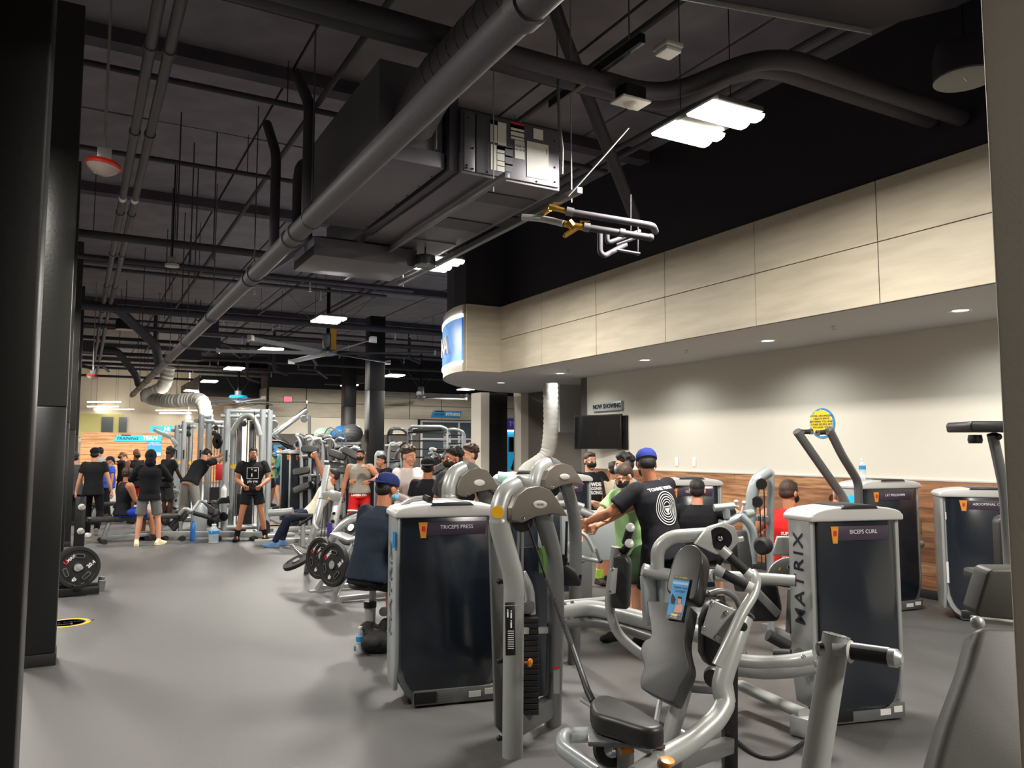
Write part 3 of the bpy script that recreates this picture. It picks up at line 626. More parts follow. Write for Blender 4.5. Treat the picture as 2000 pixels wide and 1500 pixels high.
# ================================================================ SIGNS AND WALL THINGS
def signboard(p, w_, h_, label, name='sign', board='cyan_sign', shear=.12, dy=-.03, nx=(1, 0, 0)):
    t = thing(name, label, 'sign', tuple(p)); x, y, z = p; s_ = h_*shear*3
    B().prism([(-w_/2, -h_/2), (w_/2-s_, -h_/2), (w_/2, h_/2), (-w_/2+s_, h_/2)], .04, (x, y, z), nx, (0, 0, 1)).build('board', board, t, smooth=False)
    return t
p = aty(271, 856, 41.44); t = signboard(p, 2.1, .3, 'cyan slanted TRAINING TEAM sign on the far wood wall')
text('TRAINING', .2, 'dark_print', t, (p.x-.5, p.y-.03, p.z-.02), (1, 0, 0), (0, 0, 1), ext=.004, shear=.3, bold=.004)
text('TEAM', .25, 'white_print', t, (p.x+.48, p.y-.03, p.z), (1, 0, 0), (0, 0, 1), ext=.004, shear=.15, bold=.012)
B().box((p.x-.55, p.y-.03, p.z+.14), (.4, .02, .05)).build('plate', 'dark_print', t)
p = aty(302, 876, 41.46); t = thing('poster', 'pale blue poster hanging under the TRAINING TEAM sign', 'poster', tuple(p))
B().box(tuple(p), (.62, .02, .75)).build('sheet', 'blue_vinyl', t); B().box((p.x, p.y-.012, p.z-.26), (.55, .006, .14)).build('panel', 'white_paint', t)
text('FREE BODY\nFAT TRACKING', .085, 'white_print', t, (p.x, p.y-.015, p.z+.22), (1, 0, 0), (0, 0, 1), ext=.002)
p = aty(315, 838, 41.44); t = signboard(p, 1.1, .28, 'second cyan slanted sign mostly hidden behind the cable machines'); text('HI', .26, 'white_print', t, (p.x+.25, p.y-.03, p.z), (1, 0, 0), (0, 0, 1), ext=.004, bold=.01)
p = aty(872, 809, 31.93); t = signboard(p, 1.5, .3, 'blue slanted FITNESS sign on the far panelled wall', board='blue_vinyl')
text('FITNESS', .2, 'white_print', t, (p.x+.3, p.y-.03, p.z-.01), (1, 0, 0), (0, 0, 1), ext=.004, shear=.1, bold=.01); text('GROUP', .14, 'dark_print', t, (p.x-.4, p.y-.03, p.z-.02), (1, 0, 0), (0, 0, 1), ext=.003, shear=.25)
B().box((p.x-.35, p.y-.03, p.z+.12), (.4, .02, .06)).build('plate', 'dark_print', t)
p = aty(562, 780, 31.92); t = thing('exit_sign', 'small glowing red EXIT sign high on the far wall', 'exit sign', tuple(p))
B().box(tuple(p), (.3, .06, .22)).build('housing', 'white_paint', t); B().box((p.x, p.y-.035, p.z), (.27, .01, .19)).build('face', 'exit_red', t); text('EXIT', .11, 'white_print', t, (p.x, p.y-.045, p.z), (1, 0, 0), (0, 0, 1), ext=.002)
# blue studio behind the dark column
p0 = aty(997, 900, 17.6); p1 = aty(1044, 900, 17.6)
t = thing('studio_wall', 'bright cyan studio wall with purple header board and lit edges behind the dark column', 'partition', ((p0.x+p1.x)/2, 17.7, 0))
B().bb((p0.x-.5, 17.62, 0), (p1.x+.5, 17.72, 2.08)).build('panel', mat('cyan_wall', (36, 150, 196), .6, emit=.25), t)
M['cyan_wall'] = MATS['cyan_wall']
B().bb((p0.x-.5, 17.55, 2.12), (p1.x+.5, 17.72, 2.42)).build('header', 'purple_sign', t); B().bb((p0.x-.5, 17.54, 2.08), (p1.x+.5, 17.6, 2.12)).build('light_strip', 'strip_glow', t)
text('TV T-10', .16, 'white_print', t, (p0.x+.2, 17.54, 2.27), (1, 0, 0), (0, 0, 1), ext=.003)
q = aty(1015, 868, 17.55); tag(B().box(tuple(q), (.65, .04, .38)).build('wall_television', 'screen', bevel=.01), 'black television on the cyan studio wall behind the man in the dark jersey', 'television')
# now showing sign + television on the right wall
t = thing('now_showing_sign', 'silver NOW SHOWING plaque on the grey wall above the television', 'sign', (8.19, 11.3, 2.37))
B().bb((8.16, 10.86, 2.30), (8.2, 11.72, 2.46)).build('board', 'silver_plastic', t, bevel=.006); text('NOW SHOWING', .11, 'dark_print', t, (8.157, 11.29, 2.38), (0, -1, 0), (0, 0, 1), ext=.003, sx=.98, bold=.003)
t = thing('television', 'big black flat television tilted on a wall arm under the plaque', 'television', (8.0, 11.3, 1.95))
c = V((7.98, 11.3, 1.93)); mx = Matrix.Rotation(math.radians(-100), 4, 'Z')
B().box(c, (1.02, .05, .6), mx=Matrix.Rotation(math.radians(-72), 4, 'Z')).build('frame', 'black_plastic', t, bevel=.008)
dirx = V((math.cos(math.radians(-72)), math.sin(math.radians(-72)), 0)); nrm = V((0, 0, 1)).cross(dirx)
B().box(c-nrm*.027, (.98, .004, .56), mx=Matrix.Rotation(math.radians(-72), 4, 'Z')).build('screen', 'screen', t)
B().bar(c+V((0, 0, 0)), (8.2, 11.2, 1.93), .1, .1).build('wall_arm', 'black_metal', t); B().bb((8.17, 10.72, 1.62), (8.2, 11.0, 2.2)).build('back_plate', 'black_metal', t)
for k, y in enumerate((9.1, 9.5)):
    tag(B().bb((8.19, y-.035, 1.36), (8.2, y+.035, 1.5)).build('outlet_plate', 'white_paint', bevel=.003), ['white wall outlet nearer the television, above the wood panelling'][0] if k else 'white wall outlet right of its twin, above the wood panelling', 'outlet')
# distancing disc on the wall
p = V((8.19, 6.74, 1.95)); t = thing('wall_decal', 'round yellow distancing notice with blue ring on the grey right wall', 'decal', tuple(p))
B().lathe([(.19, 0), (.19, .004)], (8.195, p.y, p.z), (-1, 0, 0), 40).build('ring', 'blue_vinyl', t); B().lathe([(.165, 0), (.165, .004)], (8.19, p.y, p.z), (-1, 0, 0), 40).build('inner_disc', 'white_paint', t)
random.seed(5); o2 = [((.165+.012*math.sin(k*1.7)+.008*math.sin(k*3.1))*math.cos(2*PI*k/36)-.012, (.155+.014*math.sin(k*2.3))*math.sin(2*PI*k/36)+.012) for k in range(36)]
B().prism(o2, .003, (8.184, p.y, p.z), (0, -1, 0), (0, 0, 1)).build('splash', 'yellow_vinyl', t)
text('SOCIAL DISTANCING\nCREATE SPACE\nBETWEEN YOU AND\nOTHER PEOPLE, BUT\nYOU AND YOUR', .036, 'dark_print', t, (8.179, p.y, p.z+.02), (0, -1, 0), (0, 0, 1), ext=.0008)
# floor stickers
for k, (x_, y_, r) in enumerate(((130, 1217, .2), (1, 1, 0), (530, 1027, .28))):
    if r:
        p = atz(x_, y_); t = thing('floor_decal', ['round yellow distancing sticker on the floor before the weight plate tree', '', 'yellow floor sticker right of the cable machine'][k], 'floor decal', (p.x, p.y, 0))
        B().lathe([(r, .001), (r, .003)], (p.x, p.y, 0), (0, 0, 1), 36).build('disc', 'yellow_paint', t)
        B().lathe([(r*.8, .003), (r*.8, .0036), (r*.74, .0036), (r*.74, .003)], (p.x, p.y, 0), (0, 0, 1), 36).build('ring', 'dark_print', t)
        text('SOCIAL DISTANCE', .055, 'dark_print', t, (p.x, p.y+.02, .0042), (1, 0, 0), (0, 1, 0), ext=.0005)
        B().box((p.x-.04, p.y-.07, .0042), (.13, .02, .001)).box((p.x+.04, p.y-.07, .0042), (.02, .08, .001)).build('symbol', 'dark_print', t)
# ================================================================ PEOPLE
SKIN = {'light': (206, 150, 122), 'tan': (176, 118, 88), 'brown': (128, 80, 56), 'dark': (72, 46, 36), 'pale': (220, 172, 146)}
for k_, c_ in SKIN.items(): M['skin_'+k_] = mat('skin_'+k_, c_, .5, bump=.04, scale=60, spec=.35)
dm('hair_black', (22, 18, 17), rough=.6, bump=.6, scale=90); dm('hair_brown', (58, 38, 26), rough=.6, bump=.6, scale=90)
dm('hair_light', (150, 104, 62), rough=.6, bump=.6, scale=90); dm('eye_white', (225, 220, 212), rough=.3); dm('eye_dark', (30, 20, 14), rough=.2)
dm('lip', (150, 82, 72), rough=.5); dm('mask_black', (18, 18, 20), rough=.8); dm('mask_blue', (120, 190, 222), rough=.8); dm('mask_white', (220, 226, 228), rough=.8)
CL = {}
def cloth(rgb):
    k = 'cloth_%d_%d_%d' % rgb
    if k not in M: M[k] = mat(k, rgb, .85, bump=.5, scale=11, spec=.2)
    return k
class P_(B):
    def cap(s, a, b, ra, rb, n=12):                      # tapered capsule
        a = V(a); b = V(b); s.lathe([(ra*math.sin(t), -ra*math.cos(t)) for t in (.1, .5, 1.0)]+[(ra, 0), (rb, (b-a).length)]+[(rb*math.cos(t), (b-a).length+rb*math.sin(t)) for t in (.5, 1.0, 1.45)], a, (b-a) if (b-a).length > 1e-5 else (0, 0, 1), n); return s
    def loft(s, rings, n=20):                            # rings: (centre, right*rx, fwd*ry)
        vs = []
        for (c, x, y) in rings:
            for k in range(n):
                a = 2*PI*k/n; ca, sa = math.cos(a), math.sin(a)
                ca = math.copysign(abs(ca)**.85, ca); sa = math.copysign(abs(sa)**.85, sa)
                vs.append(c+x*ca+y*sa)
        N = len(rings)
        return s.add(vs, [(i*n+k, i*n+(k+1) % n, (i+1)*n+(k+1) % n, (i+1)*n+k) for i in range(N-1) for k in range(n)]+[tuple(range(n-1, -1, -1)), tuple((N-1)*n+k for k in range(n))])
def remesh(b, vox, it=3, fac=.5):
    me = bpy.data.meshes.new('r'); me.from_pydata([tuple(v) for v in b.v], [], b.f)
    bm = bmesh.new(); bm.from_mesh(me); bmesh.ops.recalc_face_normals(bm, faces=bm.faces); bm.to_mesh(me); bm.free()
    o = bpy.data.objects.new('r', me); COL.objects.link(o)
    m = o.modifiers.new('r', 'REMESH'); m.mode = 'VOXEL'; m.voxel_size = vox; m.adaptivity = 0
    if it: s_ = o.modifiers.new('s', 'SMOOTH'); s_.iterations = it; s_.factor = fac
    r = bpy.data.meshes.new_from_object(o.evaluated_get(bpy.context.evaluated_depsgraph_get()))
    bpy.data.objects.remove(o); bpy.data.meshes.remove(me); return r
def mesh_obj(name, mes, m, parent, xf=None, **props):
    if not isinstance(mes, (list, tuple)): mes = [mes]
    me = mes[0]
    if len(mes) > 1:
        bm = bmesh.new()
        for q in mes: bm.from_mesh(q)
        me = bpy.data.meshes.new(name); bm.to_mesh(me); bm.free()
    me.materials.clear(); me.materials.append(M[m]); me.shade_smooth(); me.name = name
    o = bpy.data.objects.new(name, me); COL.objects.link(o); o.parent = parent
    for k, v in props.items(): o[k] = v
    return o
def ik(A, C, l1, l2, pole):
    A = V(A); C = V(C); d = C-A; L = d.length
    if L > (l1+l2)*.998: C = A+d*((l1+l2)*.998/L); d = C-A; L = d.length
    L = max(L, abs(l1-l2)*1.02+.01); u = d.normalized(); a = (l1*l1-l2*l2+L*L)/(2*L); h = math.sqrt(max(0, l1*l1-a*a))
    p = V(pole); p = p-u*p.dot(u)
    if p.length < 1e-4: p = u.orthogonal()
    return A+u*a+p.normalized()*h, C
def hand_mesh(wr, d, nrm, side, s, curl, vox):
    d = V(d).normalized(); nrm = V(nrm); nrm = (nrm-d*nrm.dot(d)).normalized(); x = d.cross(nrm)*side   # x points to the thumb side
    b = P_(); k = s*1.0
    b.cap(wr-d*.03*k, wr+d*.02*k, .026*k, .027*k)
    for q in (-.028, -.009, .010, .028): b.cap(wr+d*.015*k+x*q*.8*k, wr+d*.085*k+x*q*k, .014*k, .0125*k, 8)
    for j, (q, L) in enumerate(((.031, .072), (.0105, .082), (-.0105, .076), (-.031, .058))):
        p = wr+d*.088*k+x*q*k; a = 0; r = .0095*k
        for f, sg in ((.45, 1.0), (.3, 1.2), (.25, .9)):
            a += curl*sg*1.35+.06; q2 = p+(d*math.cos(a)+nrm*math.sin(a))*L*f*k; b.cap(p, q2, r, r*.92, 8); p = q2; r *= .93
    t0 = wr+d*.03*k+x*.03*k; t1 = t0+(d*.55+x*.75+nrm*.25).normalized()*.042*k; t2 = t1+(d*.9+x*(.25-.6*curl)+nrm*(.2+.9*curl)).normalized()*.045*k
    b.cap(t0, t1, .014*k, .011*k, 8).cap(t1, t2, .011*k, .0085*k, 8)
    return remesh(b, vox, 1)
def person(label, x, y, h=1.75, face=180, wide=1.0, lean=(0, 0), hipz=None, hands=None, feet=None, footyaw=(0, 0), footpitch=(0, 0), elbows=None, knees=None, curl=(.35, .35),
           skin='tan', hair='short', hairm='hair_black', shirt=None, sleeve=.55, shirtlen=.11, pants=None, panthem='short', shoe=(40, 40, 42), mask=None, head=(0, 0), vox=.011,
           cap=None, capback=False, group=None, twist=0, waist=1., extra=None, socks=None, belly=1., handn=None, hunch=0.):
    s = h/1.78; far = vox > .014
    t = thing('person', label, 'person', (x, y, 0), -math.radians(face), group)
    R = V((1, 0, 0)); F = V((0, 1, 0))
    seated = hipz is not None
    P = V((0, 0, (hipz+.09*s) if seated else .95*s))
    U = V((lean[0], lean[1], 1)).normalized(); tw = Matrix.Rotation(math.radians(twist), 3, 'Z'); Rs = (tw @ R); Rs = (Rs-U*Rs.dot(U)).normalized(); Fs = U.cross(Rs)
    R0 = (R-U*R.dot(U)).normalized(); F0 = U.cross(R0)
    NB = P+U*.50*s+Fs*hunch*.06; SH = [P+U*.455*s+Rs*sg*(.165*s*wide)+Fs*hunch*.03 for sg in (-1, 1)]
    HP = [P+V((sg*.09*s, 0, -.03*s)) for sg in (-1, 1)]
    if feet is None: feet = ((-.12*s, .02), (.12*s, .02))
    FT = [V((f[0], f[1], (f[2] if len(f) > 2 else 0)+.085*s)) for f in feet]
    KN = []; 
    for i in range(2):
        kp = knees[i] if knees else (((-.15, .15)[i]), 1, .25 if seated else 0)
        k_, c_ = ik(HP[i], FT[i], .425*s, .425*s, kp); KN.append(k_); FT[i] = c_
    if hands is None: hands = ((-.27*s, .05, .80*s), (.27*s, .05, .80*s))
    EL = []; WR = []
    for i in range(2):
        ep = elbows[i] if elbows else ((-.6, .6)[i], -1, -.4)
        e_, c_ = ik(SH[i], V(hands[i]), .285*s, .255*s, ep); EL.append(e_); WR.append(c_)
    def torso(b, g=0., k=1., hem=None, bl=1.):
        lv = [(-.09, .150, .105), (-.02, .165, .115), (.06, .158, .110*bl), (.15, .145*waist, .105*bl), (.25, .155*wide, .112), (.34, .172*wide, .122), (.41, .172*wide, .112), (.455, .135*wide, .088), (.49, .075, .065), (.515, .055, .055)]
        if hem is not None: lv = [(hem, .180, .135), (hem+.05, .176, .13)]+[q for q in lv if q[0] > hem+.07]
        rs = []
        for (z, rx, ry) in lv:
            q = max(0, min(1, (z+.02)/.3)); rr = R0.lerp(Rs, q); ff = F0.lerp(Fs, q)
            rs.append((P+U*z*s+ff*(hunch*.05*max(0, z-.2)/.25), rr*(rx*s*k+g), ff*(ry*s*k+g)))
        return b.loft(rs)
    b = P_(); torso(b)
    b.cap(NB-U*.04*s, NB+U*.06*s, .062*s, .055*s)
    for i in range(2):
        b.cap(SH[i]-U*.01*s, SH[i].lerp(EL[i], .35), .062*s*wide, .054*s*wide).cap(SH[i].lerp(EL[i], .3), EL[i], .054*s*wide, .04*s).cap(EL[i], EL[i].lerp(WR[i], .35), .04*s, .042*s*wide).cap(EL[i].lerp(WR[i], .35), WR[i], .042*s*wide, .027*s)
        b.cap(SH[i], P+U*.43*s, .055*s, .06*s)
        b.cap(HP[i], KN[i], .085*s, .055*s).cap(KN[i], KN[i].lerp(FT[i], .35), .053*s, .056*s).cap(KN[i].lerp(FT[i], .35), FT[i], .055*s, .036*s)
        b.cap(FT[i], FT[i]+V((0, .10*s, -.04*s)), .034*s, .028*s)
    ms = [remesh(b, vox, 4)]
    # head
    Hm = (Matrix((Rs, Fs, U)).transposed() if False else Matrix(((Rs.x, Fs.x, U.x), (Rs.y, Fs.y, U.y), (Rs.z, Fs.z, U.z))))
    up_head = Matrix.Rotation(math.radians(-head[0]), 3, 'Z') @ Matrix.Rotation(math.radians(head[1]), 3, 'X')
    hz = V((U.x*.35, U.y*.35, 1)).normalized(); HC = NB+(U*.5+hz*.5).normalized()*.155*s+(Fs*.02)
    Hm = tw @ up_head; hs = s*1.0
    H4 = Matrix.Translation(HC) @ Hm.to_4x4() @ Matrix.Scale(hs, 4)
    def hv(v): return H4 @ V(v)
    b = P_(); hb = P_()
    hb.ball((0, -.014, .03), (.074, .094, .086)); hb.ball((0, .022, -.03), (.060, .068, .07)); hb.ball((0, .044, -.078), (.036, .04, .032)); hb.ball((0, .066, .024), (.05, .024, .02))
    hb.cap((0, .088, .012), (0, .104, -.022), .008, .0135, 8); hb.ball((-.03, .062, -.03), (.024, .026, .024)); hb.ball((.03, .062, -.03), (.024, .026, .024)); hb.ball((0, .08, -.058), (.024, .014, .014))
    for sg in (-1, 1): hb.ball((sg*.076, -.008, -.008), (.011, .02, .03), n=10, m_=8)
    hb.cap((0, -.02, -.05), tuple(H4.inverted() @ (NB-U*.02*s)), .056, .06)
    hb.v = [H4 @ v for v in hb.v]; ms.append(remesh(hb, .0065 if not far else .011, 2))
    # hands
    for i in range(2):
        d = (WR[i]-EL[i]); n_ = V(handn[i]) if handn and handn[i] else V(((1, -1)[i], .2, 0))
        ms.append(hand_mesh(WR[i], d, n_, (1, -1)[i], s, curl[i], .0055 if not far else .009))
    body = mesh_obj('body', ms, 'skin_'+skin, t)
    for i in (-1, 1):
        if far: break
        e = B().ball((i*.031, .0755, .006), (.0135, .012, .009), n=10, m_=8); e.v = [H4 @ v for v in e.v]; eo = e.build('eye', 'eye_white', t, world=False)
        e = B().ball((i*.031, .086, .006), (.006, .004, .006), n=8, m_=6); e.v = [H4 @ v for v in e.v]; e.build('iris', 'eye_dark', eo, world=False)
    e = P_()
    for i in (-1, 1): e.cap((i*.018, .0885, .030), (i*.044, .077, .031), .0035, .0025, 6)
    e.v = [H4 @ v for v in e.v]; e.build('eyebrows', hairm, t, world=False)
    if not mask or mask[1] == 'chin':
        e = P_().cap((-.02, .090, -.056), (.02, .090, -.056), .005, .005, 6); e.v = [H4 @ v for v in e.v]; e.build('lips', 'lip', t, world=False)
    if mask:
        dz = -.068 if mask[1] == 'chin' else 0
        e = P_().ball((0, .04, -.044+dz), (.0635, .074, .05)).ball((0, .085, -.03+dz), (.022, .032, .024)); e.v = [H4 @ v for v in e.v]
        mo = mesh_obj('face_mask', remesh(e, .006 if not far else .012, 2), 'mask_'+mask[0], t)
        e = P_()
        for i in (-1, 1): e.tube([(i*.055, .06, -.03+dz), (i*.078, .0, .015), (i*.082, -.015, -.0)], .002, 5).tube([(i*.05, .06, -.075+dz), (i*.078, 0, -.03), (i*.082, -.015, -.02)], .002, 5)
        e.v = [H4 @ v for v in e.v]; e.build('ear_loops', 'mask_'+mask[0], mo, world=False)
    random.seed(hash(label) % 9999 if False else sum(map(ord, label)))
    if hair and hair != 'bald':
        e = P_()
        if hair in ('short', 'fade'): e.ball((0, -.022, .046), (.080, .096, .083)).ball((0, .045, .085), (.055, .04, .03)); e.ball((0, -.05, .0), (.074, .062, .07))
        elif hair == 'buzz': e.ball((0, -.02, .040), (.0795, .096, .087)).ball((0, -.045, .0), (.075, .064, .062)).ball((0, .03, .08), (.058, .045, .035))
        elif hair in ('curly', 'afro'):
            big = 1.0 if hair == 'curly' else 1.12
            e.ball((0, -.02, .05), (.08*big, .094*big, .08*big)); e.ball((0, -.05, .0), (.074, .064, .07))
            for k in range(90 if not far else 30):
                a = random.uniform(0, 2*PI); q = random.uniform(-.1, 1); rr = math.sqrt(1-q*q) if q > 0 else 1
                py = -.02+.098*big*rr*math.sin(a)
                if q < .45 and math.sin(a) > .35: continue
                e.ball((.085*big*rr*math.cos(a), py, .05+.084*big*q), random.uniform(.014, .022)*big, n=8, m_=6)
        elif hair == 'bun': e.ball((0, -.022, .04), (.08, .098, .083)).ball((0, -.05, .0), (.074, .062, .06)).ball((0, -.105, .085), (.032, .03, .032)); e.cap((0, -.09, .0), (.01, -.1, -.06), .02, .012)
        elif hair == 'pony': e.ball((0, -.022, .04), (.08, .098, .083)).cap((0, -.11, .05), (.02, -.16, -.08), .035, .02)
        e.v = [H4 @ v for v in e.v]
        ho = mesh_obj('hair', remesh(e, .007 if not far else .012, 1 if 'curl' in hair or hair == 'afro' else 2), hairm, t)
    if cap:
        c0 = cloth(cap); e = P_().lathe([(.088, 0), (.09, .02), (.084, .05), (.066, .078), (.035, .095), (.0, .098)], (0, -.018, .035), (0, 0, 1), 24)
        e.v = [V((v.x, -.018+(v.y+.018)*1.2, v.z)) for v in e.v]; e.v = [H4 @ v for v in e.v]; co = e.build('cap_crown', c0, t, world=False)
        sg = -1 if capback else 1; e = P_(); o2 = []
        vs = []; n = 12
        for q in (0, .006):
            for k in range(n+1):
                a = PI*k/n; vs.append(V((.078*math.cos(a), sg*(.07+.02*math.sin(a))-.018, .04+q+.0)))
            for k in range(n+1):
                a = PI*k/n; vs.append(V((.074*math.cos(a), sg*(.08+.105*math.sin(a))-.018, .03+q-.012*math.sin(a)+.004)))
        m1 = n+1
        fs = []
        for k in range(n): fs += [(k, k+1, m1+k+1, m1+k), (2*m1+k, 3*m1+k, 3*m1+k+1, 2*m1+k+1), (m1+k, m1+k+1, 3*m1+k+1, 3*m1+k), (k, 2*m1+k, 2*m1+k+1, k+1)]
        e.add(vs, fs); e.v = [H4 @ v for v in e.v]; e.build('cap_brim', c0, co, world=False)
        e = B().ball((0, -.018, .134), .006, n=8, m_=6); e.v = [H4 @ v for v in e.v]; e.build('cap_button', c0, co, world=False)
    # clothes
    so = None; cv = max(vox, .011)
    if shirt:
        b = P_(); torso(b, .010, 1.04, hem=(-shirtlen-.02 if not seated else max(-.08, -shirtlen)), bl=belly)
        sl = sleeve
        for i in range(2):
            b.cap(SH[i], P+U*.425*s, .062*s, .07*s)
            if sl > 0:
                L1 = min(sl, 1.0); e1 = SH[i].lerp(EL[i], L1)
                b.cap(SH[i], SH[i].lerp(EL[i], L1*.4), .068*s*wide, .068*s*wide)
                d_ = (EL[i]-SH[i]).normalized(); b.lathe([(.068*s*wide, 0), (.071*s*wide if sl <= .8 else .05*s*wide, (e1-SH[i]).length)], SH[i], d_, 16)
                if sl > 1:
                    w1 = EL[i].lerp(WR[i], sl-1); b.cap(EL[i], EL[i], .051*s*wide, .051*s*wide); b.lathe([(.052*s*wide, 0), (.037*s, (w1-EL[i]).length)], EL[i], WR[i]-EL[i], 14)
        if sl <= 0: pass
        nm = 'tank_top' if sl <= 0 else ('sweatshirt' if sl > 1.5 else 'shirt')
        so = mesh_obj(nm, remesh(b, cv, 3), cloth(shirt), t)
    po = None
    if pants:
        b = P_()
        rs = [(P+U*.03*s, R0*(.160*s+.004), F0*(.113*s+.004)), (P-U*.03*s, R0*(.166*s+.008), F0*(.119*s+.008)), (P-U*.05*s, R0*(.168*s+.010), F0*(.12*s+.010)), (P-V((0, 0, .10*s)) if not seated else P-U*.105*s, R0*(.165*s+.012), F0*(.12*s+.012))]; b.loft(rs)
        for i in range(2):
            if panthem == 'short':
                e1 = HP[i].lerp(KN[i], .86); b.cap(HP[i], HP[i].lerp(KN[i], .3), .098*s, .094*s); b.lathe([(.1*s, 0), (.092*s, (e1-HP[i]).length*.6), (.094*s, (e1-HP[i]).length)], HP[i], KN[i]-HP[i], 18)
            elif panthem == 'brief':
                e1 = HP[i].lerp(KN[i], .6); b.cap(HP[i], HP[i].lerp(KN[i], .3), .097*s, .096*s); b.lathe([(.1*s, 0), (.1*s, (e1-HP[i]).length)], HP[i], KN[i]-HP[i], 18)
            else:
                w_ = 1.25 if panthem == 'baggy' else 1.0
                b.cap(HP[i], KN[i], .098*s, .068*s*w_).cap(KN[i], KN[i].lerp(FT[i], .5), .068*s*w_, .062*s*w_); b.lathe([(.062*s*w_, 0), (.050*s*w_, (FT[i]-KN[i]).length*.5)], KN[i].lerp(FT[i], .5), FT[i]-KN[i], 14)
        po = mesh_obj({'short': 'shorts', 'brief': 'shorts'}.get(panthem, 'trousers'), remesh(b, cv, 3), cloth(pants), t)
    for i in range(2):
        b = P_(); b.ball((0, -.045, .045), (.040, .045, .045)).ball((0, .03, .05), (.043, .09, .048)).ball((0, .12, .036), (.047, .075, .036)).box((0, .03, .012), (.078, .22, .024)).cap((0, -.015, .06), (0, -.005, .095), .042, .043)
        mx = Matrix.Translation(FT[i]+V((0, 0, -.085*s))) @ Matrix.Rotation(-math.radians(footyaw[i]), 4, 'Z') @ Matrix.Translation(V((0, .1*s, 0))) @ Matrix.Rotation(-math.radians(footpitch[i]), 4, 'X') @ Matrix.Translation(V((0, -.1*s, 0))) @ Matrix.Scale(s, 4)
        if footpitch[i]: mx = Matrix.Translation(FT[i]) @ Matrix.Rotation(-math.radians(footyaw[i]), 4, 'Z') @ Matrix.Rotation(-math.radians(footpitch[i]), 4, 'X') @ Matrix.Translation(V((0, 0, -.085*s))) @ Matrix.Scale(s, 4)
        b.v = [mx @ v for v in b.v]; sh = mesh_obj('shoe', remesh(b, max(.01, vox*.8), 2), cloth(shoe), t)
        if socks:
            e = P_().lathe([(.048*s, 0), (.052*s, .12*s)], FT[i], KN[i]-FT[i], 14); e.build('sock', cloth(socks), t, world=False)
    return dict(t=t, H4=H4, P=P, U=U, NB=NB, SH=SH, EL=EL, WR=WR, KN=KN, FT=FT, shirt=so, pants=po, body=body, s=s, Fs=Fs, Rs=Rs)
def decal(pr, parts, host='shirt', front=True, up=.3, size=1., m='white_print', shift=0., lab='print'):
    """flat print laid on the cloth: parts = ('text', body, size, dx, dz) or ('ring', r0, r1, dx, dz, sx) or ('poly', pts)"""
    so = pr[host]; me = so.data; bv = BVHTree.FromPolygons([v.co for v in me.vertices], [p.vertices[:] for p in me.polygons])
    sg = 1 if front else -1; N = pr['Fs']*sg; X = pr['Rs']*(-sg); U = pr['U']; O = pr['P']+U*up*pr['s']+pr['Rs']*shift
    bm = bmesh.new()
    for q in parts:
        tb = bmesh.new()
        if q[0] == 'text':
            cu = bpy.data.curves.new('t', 'FONT'); cu.body = q[1]; cu.size = q[2]; cu.align_x = 'CENTER'; cu.align_y = 'CENTER'; cu.resolution_u = 2; cu.offset = q[5] if len(q) > 5 else .001
            ob = bpy.data.objects.new('t', cu); COL.objects.link(ob); m_ = bpy.data.meshes.new_from_object(ob.evaluated_get(bpy.context.evaluated_depsgraph_get()))
            bpy.data.objects.remove(ob); bpy.data.curves.remove(cu); tb.from_mesh(m_)
            for v in tb.verts: v.co.x += q[3]; v.co.y += q[4]
        elif q[0] == 'ring':
            n = 40; vs = [tb.verts.new((r*math.cos(2*PI*k/n)*q[5]+q[3], r*math.sin(2*PI*k/n)+q[4], 0)) for r in (q[1], q[2]) for k in range(n)]
            for k in range(n): tb.faces.new((vs[k], vs[(k+1) % n], vs[n+(k+1) % n], vs[n+k]))
        else:
            vs = [tb.verts.new((a, b_, 0)) for a, b_ in q[1]]; tb.faces.new(vs)
            bmesh.ops.triangulate(tb, faces=tb.faces); bmesh.ops.subdivide_edges(tb, edges=tb.edges, cuts=2, use_grid_fill=True)
        for v in tb.verts:
            p = O+X*v.co.x*size+U*v.co.y*size; h = bv.ray_cast(p+N*.4, -N, .8)
            v.co = (h[0]+N*.004) if h[0] is not None else p+N*.16
        m2 = bpy.data.meshes.new('x'); tb.to_mesh(m2); tb.free(); bm.from_mesh(m2)
    me = bpy.data.meshes.new(lab); bm.to_mesh(me); bm.free(); me.materials.append(M[m])
    o = bpy.data.objects.new(lab, me); COL.objects.link(o); o.parent = so; return o
def strap(pr, pts, r=.006, m='black_plastic', name='strap'):
    return B().tube(pts, r, 8).build(name, m, pr['t'], world=False)
# ================================================================ PEOPLE IN THE GYM
def at_head(px, py, w, zfix=None): p = atd(px, py, w); return p.x, p.y, p.z
def look(x, y): return math.degrees(math.atan2(-x, -y))         # heading that faces the lens
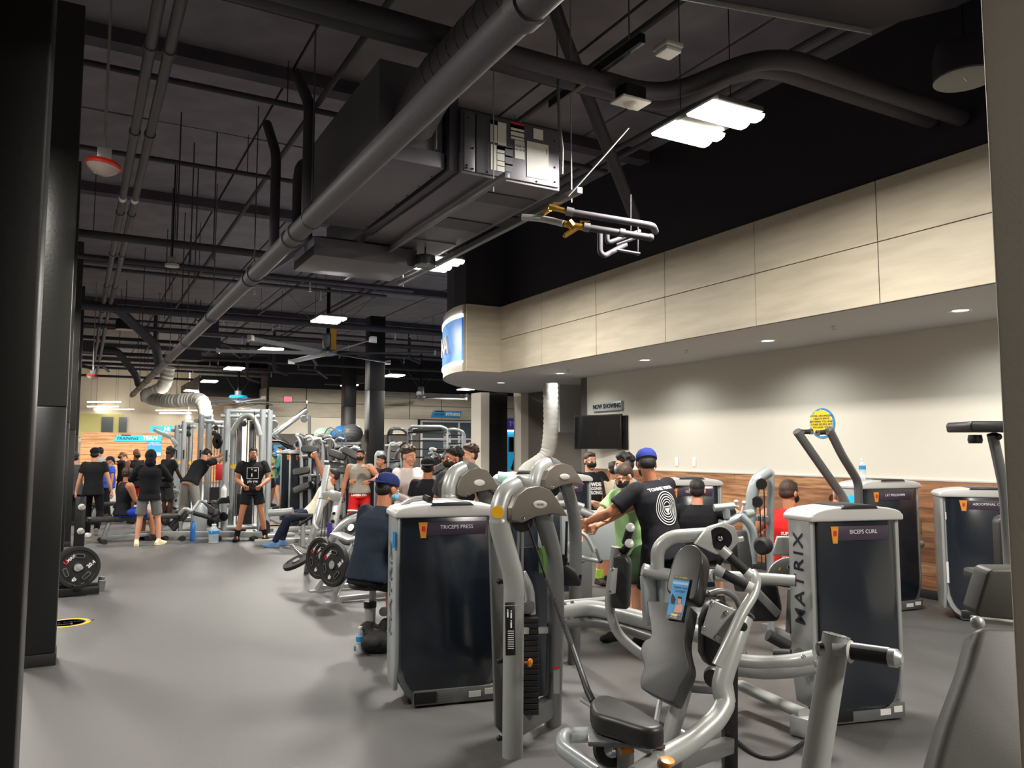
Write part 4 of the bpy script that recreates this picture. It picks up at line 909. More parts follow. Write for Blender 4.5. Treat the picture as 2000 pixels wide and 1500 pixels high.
# left group
x, y, z = at_head(153, 884, 15.2)
person('man in grey t-shirt at the far left, mostly hidden behind the column', x-.05, y, 1.62, 20, shirt=(70, 72, 76), pants=(30, 30, 60), skin='light', vox=.016)
p = atz(178, 1052); person('man in black cap and black t-shirt walking away on the far left', p.x, p.y, 1.70, 12, shirt=(28, 29, 32), pants=(18, 18, 20), panthem='long', shoe=(215, 212, 205), skin='light', cap=(20, 20, 22), hair='short', feet=((-.1, .18, .0), (.14, -.32, .1)), footpitch=(0, -50), hands=((-.3, .05, .8), (.32, -.02, .8)), vox=.013)
x, y, z = at_head(196, 870, 21); person('dark haired man in pale grey tank top and black mask by the wood wall', x, y, z, 300, shirt=(170, 168, 165), sleeve=0, pants=(40, 40, 44), skin='light', mask=('black', 'on'), hairm='hair_black', vox=.018)
x, y, z = at_head(216, 888, 19); person('woman in blue t-shirt and navy cap with a red glove', x, y, z, 250, shirt=(50, 84, 190), pants=(20, 20, 24), panthem='long', skin='tan', cap=(28, 32, 60), hair='pony', hairm='hair_black', waist=1.2, belly=1.3, vox=.018)
x, y, z = at_head(240, 879, 22); person('blond woman in black top between the blue shirt and the hooded man', x, y, z, 280, shirt=(22, 22, 24), pants=(22, 22, 24), panthem='long', skin='light', hair='pony', hairm='hair_light', mask=('black', 'on'), hands=((-.2, .4, 1.3), (.2, .35, 1.35)), vox=.018)
x, y, z = at_head(267, 872, 17.5); person('bald man in black printed tank top standing behind the hooded man', x, y, z, 150, wide=1.15, shirt=(30, 28, 30), sleeve=0, pants=(190, 40, 36), skin='brown', hair='bald', mask=('black', 'on'), vox=.018)
x, y, z = at_head(325, 869, 17); person('man with dark afro and black t-shirt looking down at the cable machines', x, y, z, 60, shirt=(24, 24, 26), pants=(60, 60, 62), skin='dark', hair='afro', head=(0, -30), lean=(0, .15), hands=((-.2, .35, .8), (.2, .4, .75)), vox=.016)
p = atz(288, 1066); pr = person('person in black hooded sweatshirt and grey shorts standing with back turned', p.x, p.y, 1.66, 8, shirt=(22, 22, 25), sleeve=1.85, pants=(112, 114, 112), skin='light', hair='short', shoe=(225, 215, 180), hands=((-.12, .25, 1.15), (.15, .25, 1.1)), elbows=((-1, -.3, -.6), (1, -.3, -.6)), wide=1.08, vox=.012, feet=((-.17, 0), (.17, .03)), footyaw=(-5, 40), belly=1.1)
b = P_().ball((0, -.02, .025), (.1, .118, .118)).cap((0, -.06, -.06), (0, -.05, -.1), .09, .1); b.v = [pr['H4'] @ v for v in b.v]; mesh_obj('hood', remesh(b, .012, 2), cloth((22, 22, 25)), pr['t'])
# seated bald man on the bench
x, y, z = at_head(243, 917, 13.9); pr = person('bald muscular man in black tank top with headphones sitting on the flat bench', x, y, 1.76, 75, wide=1.2, hipz=.45, shirt=(28, 28, 32), sleeve=0, pants=(30, 60, 160), skin='tan', hair='buzz', hairm='hair_brown', mask=('black', 'on'), feet=((-.2, .42), (.15, .48)), hands=((-.12, .36, .72), (.12, .36, .72)), head=(0, -5), lean=(0, .08), vox=.012)
b = P_()
for i in (-1, 1): b.lathe([(.034, -.012), (.04, 0), (.034, .014)], tuple(pr['H4'] @ V((i*.085, -.01, -.005))), tuple(pr['H4'].to_3x3() @ V((i, 0, 0))), 16)
b.tube([pr['H4'] @ V((-.09, -.01, .03)), pr['H4'] @ V((-.07, -.015, .1)), pr['H4'] @ V((0, -.02, .132)), pr['H4'] @ V((.07, -.015, .1)), pr['H4'] @ V((.09, -.01, .03))], .009, 8, fil=.04); b.build('headphones', 'black_plastic', pr['t'], world=False)
# leaning man in grey sweatpants
p = atz(368, 1040); person('man in black t-shirt and grey sweatpants leaning forward on the cable frame', p.x, p.y, 1.82, 55, shirt=(26, 27, 31), sleeve=.6, pants=(140, 138, 132), panthem='baggy', skin='light', hair='short', shoe=(190, 190, 188), lean=(.0, .75), head=(0, -50), feet=((-.15, -.12), (.13, 0)), hands=((-.1, .9, 1.5), (.22, .98, 1.55)), elbows=((-1, 0, -.6), (1, 0, -.6)), vox=.013, shirtlen=.03)
# man facing us at the cable
p = atz(490, 1056); fa = look(p.x, p.y); pr = person('muscular man in black printed t-shirt and black shorts facing us, pressing a rope down', p.x, p.y, 1.71, fa, wide=1.18, shirt=(22, 22, 25), sleeve=.6, pants=(26, 27, 34), panthem='brief', skin='tan', hair='buzz', hairm='hair_black', mask=('black', 'chin'), shoe=(22, 22, 24), socks=(18, 18, 20), feet=((-.24, 0), (.24, .05)), footyaw=(-14, 14), hands=((-.14, .2, .98), (.14, .2, .98)), elbows=((-1.2, -.9, -.2), (1.2, -.9, -.2)), curl=(.85, .85), handn=((1, 0, -.2), (-1, 0, -.2)), vox=.011, shirtlen=.02)
w_ = .1; parts = [('poly', [(-w_, -w_), (w_, -w_), (w_, -w_+.008), (-w_, -w_+.008)]), ('poly', [(-w_, w_-.008), (w_, w_-.008), (w_, w_), (-w_, w_)]), ('poly', [(-w_, -w_), (-w_+.008, -w_), (-w_+.008, w_), (-w_, w_)]), ('poly', [(w_-.008, -w_), (w_, -w_), (w_, w_), (w_-.008, w_)]), ('text', '1', .18, -.01, 0, .007), ('text', 'st', .06, .045, .05, .001), ('text', 'phorm', .065, 0, -.145, .002)]
decal(pr, parts, up=.30)
b = B(); h0 = pr['WR'][0]; h1 = pr['WR'][1]; c = (h0+h1)/2+V((0, .05, 0)); b.tube([h0+V((0.02, .05, -.04)), c+V((-.02, 0, .03)), c+V((0, 0, .07))], .012, 8).tube([h1+V((-.02, .05, -.04)), c+V((.02, 0, .03)), c+V((0, 0, .07))], .012, 8).tube([c+V((0, 0, .07)), c+V((0, 0, .16))], .008, 8)
ROPE = chain(pr['t']) @ (c+V((0, 0, .16)))
tag(b.build('rope_handle', 'black_rubber', None), 'black press-down rope handle held by the man in the printed black t-shirt', 'handle'); o = bpy.data.objects['rope_handle']; o.matrix_basis = chain(pr['t'])
# pair behind
x, y, z = at_head(529, 871, 22.5); person('man in olive t-shirt and pale blue mask standing behind the cable machine', x, y, z, 95, shirt=(150, 150, 92), pants=(22, 22, 24), skin='brown', mask=('blue', 'on'), hands=((-.1, .3, 1.1), (.1, .3, 1.15)), vox=.018)
x, y, z = at_head(550, 867, 21.5); person('young man in teal long sleeved shirt and navy shorts with white mask', x, y, z, 285, shirt=(48, 122, 118), sleeve=1.8, pants=(30, 34, 58), panthem='brief', skin='light', hairm='hair_brown', mask=('white', 'on'), hands=((-.05, .22, 1.12), (.08, .22, 1.15)), elbows=((-1, 0, -1), (1, 0, -1)), vox=.016)
# seated pull down man in white
x, y, z = at_head(628, 936, 13.4); person('man in white t-shirt lying back on a machine with both arms raised', x-.12, y, 1.80, 288, hipz=.5, shirt=(222, 216, 196), sleeve=.45, pants=(26, 32, 52), panthem='long', skin='tan', hair='short', mask=('white', 'on'), lean=(0, -.62), head=(0, 15), feet=((-.12, .62), (.14, .52)), hands=((-.2, .02, 1.62), (.22, .06, 1.6)), elbows=((-1, .8, 0), (1, .8, 0)), shoe=(96, 130, 168), curl=(.9, .9), vox=.013)
x, y, z = at_head(582, 856, 19.5); pr = person('woman with dark bun seen from behind above the shoulder machine', x, y, 1.60, 10, shirt=(30, 30, 32), pants=(24, 24, 26), skin='light', hair='bun', hairm='hair_black', vox=.018); pr['t'].location.z = .3; STEP = (x, y)
tag(B().box((x, y, .15), (.7, .7, .3)).build('step_box', 'black_plastic', bevel=.02), 'black step platform under the woman with the bun', 'platform')
x, y, z = at_head(704, 873, 13.3); fa = look(x, y)+4; pr = person('man in grey ribbed tank top and red basketball shorts facing us', x, y, 1.68, fa, wide=1.1, shirt=(146, 140, 130), sleeve=0, pants=(196, 34, 34), panthem='short', skin='tan', hair='short', mask=('black', 'on'), hands=((.27, .0, .85), (-.27, .0, .85)) if False else ((-.16, .28, 1.3), (.3, .02, .82)), elbows=((-1, .1, -1), (1, -.6, -.4)), shoe=(200, 200, 200), vox=.012, head=(8, 0), shirtlen=-.01)
decal(pr, [('text', 'LAVISH CO.', .05, 0, 0, .003)], host='pants', up=-.04)
b = B()
for i in range(2):
    for q in (.70, .86): b.lathe([(.099*pr['s'], -.012), (.1*pr['s'], .012)], tuple((pr['P']+V(((-.09, .09)[i]*pr['s'], 0, -.03))).lerp(pr['KN'][i], q)), tuple(pr['KN'][i]-pr['P']-V(((-.09, .09)[i], 0, 0))), 18)
b.build('white_stripes', 'white_print', pr['t'], world=False)
x, y, z = at_head(700, 872, 19.5); person('bearded man barely visible behind the man in the grey tank top', x-.25, y, z, 180, shirt=(28, 28, 30), pants=(28, 28, 30), skin='light', hair='short', hairm='hair_brown', mask=('black', 'chin'), vox=.018)
x, y, z = at_head(762, 868, 13.5); person('person in black t-shirt bending over the machine behind the curly man', x, y, 1.62, 250, shirt=(24, 24, 26), pants=(28, 28, 30), skin='tan', hair='short', lean=(0, .35), hands=((-.2, .6, 1.1), (.2, .6, 1.1)), vox=.016)
# standing group behind the triceps tower
x, y, z = at_head(797, 863, 9.2); person('curly haired young man in white long sleeved shirt smiling', x, y, z, look(x, y)-42, shirt=(226, 214, 212), sleeve=1.9, pants=(40, 42, 52), panthem='long', skin='light', hair='curly', hairm='hair_brown', head=(0, -8), hands=((-.1, .25, 1.05), (.12, .25, 1.02)), elbows=((-1, -.3, -1), (1, -.3, -1)), vox=.010)
x, y, z = at_head(836, 886, 8.6); person('person in backwards black cap and black t-shirt seen from behind', x, y, 1.58, 28, shirt=(28, 27, 30), pants=(30, 30, 32), skin='tan', cap=(24, 24, 26), capback=True, hair='short', mask=('black', 'on'), wide=.95, vox=.011)
x, y, z = at_head(888, 866, 7.8); person('heavy set man in charcoal t-shirt and black mask looking left', x, y, 1.69, 262, wide=1.2, belly=1.15, shirt=(66, 66, 68), sleeve=.65, pants=(30, 30, 32), skin='tan', hair='curly', hairm='hair_black', mask=('black', 'on'), hands=((-.3, .1, .85), (.25, .25, 1.0)), vox=.010)
x, y, z = at_head(919, 860, 9.0); person('curly haired man in pink white t-shirt with mask under his chin', x, y, z, 262, shirt=(226, 204, 196), sleeve=.6, pants=(40, 40, 44), skin='light', hair='curly', hairm='hair_brown', mask=('white', 'chin'), vox=.011)
p = aty(1021, 862, 17.0); pr = person('dark haired man in black football jersey before the cyan studio wall', p.x, p.y, 1.80, look(p.x, p.y)+30, shirt=(24, 34, 38), sleeve=1.8, pants=(24, 24, 28), skin='light', hair='short', mask=('white', 'chin'), hands=((-.2, .25, 1.1), (.2, .25, 1.1)), vox=.013); decal(pr, [('text', 'AIA', .14, 0, 0, .003)], up=.25)
# seated man in navy
x, y, z = at_head(742, 950, 6.25); pr = person('man in navy cap and dark t-shirt sitting on the round stool of the triceps machine', x-.08, y, 1.80, 68, wide=1.08, hipz=.57, shirt=(32, 42, 54), sleeve=.7, pants=(26, 26, 28), skin='tan', hair='short', hairm='hair_black', mask=('blue', 'on'), cap=(34, 44, 92), capback=True, lean=(.0, .22), hunch=.6, head=(0, -14), feet=((-.2, .42), (.18, .45)), hands=((-.2, .42, 1.0), (.25, .38, .98)), elbows=((-1, -.3, -1), (1, -.3, -1)), belly=1.15, shoe=(30, 30, 32), vox=.009, shirtlen=.07)
x0 = pr['H4']; lo = text('LA', .045, 'white_print', pr['t'], (0, 0, 0), (1, 0, 0), (0, 0, 1), 'cap_logo', ext=.001, bold=.001, world=False); lo.matrix_basis = x0 @ Matrix.Translation(V((-.02, -.125, .078))) @ Matrix.Rotation(-.3, 4, 'Z') @ Matrix.Rotation(-.2, 4, 'X')
# right hand group
p = atz(1156, 1142); pr = person('man in black printed t-shirt with bag strap and black mask by the flexible duct', p.x-.02, p.y, 1.64, look(p.x, p.y)-28, wide=1.05, shirt=(30, 30, 32), sleeve=.55, pants=(26, 26, 28), skin='light', hair='short', hairm='hair_brown', mask=('black', 'on'), hands=((-.16, .26, 1.02), (.12, .28, 1.0)), elbows=((-1, -.5, -1), (1, -.5, -1)), shoe=(62, 52, 50), socks=(160, 200, 70), vox=.010)
decal(pr, [('text', 'POWDER', .058, 0, .05, .004), ('text', 'WISCONSIN', .042, 0, 0, .003), ('text', 'STRONG', .055, 0, -.05, .003)], up=.30)
B().tube([pr['P']+V((-.12, -.1, .45)), pr['P']+V((-.1, .13, .38)), pr['P']+V((-.15, .12, .15)), pr['P']+V((-.18, 0, .05))], .016, 8, fil=.05).build('bag_strap', 'bag_cloth', pr['t'], world=False)
x, y, z = at_head(1199, 908, 9.6); person('dark haired person in cream t-shirt half hidden behind the curly haired man', x, y, 1.52, 10, shirt=(214, 196, 168), pants=(40, 40, 44), skin='tan', hair='short', vox=.013)
x, y, z = at_head(1222, 880, 7.7); person('man with thick curly grey-black hair, grey t-shirt and blue surgical mask', x, y, 1.63, 288, wide=1.05, shirt=(136, 136, 138), sleeve=.6, pants=(58, 60, 62), skin='light', hair='curly', hairm='hair_black', mask=('blue', 'on'), head=(0, -6), shoe=(50, 50, 52), vox=.010)
x, y, z = at_head(1233, 928, 6.75); pr = person('woman in light green t-shirt and black mask holding the machine handle', x+.0, y, 1.56, 262, wide=.92, shirt=(168, 214, 150), sleeve=.7, pants=(52, 72, 50), panthem='short', skin='light', hair='bun', hairm='hair_brown', mask=('black', 'on'), lean=(-.06, .2), head=(0, -28), hands=((-.1, .56, .98), (.15, .52, .88)), feet=((-.14, .05), (.12, .1)), shoe=(24, 24, 26), curl=(.5, .3), vox=.009, waist=1.1)
x, y, z = at_head(1285, 890, 6.2); pr = person('man in blue cap with white ring print on the back of his black t-shirt', x+.02, y-.02, 1.68, 8, wide=1.1, shirt=(32, 32, 37), sleeve=.75, shirtlen=.12, pants=(24, 24, 27), skin='tan', hair='short', hairm='hair_black', mask=('black', 'on'), cap=(44, 56, 128), lean=(-.13, .15), twist=12, head=(30, -22), hands=((-.50, .30, 1.05), (-.42, .42, 1.0)), elbows=((-1, -.4, -.8), (1, .2, -1)), feet=((-.12, .0), (.14, .05)), shoe=(70, 64, 60), curl=(.4, .4), vox=.009, belly=1.1)
pa = [('ring', r, r+.007, 0, 0, .78) for r in (.045, .065, .085, .105, .125)]+[('poly', [(-.035, .008), (.035, .008), (.035, .016), (-.035, .016)]), ('poly', [(-.03, .0), (.03, .0), (0, -.045)]), ('text', 'TOMMIE VISION', .034, 0, .155, .001)]
decal(pr, pa, front=False, up=.27, m='white_print')
x, y, z = at_head(1361, 926, 7.9); pr = person('short haired person in plain black t-shirt sitting with back turned beside the blue capped man', x, y, 1.74, 45, wide=1.05, hipz=.48, shirt=(26, 26, 29), sleeve=.7, pants=(24, 24, 26), skin='light', hair='short', mask=('black', 'on'), feet=((-.2, .4), (.2, .4)), hands=((-.3, .35, .95), (.35, .3, 1.0)), shirtlen=.05, belly=1.1, vox=.011)
x, y, z = at_head(1541, 931, 7.3); pr = person('broad man in bright red printed tank top sitting with back turned, arm stretched right', x, y, 1.78, 48, wide=1.2, belly=1.25, hipz=.47, shirt=(214, 38, 36), sleeve=0, pants=(22, 22, 24), skin='tan', hair='buzz', hairm='hair_brown', mask=('black', 'on'), twist=0, head=(38, -6), feet=((-.2, .42), (.2, .42)), hands=((-.28, .3, .8), (.42, .42, 1.12)), elbows=((-1, -.4, -1), (1, -.6, -.6)), curl=(.3, .6), vox=.009, shirtlen=.09)
decal(pr, [('text', 'SUPERIOR', .038, 0, .095, .002), ('text', 'NUTRITION', .046, 0, .05, .003), ('text', 'LEWIS NORTH', .046, 0, -.015, .003), ('text', 'SUPPLEMENTS AND SMOOTHIES', .02, 0, -.085, .0008), ('text', 'SACRAMENTO CA', .02, 0, -.115, .0008)], front=False, up=.2)
wr = chain(pr['t']) @ pr['WR'][1]; SPRAY = wr+(wr-chain(pr['t']) @ pr['EL'][1]).normalized()*.07+V((0, 0, -.01)); bt = thing('spray_bottle', 'small white bottle with orange cap in the hand of the man in red', 'bottle', tuple(SPRAY))
# ================================================================ MACHINES
D = atd
def T_(name, parent, pts, r, m='steel', n=14, fil=.06, **kw): return B().tube(pts, r, n, fil=fil, **kw).build(name, m, parent)
def bolts(parent, pts, nrm, r=.012, name='bolt', m='chrome'):
    b = B()
    for p in pts: b.lathe([(r*1.3, 0), (r*1.3, r*.4), (r, r*.5), (r*.9, r*1.1), (0, r*1.2)], p, nrm, 10)
    return b.build(name, m, parent)
def tower(label, x, y, rz, w_=.62, d=.34, h=1.25, txt='TRICEPS PRESS', letters=False, badge='amber_label', name='weight_stack_tower', side='steel', rim='steel_dark', small=False):
    t = thing(name, label, 'exercise machine', (x, y, 0), rz)
    def outl(e=0., z0=.0):
        W = w_/2-e; o = [(-W*.55, .03+z0)]; o += [(W*.55+(W*.45)*math.sin(a), .03+z0+.24*(1-math.cos(a))) for a in [k*PI/2/5 for k in range(6)]]
        o += [(W, h-.07-e*.2)]; o += [(W*math.cos(a), h-.07+.05*math.sin(a)-e*.2) for a in [PI*k/10 for k in range(1, 10)]]+[(-W, h-.07-e*.2)]
        o += [(-W*.55-(W*.45)*math.cos(a), .03+z0+.24*(1-math.sin(a))) for a in [k*PI/2/5 for k in range(6)]][:-1]
        return o
    B().prism(outl(0), d*.9, (0, 0, 0), (1, 0, 0), (0, 0, 1)).build('housing', rim, t, world=False, bevel=.008)
    B().prism(outl(.028, .04), .03, (0, -d*.45-.008, 0), (1, 0, 0), (0, 0, 1)).build('front_shroud', 'shroud', t, world=False, bevel=.008)
    B().prism(outl(.028, .04), .03, (0, d*.45+.008, 0), (1, 0, 0), (0, 0, 1)).build('rear_shroud', 'shroud', t, world=False, bevel=.008)
    for sg in (-1, 1):
        o = [(-d*.5, .28), (-d*.35, .1), (d*.35, .1), (d*.5, .28), (d*.5, h-.08), (-d*.5, h-.08)]
        B().prism(o, .03, (sg*(w_/2+.002), 0, 0), (0, 1, 0), (0, 0, 1)).build('side_panel', side, t, world=False, bevel=.01, seg=3)
    o = [(-w_/2-.03, h-.085), (w_/2+.03, h-.085), (w_/2+.03, h-.05)]+[((w_/2+.02)*math.cos(a), h-.045+.05*math.sin(a)) for a in [PI*k/12 for k in range(0, 13)]]+[(-w_/2-.03, h-.05)]
    B().prism(o, d+.06, (0, 0, 0), (1, 0, 0), (0, 0, 1)).build('top_cap', 'silver_plastic', t, world=False, bevel=.012, seg=3)
    o = [(-w_*.2, h-.012), (w_*.24, h-.012), (w_*.2, h+.009), (0, h+.013), (-w_*.17, h+.009)]
    B().prism(o, d+.075, (0, 0, 0), (1, 0, 0), (0, 0, 1)).build('cap_inset', 'shroud_side', t, world=False, bevel=.004)
    zf = -d*.45-.025
    B().prism([(-w_*.23, h-.2), (w_*.36, h-.2), (w_*.38, h-.115), (-w_*.23, h-.115)], .006, (0, zf, 0), (1, 0, 0), (0, 0, 1)).build('placard', 'placard', t, world=False, bevel=.001)
    B().prism([(-w_*.31, h-.115), (-w_*.22, h-.115), (-w_*.235, h-.215), (-w_*.285, h-.215)], .008, (0, zf-.001, 0), (1, 0, 0), (0, 0, 1)).build('badge', badge, t, world=False)
    B().box((-w_*.262, zf-.006, h-.155), (.02, .004, .03)).build('badge_figure', 'red_print', t, world=False)
    text(txt, .034 if not small else .028, 'white_print', t, (w_*.07, zf-.006, h-.15), (1, 0, 0), (0, 0, 1), ext=.0008, world=False)
    B().bb((-w_*.34, -d*.5-.012, .012), (w_*.5, d*.5+.012, .105)).build('foot_plate', 'steel_dark', t, world=False, bevel=.006)
    B().bb((-w_*.34, -d*.5-.018, .025), (-w_*.12, -d*.5-.012, .095)).build('foot_cover', 'black_plastic', t, world=False, bevel=.002)
    B().bb((w_*.2, -d*.5-.015, .04), (w_*.32, -d*.5-.0115, .075)).bb((w_*.36, -d*.5-.015, .05), (w_*.46, -d*.5-.0115, .085)).build('sticker', 'paper', t, world=False)
    for k in range(2): B().bb((-w_*.3+k*w_*.6, -d*.4, 0), (-w_*.2+k*w_*.6, d*.4, .014)).build('rubber_foot', 'black_rubber', t, world=False)
    if letters:
        text('MATRIX', .13, 'dark_print', t, (-w_/2-.022, .0, h*.66), (0, 0, 1), (0, 1, 0), ext=.0015, sx=1.0, sp=1.25, bold=.001, name='side_lettering', world=False)
    # weight stack seen through the shroud is dark; guide rods stand inside the rear
    return t
TP = tower('TRICEPS PRESS weight stack tower with dark glossy shroud, largest in the picture centre', 2.17, 4.86, math.radians(-12), .66, .34, 1.27, side='steel_blue')
B().bb((-.365, -.176, 1.0), (-.35, -.14, 1.1)).build('blue_sticker', 'blue_vinyl', TP, world=False)
text('MATRIX', .13, 'steel_dark', TP, (-.352, .0, .72), (0, 0, 1), (0, 1, 0), ext=.0015, sx=1.3, name='side_lettering', world=False)
MT = tower('grey tower with MATRIX lettering down its side and dark shroud, at right', 4.17, 3.30, math.radians(-14), .60, .22, 1.275, txt='BICEPS CURL', letters=True)
LP = tower('dark shrouded tower behind the MATRIX tower with a water bottle on top', 7.24, 5.28, math.radians(-8), .74, .28, 1.31, txt='LAT PULLDOWN')
B().tube([(.36, -.05, .62), (.52, -.05, .64), (.52, .12, .64), (.36, .12, .62)], .035, 12, fil=.05).build('side_loop', 'steel', LP, world=False)
B().lathe([(.045, 0), (.045, .003)], (-.386, -.02, 1.12), (-1, 0, 0), 20).build('blue_dot', 'cyan_sign', LP, world=False); text('X', .11, 'dark_print', LP, (-.386, -.02, 1.02), (0, 1, 0) if False else (0, -1, 0), (0, 0, 1), ext=.001, world=False)
RT = tower('far right weight tower with purple placard standing before the wood panelling', 7.70, 4.50, math.radians(-45), .76, .3, 1.25, txt='ABDOMINAL CRUNCH', rim='steel_light')
B().bb((-.36, -.155, .95), (-.31, -.15, 1.02)).bb((-.37, -.155, .35), (-.33, -.15, .55)).build('tag', 'paper', RT, world=False)
c8 = D(1092, 1000, 8.6); CT = tower('weight tower with purple placard left of the man in the printed black t-shirt', c8.x, c8.y, math.radians(-20), .62, .3, 1.36, txt='LEG EXTENSION')
c8 = D(1345, 1000, 8.9); tower('dark tower standing against the wood panelling behind the two men', c8.x, c8.y, math.radians(-32), .66, .3, 1.30, txt='SEATED ROW', rim='steel_light')
c8 = D(1022, 1000, 7.6); tower('white cased tower half hidden behind the big hooded frame', c8.x, c8.y, math.radians(-20), .5, .3, 1.40, txt='PULLEY', small=True, rim='silver_plastic')
# far towers in the machine rows
for (px, w_, rz, lab, wd, h) in ((578, 17, -25, 'dark shrouded tower right of the young man in teal', .62, 1.62), (597, 16.0, -25, 'dark shrouded tower under the raised arms of the man in white', .62, 1.62), (870, 19, 0, 'weight tower behind the curly haired men', .6, 1.5), (682, 18.5, 20, 'weight tower behind the man in red shorts', .6, 1.6), (560, 26, 0, 'far weight tower behind the man in olive', .6, 1.5)):
    q = D(px, 1000, w_); tower(lab, q.x, q.y, math.radians(rz), wd, .3, h, txt='ROW')
q = D(741, 1000, 14.2); t = thing('cable_column', 'narrow blue grey machine column just right of the man in red shorts', 'exercise machine', (q.x, q.y, 0), math.radians(-18))
B().prism([(-.1, 0), (.1, 0), (.1, 1.52), (.06, 1.6), (-.06, 1.6), (-.1, 1.52)], .34, (0, 0, 0), (1, 0, 0), (0, 0, 1)).build('shell', 'steel_blue', t, world=False, bevel=.03, seg=3); text('MATRIX', .13, 'dark_print', t, (.0, -.18, 1.0), (0, 0, 1), (-1, 0, 0), ext=.002, world=False); B().box((.03, -.175, 1.5), (.05, .01, .06)).build('sticker', 'cyan_sign', t, world=False)
B().tube([(.1, -.1, 1.0), (.35, -.12, 1.0), (.35, -.12, .5), (.1, -.1, .5)], .02, 8, fil=.08).build('handle', 'steel', t, world=False)
# ---------------------------------------------------------------- hooded cable frame in the centre foreground
def hood_frame(label, sx, sy, sc, dep, full=True):
    """sx,sy: picture offset of the hood, sc: picture scale, dep: distance"""
    def q(x, y, dd=0.): return D(sx+(x-1010)*sc, sy+(y-1000)*sc, dep+dd)
    t = thing('cable_machine', label, 'exercise machine', (q(1030, 1400).x, q(1030, 1400).y, 0))
    k = dep/1530*sc
    bot = 1497 if full else 1330
    zf = 0
    # front curved upright
    fr = [q(1010, 950, .12), q(985, 962, .05), q(974, 1000), q(976, 1030), q(990, 1080), q(1004, 1130), q(1003, 1200), q(1002, 1350)]
    f0 = q(1001, 1500); fr.append(V((f0.x, f0.y, .0)))
    B().tube(fr, [.052*k/.0027]*3+[.055*k/.0027]*6, 18, fil=.12, seg=6).build('front_upright', 'steel', t)
    rr = [q(1010, 950, .12), q(1032, 957, .2), q(1050, 985, .28), q(1070, 1040, .36), q(1084, 1100, .4), q(1086, 1180, .42)]
    r0 = q(1080, 1437, .47); rr.append(V((r0.x, r0.y, .0)))
    B().tube(rr, .058*k/.0027, 18, fil=.15, seg=6, flat=.8).build('rear_upright', 'steel_dark', t)
    # hood shell between the uprights
    o2 = [(-26, 18), (-26, -5), (-18, -28), (0, -44), (22, -49), (44, -42), (60, -20), (78, 8), (80, 12), (50, 6), (18, 12), (-6, 24)]
    c = q(1012, 996, .08); ex = (q(1112, 996, .42)-q(1012, 996, .08)); kx = ex.length/100; 
    ky = (q(1012, 996)-q(1012, 1096)).length/100
    B().prism([(a*kx, -b_*ky) for a, b_ in o2], .12, tuple(c), ex.normalized(), (0, 0, 1)).build('hood', 'hood_bronze', t, bevel=.02, seg=4)
    B().prism([(24*kx+13*kx*math.cos(a), 12*ky+8*ky*math.sin(a)) for a in [2*PI*j/24 for j in range(24)]], .13, tuple(c), ex.normalized(), (0, 0, 1)).build('oval_badge', 'silver_plastic', t, bevel=.004)
    n_ = ex.normalized().cross(V((0, 0, 1)))
    if full: text('MATRIX', 6*ky, 'grey_print', t, tuple(c+ex.normalized()*24*kx+V((0, 0, 12*ky))+n_*.0665), ex.normalized(), (0, 0, 1), ext=.001)
    B().cyl(q(1020, 1018, .16), q(1020, 1018, .3), 13*kx, 24).build('pulley', 'black_plastic', t); bolts(t, [q(1022, 1014, .015)], -V(_f), .009)
    return t, q
HF, q = hood_frame('tall hooded cable frame with curved grey tubes beside the triceps tower', 1010, 1000, 1.0, 4.15)
B().lathe([(.032, 0), (.032, .002)], tuple(q(972, 1000, -.062)), -V(_f), 24).build('yellow_dot', 'yellow_paint', HF)
# long side shroud behind the front upright, weight stack, rods, instruction plate, base
B().prism([(-.0, 0), (.1, -.12), (.1, 1.05), (.03, 1.2), (0, 1.05)], .03, tuple(V((q(966, 1400, .1).x, q(966, 1400, .1).y, .13))), (_r+_f*.5), (0, 0, 1)).build('side_shroud', 'steel_dark', HF, bevel=.01)
for (x0, y0, x1, y1, dd) in ((1012, 1030, 1012, 1380, .25), (1020, 1030, 1020, 1395, .22)): B().cyl(q(x0, y0, dd), q(x1, y1, dd), .008, 10).build('guide_rod', 'chrome', HF)
b = B(); pl0 = q(1026, 1200, .3)
for k in range(17):
    z = .18+k*.031; b.box((pl0.x, pl0.y, z), (.13, .22, .028), rz=math.radians(-25))
b.build('weight_stack', 'black_rubber', HF, bevel=.003, seg=1)
B().lathe([(.055, 0), (.06, .02), (.06, .05), (.05, .06)], (pl0.x-.02, pl0.y-.02, .18+17*.031), (0, 0, 1), 20).build('top_plate', 'steel_dark', HF)
B().cyl(q(1026, 1294, .12), q(1033, 1294, .02), .006, 8).lathe([(.0, -.005), (.022, 0), (.022, .008), (0, .012)], tuple(q(1034, 1294, .02)), tuple((_r-_f*.6)), 16).build('selector_pin', 'orange_plastic', HF)
B().prism([(-.11, -.0), (.13, 0), (.13, .9), (-.11, .9)], .01, tuple(V((q(1052, 1400, .62).x, q(1052, 1400, .62).y, .12))), (_r+_f*.3), (0, 0, 1)).build('smoked_panel', 'shroud', HF)
b = B(); a0 = V((q(1001, 1440, .1).x, q(1001, 1440, .1).y, .12)); a1 = V((r0.x, r0.y, .12)) if False else V((q(1080, 1400, .47).x, q(1080, 1400, .47).y, .12)); b.bar(a0, a1, .07, .12); b.build('base_beam', 'steel_dark', HF, bevel=.012)
B().bar(q(1010, 1232, .1), q(1075, 1230, .45), .03, .035).tube([q(1018, 1120, .3), q(1034, 1150, .3), q(1038, 1230, .3)], .03, 12, fil=.05).build('cross_brace', 'steel', HF, bevel=0)
for y in (1136, 1291, 1442): B().tube([q(985, y, .06), q(975, y, .02)], .012, 10).ball(q(975, y, .02), .015, n=10, m_=8).build('knob', 'black_plastic', HF)
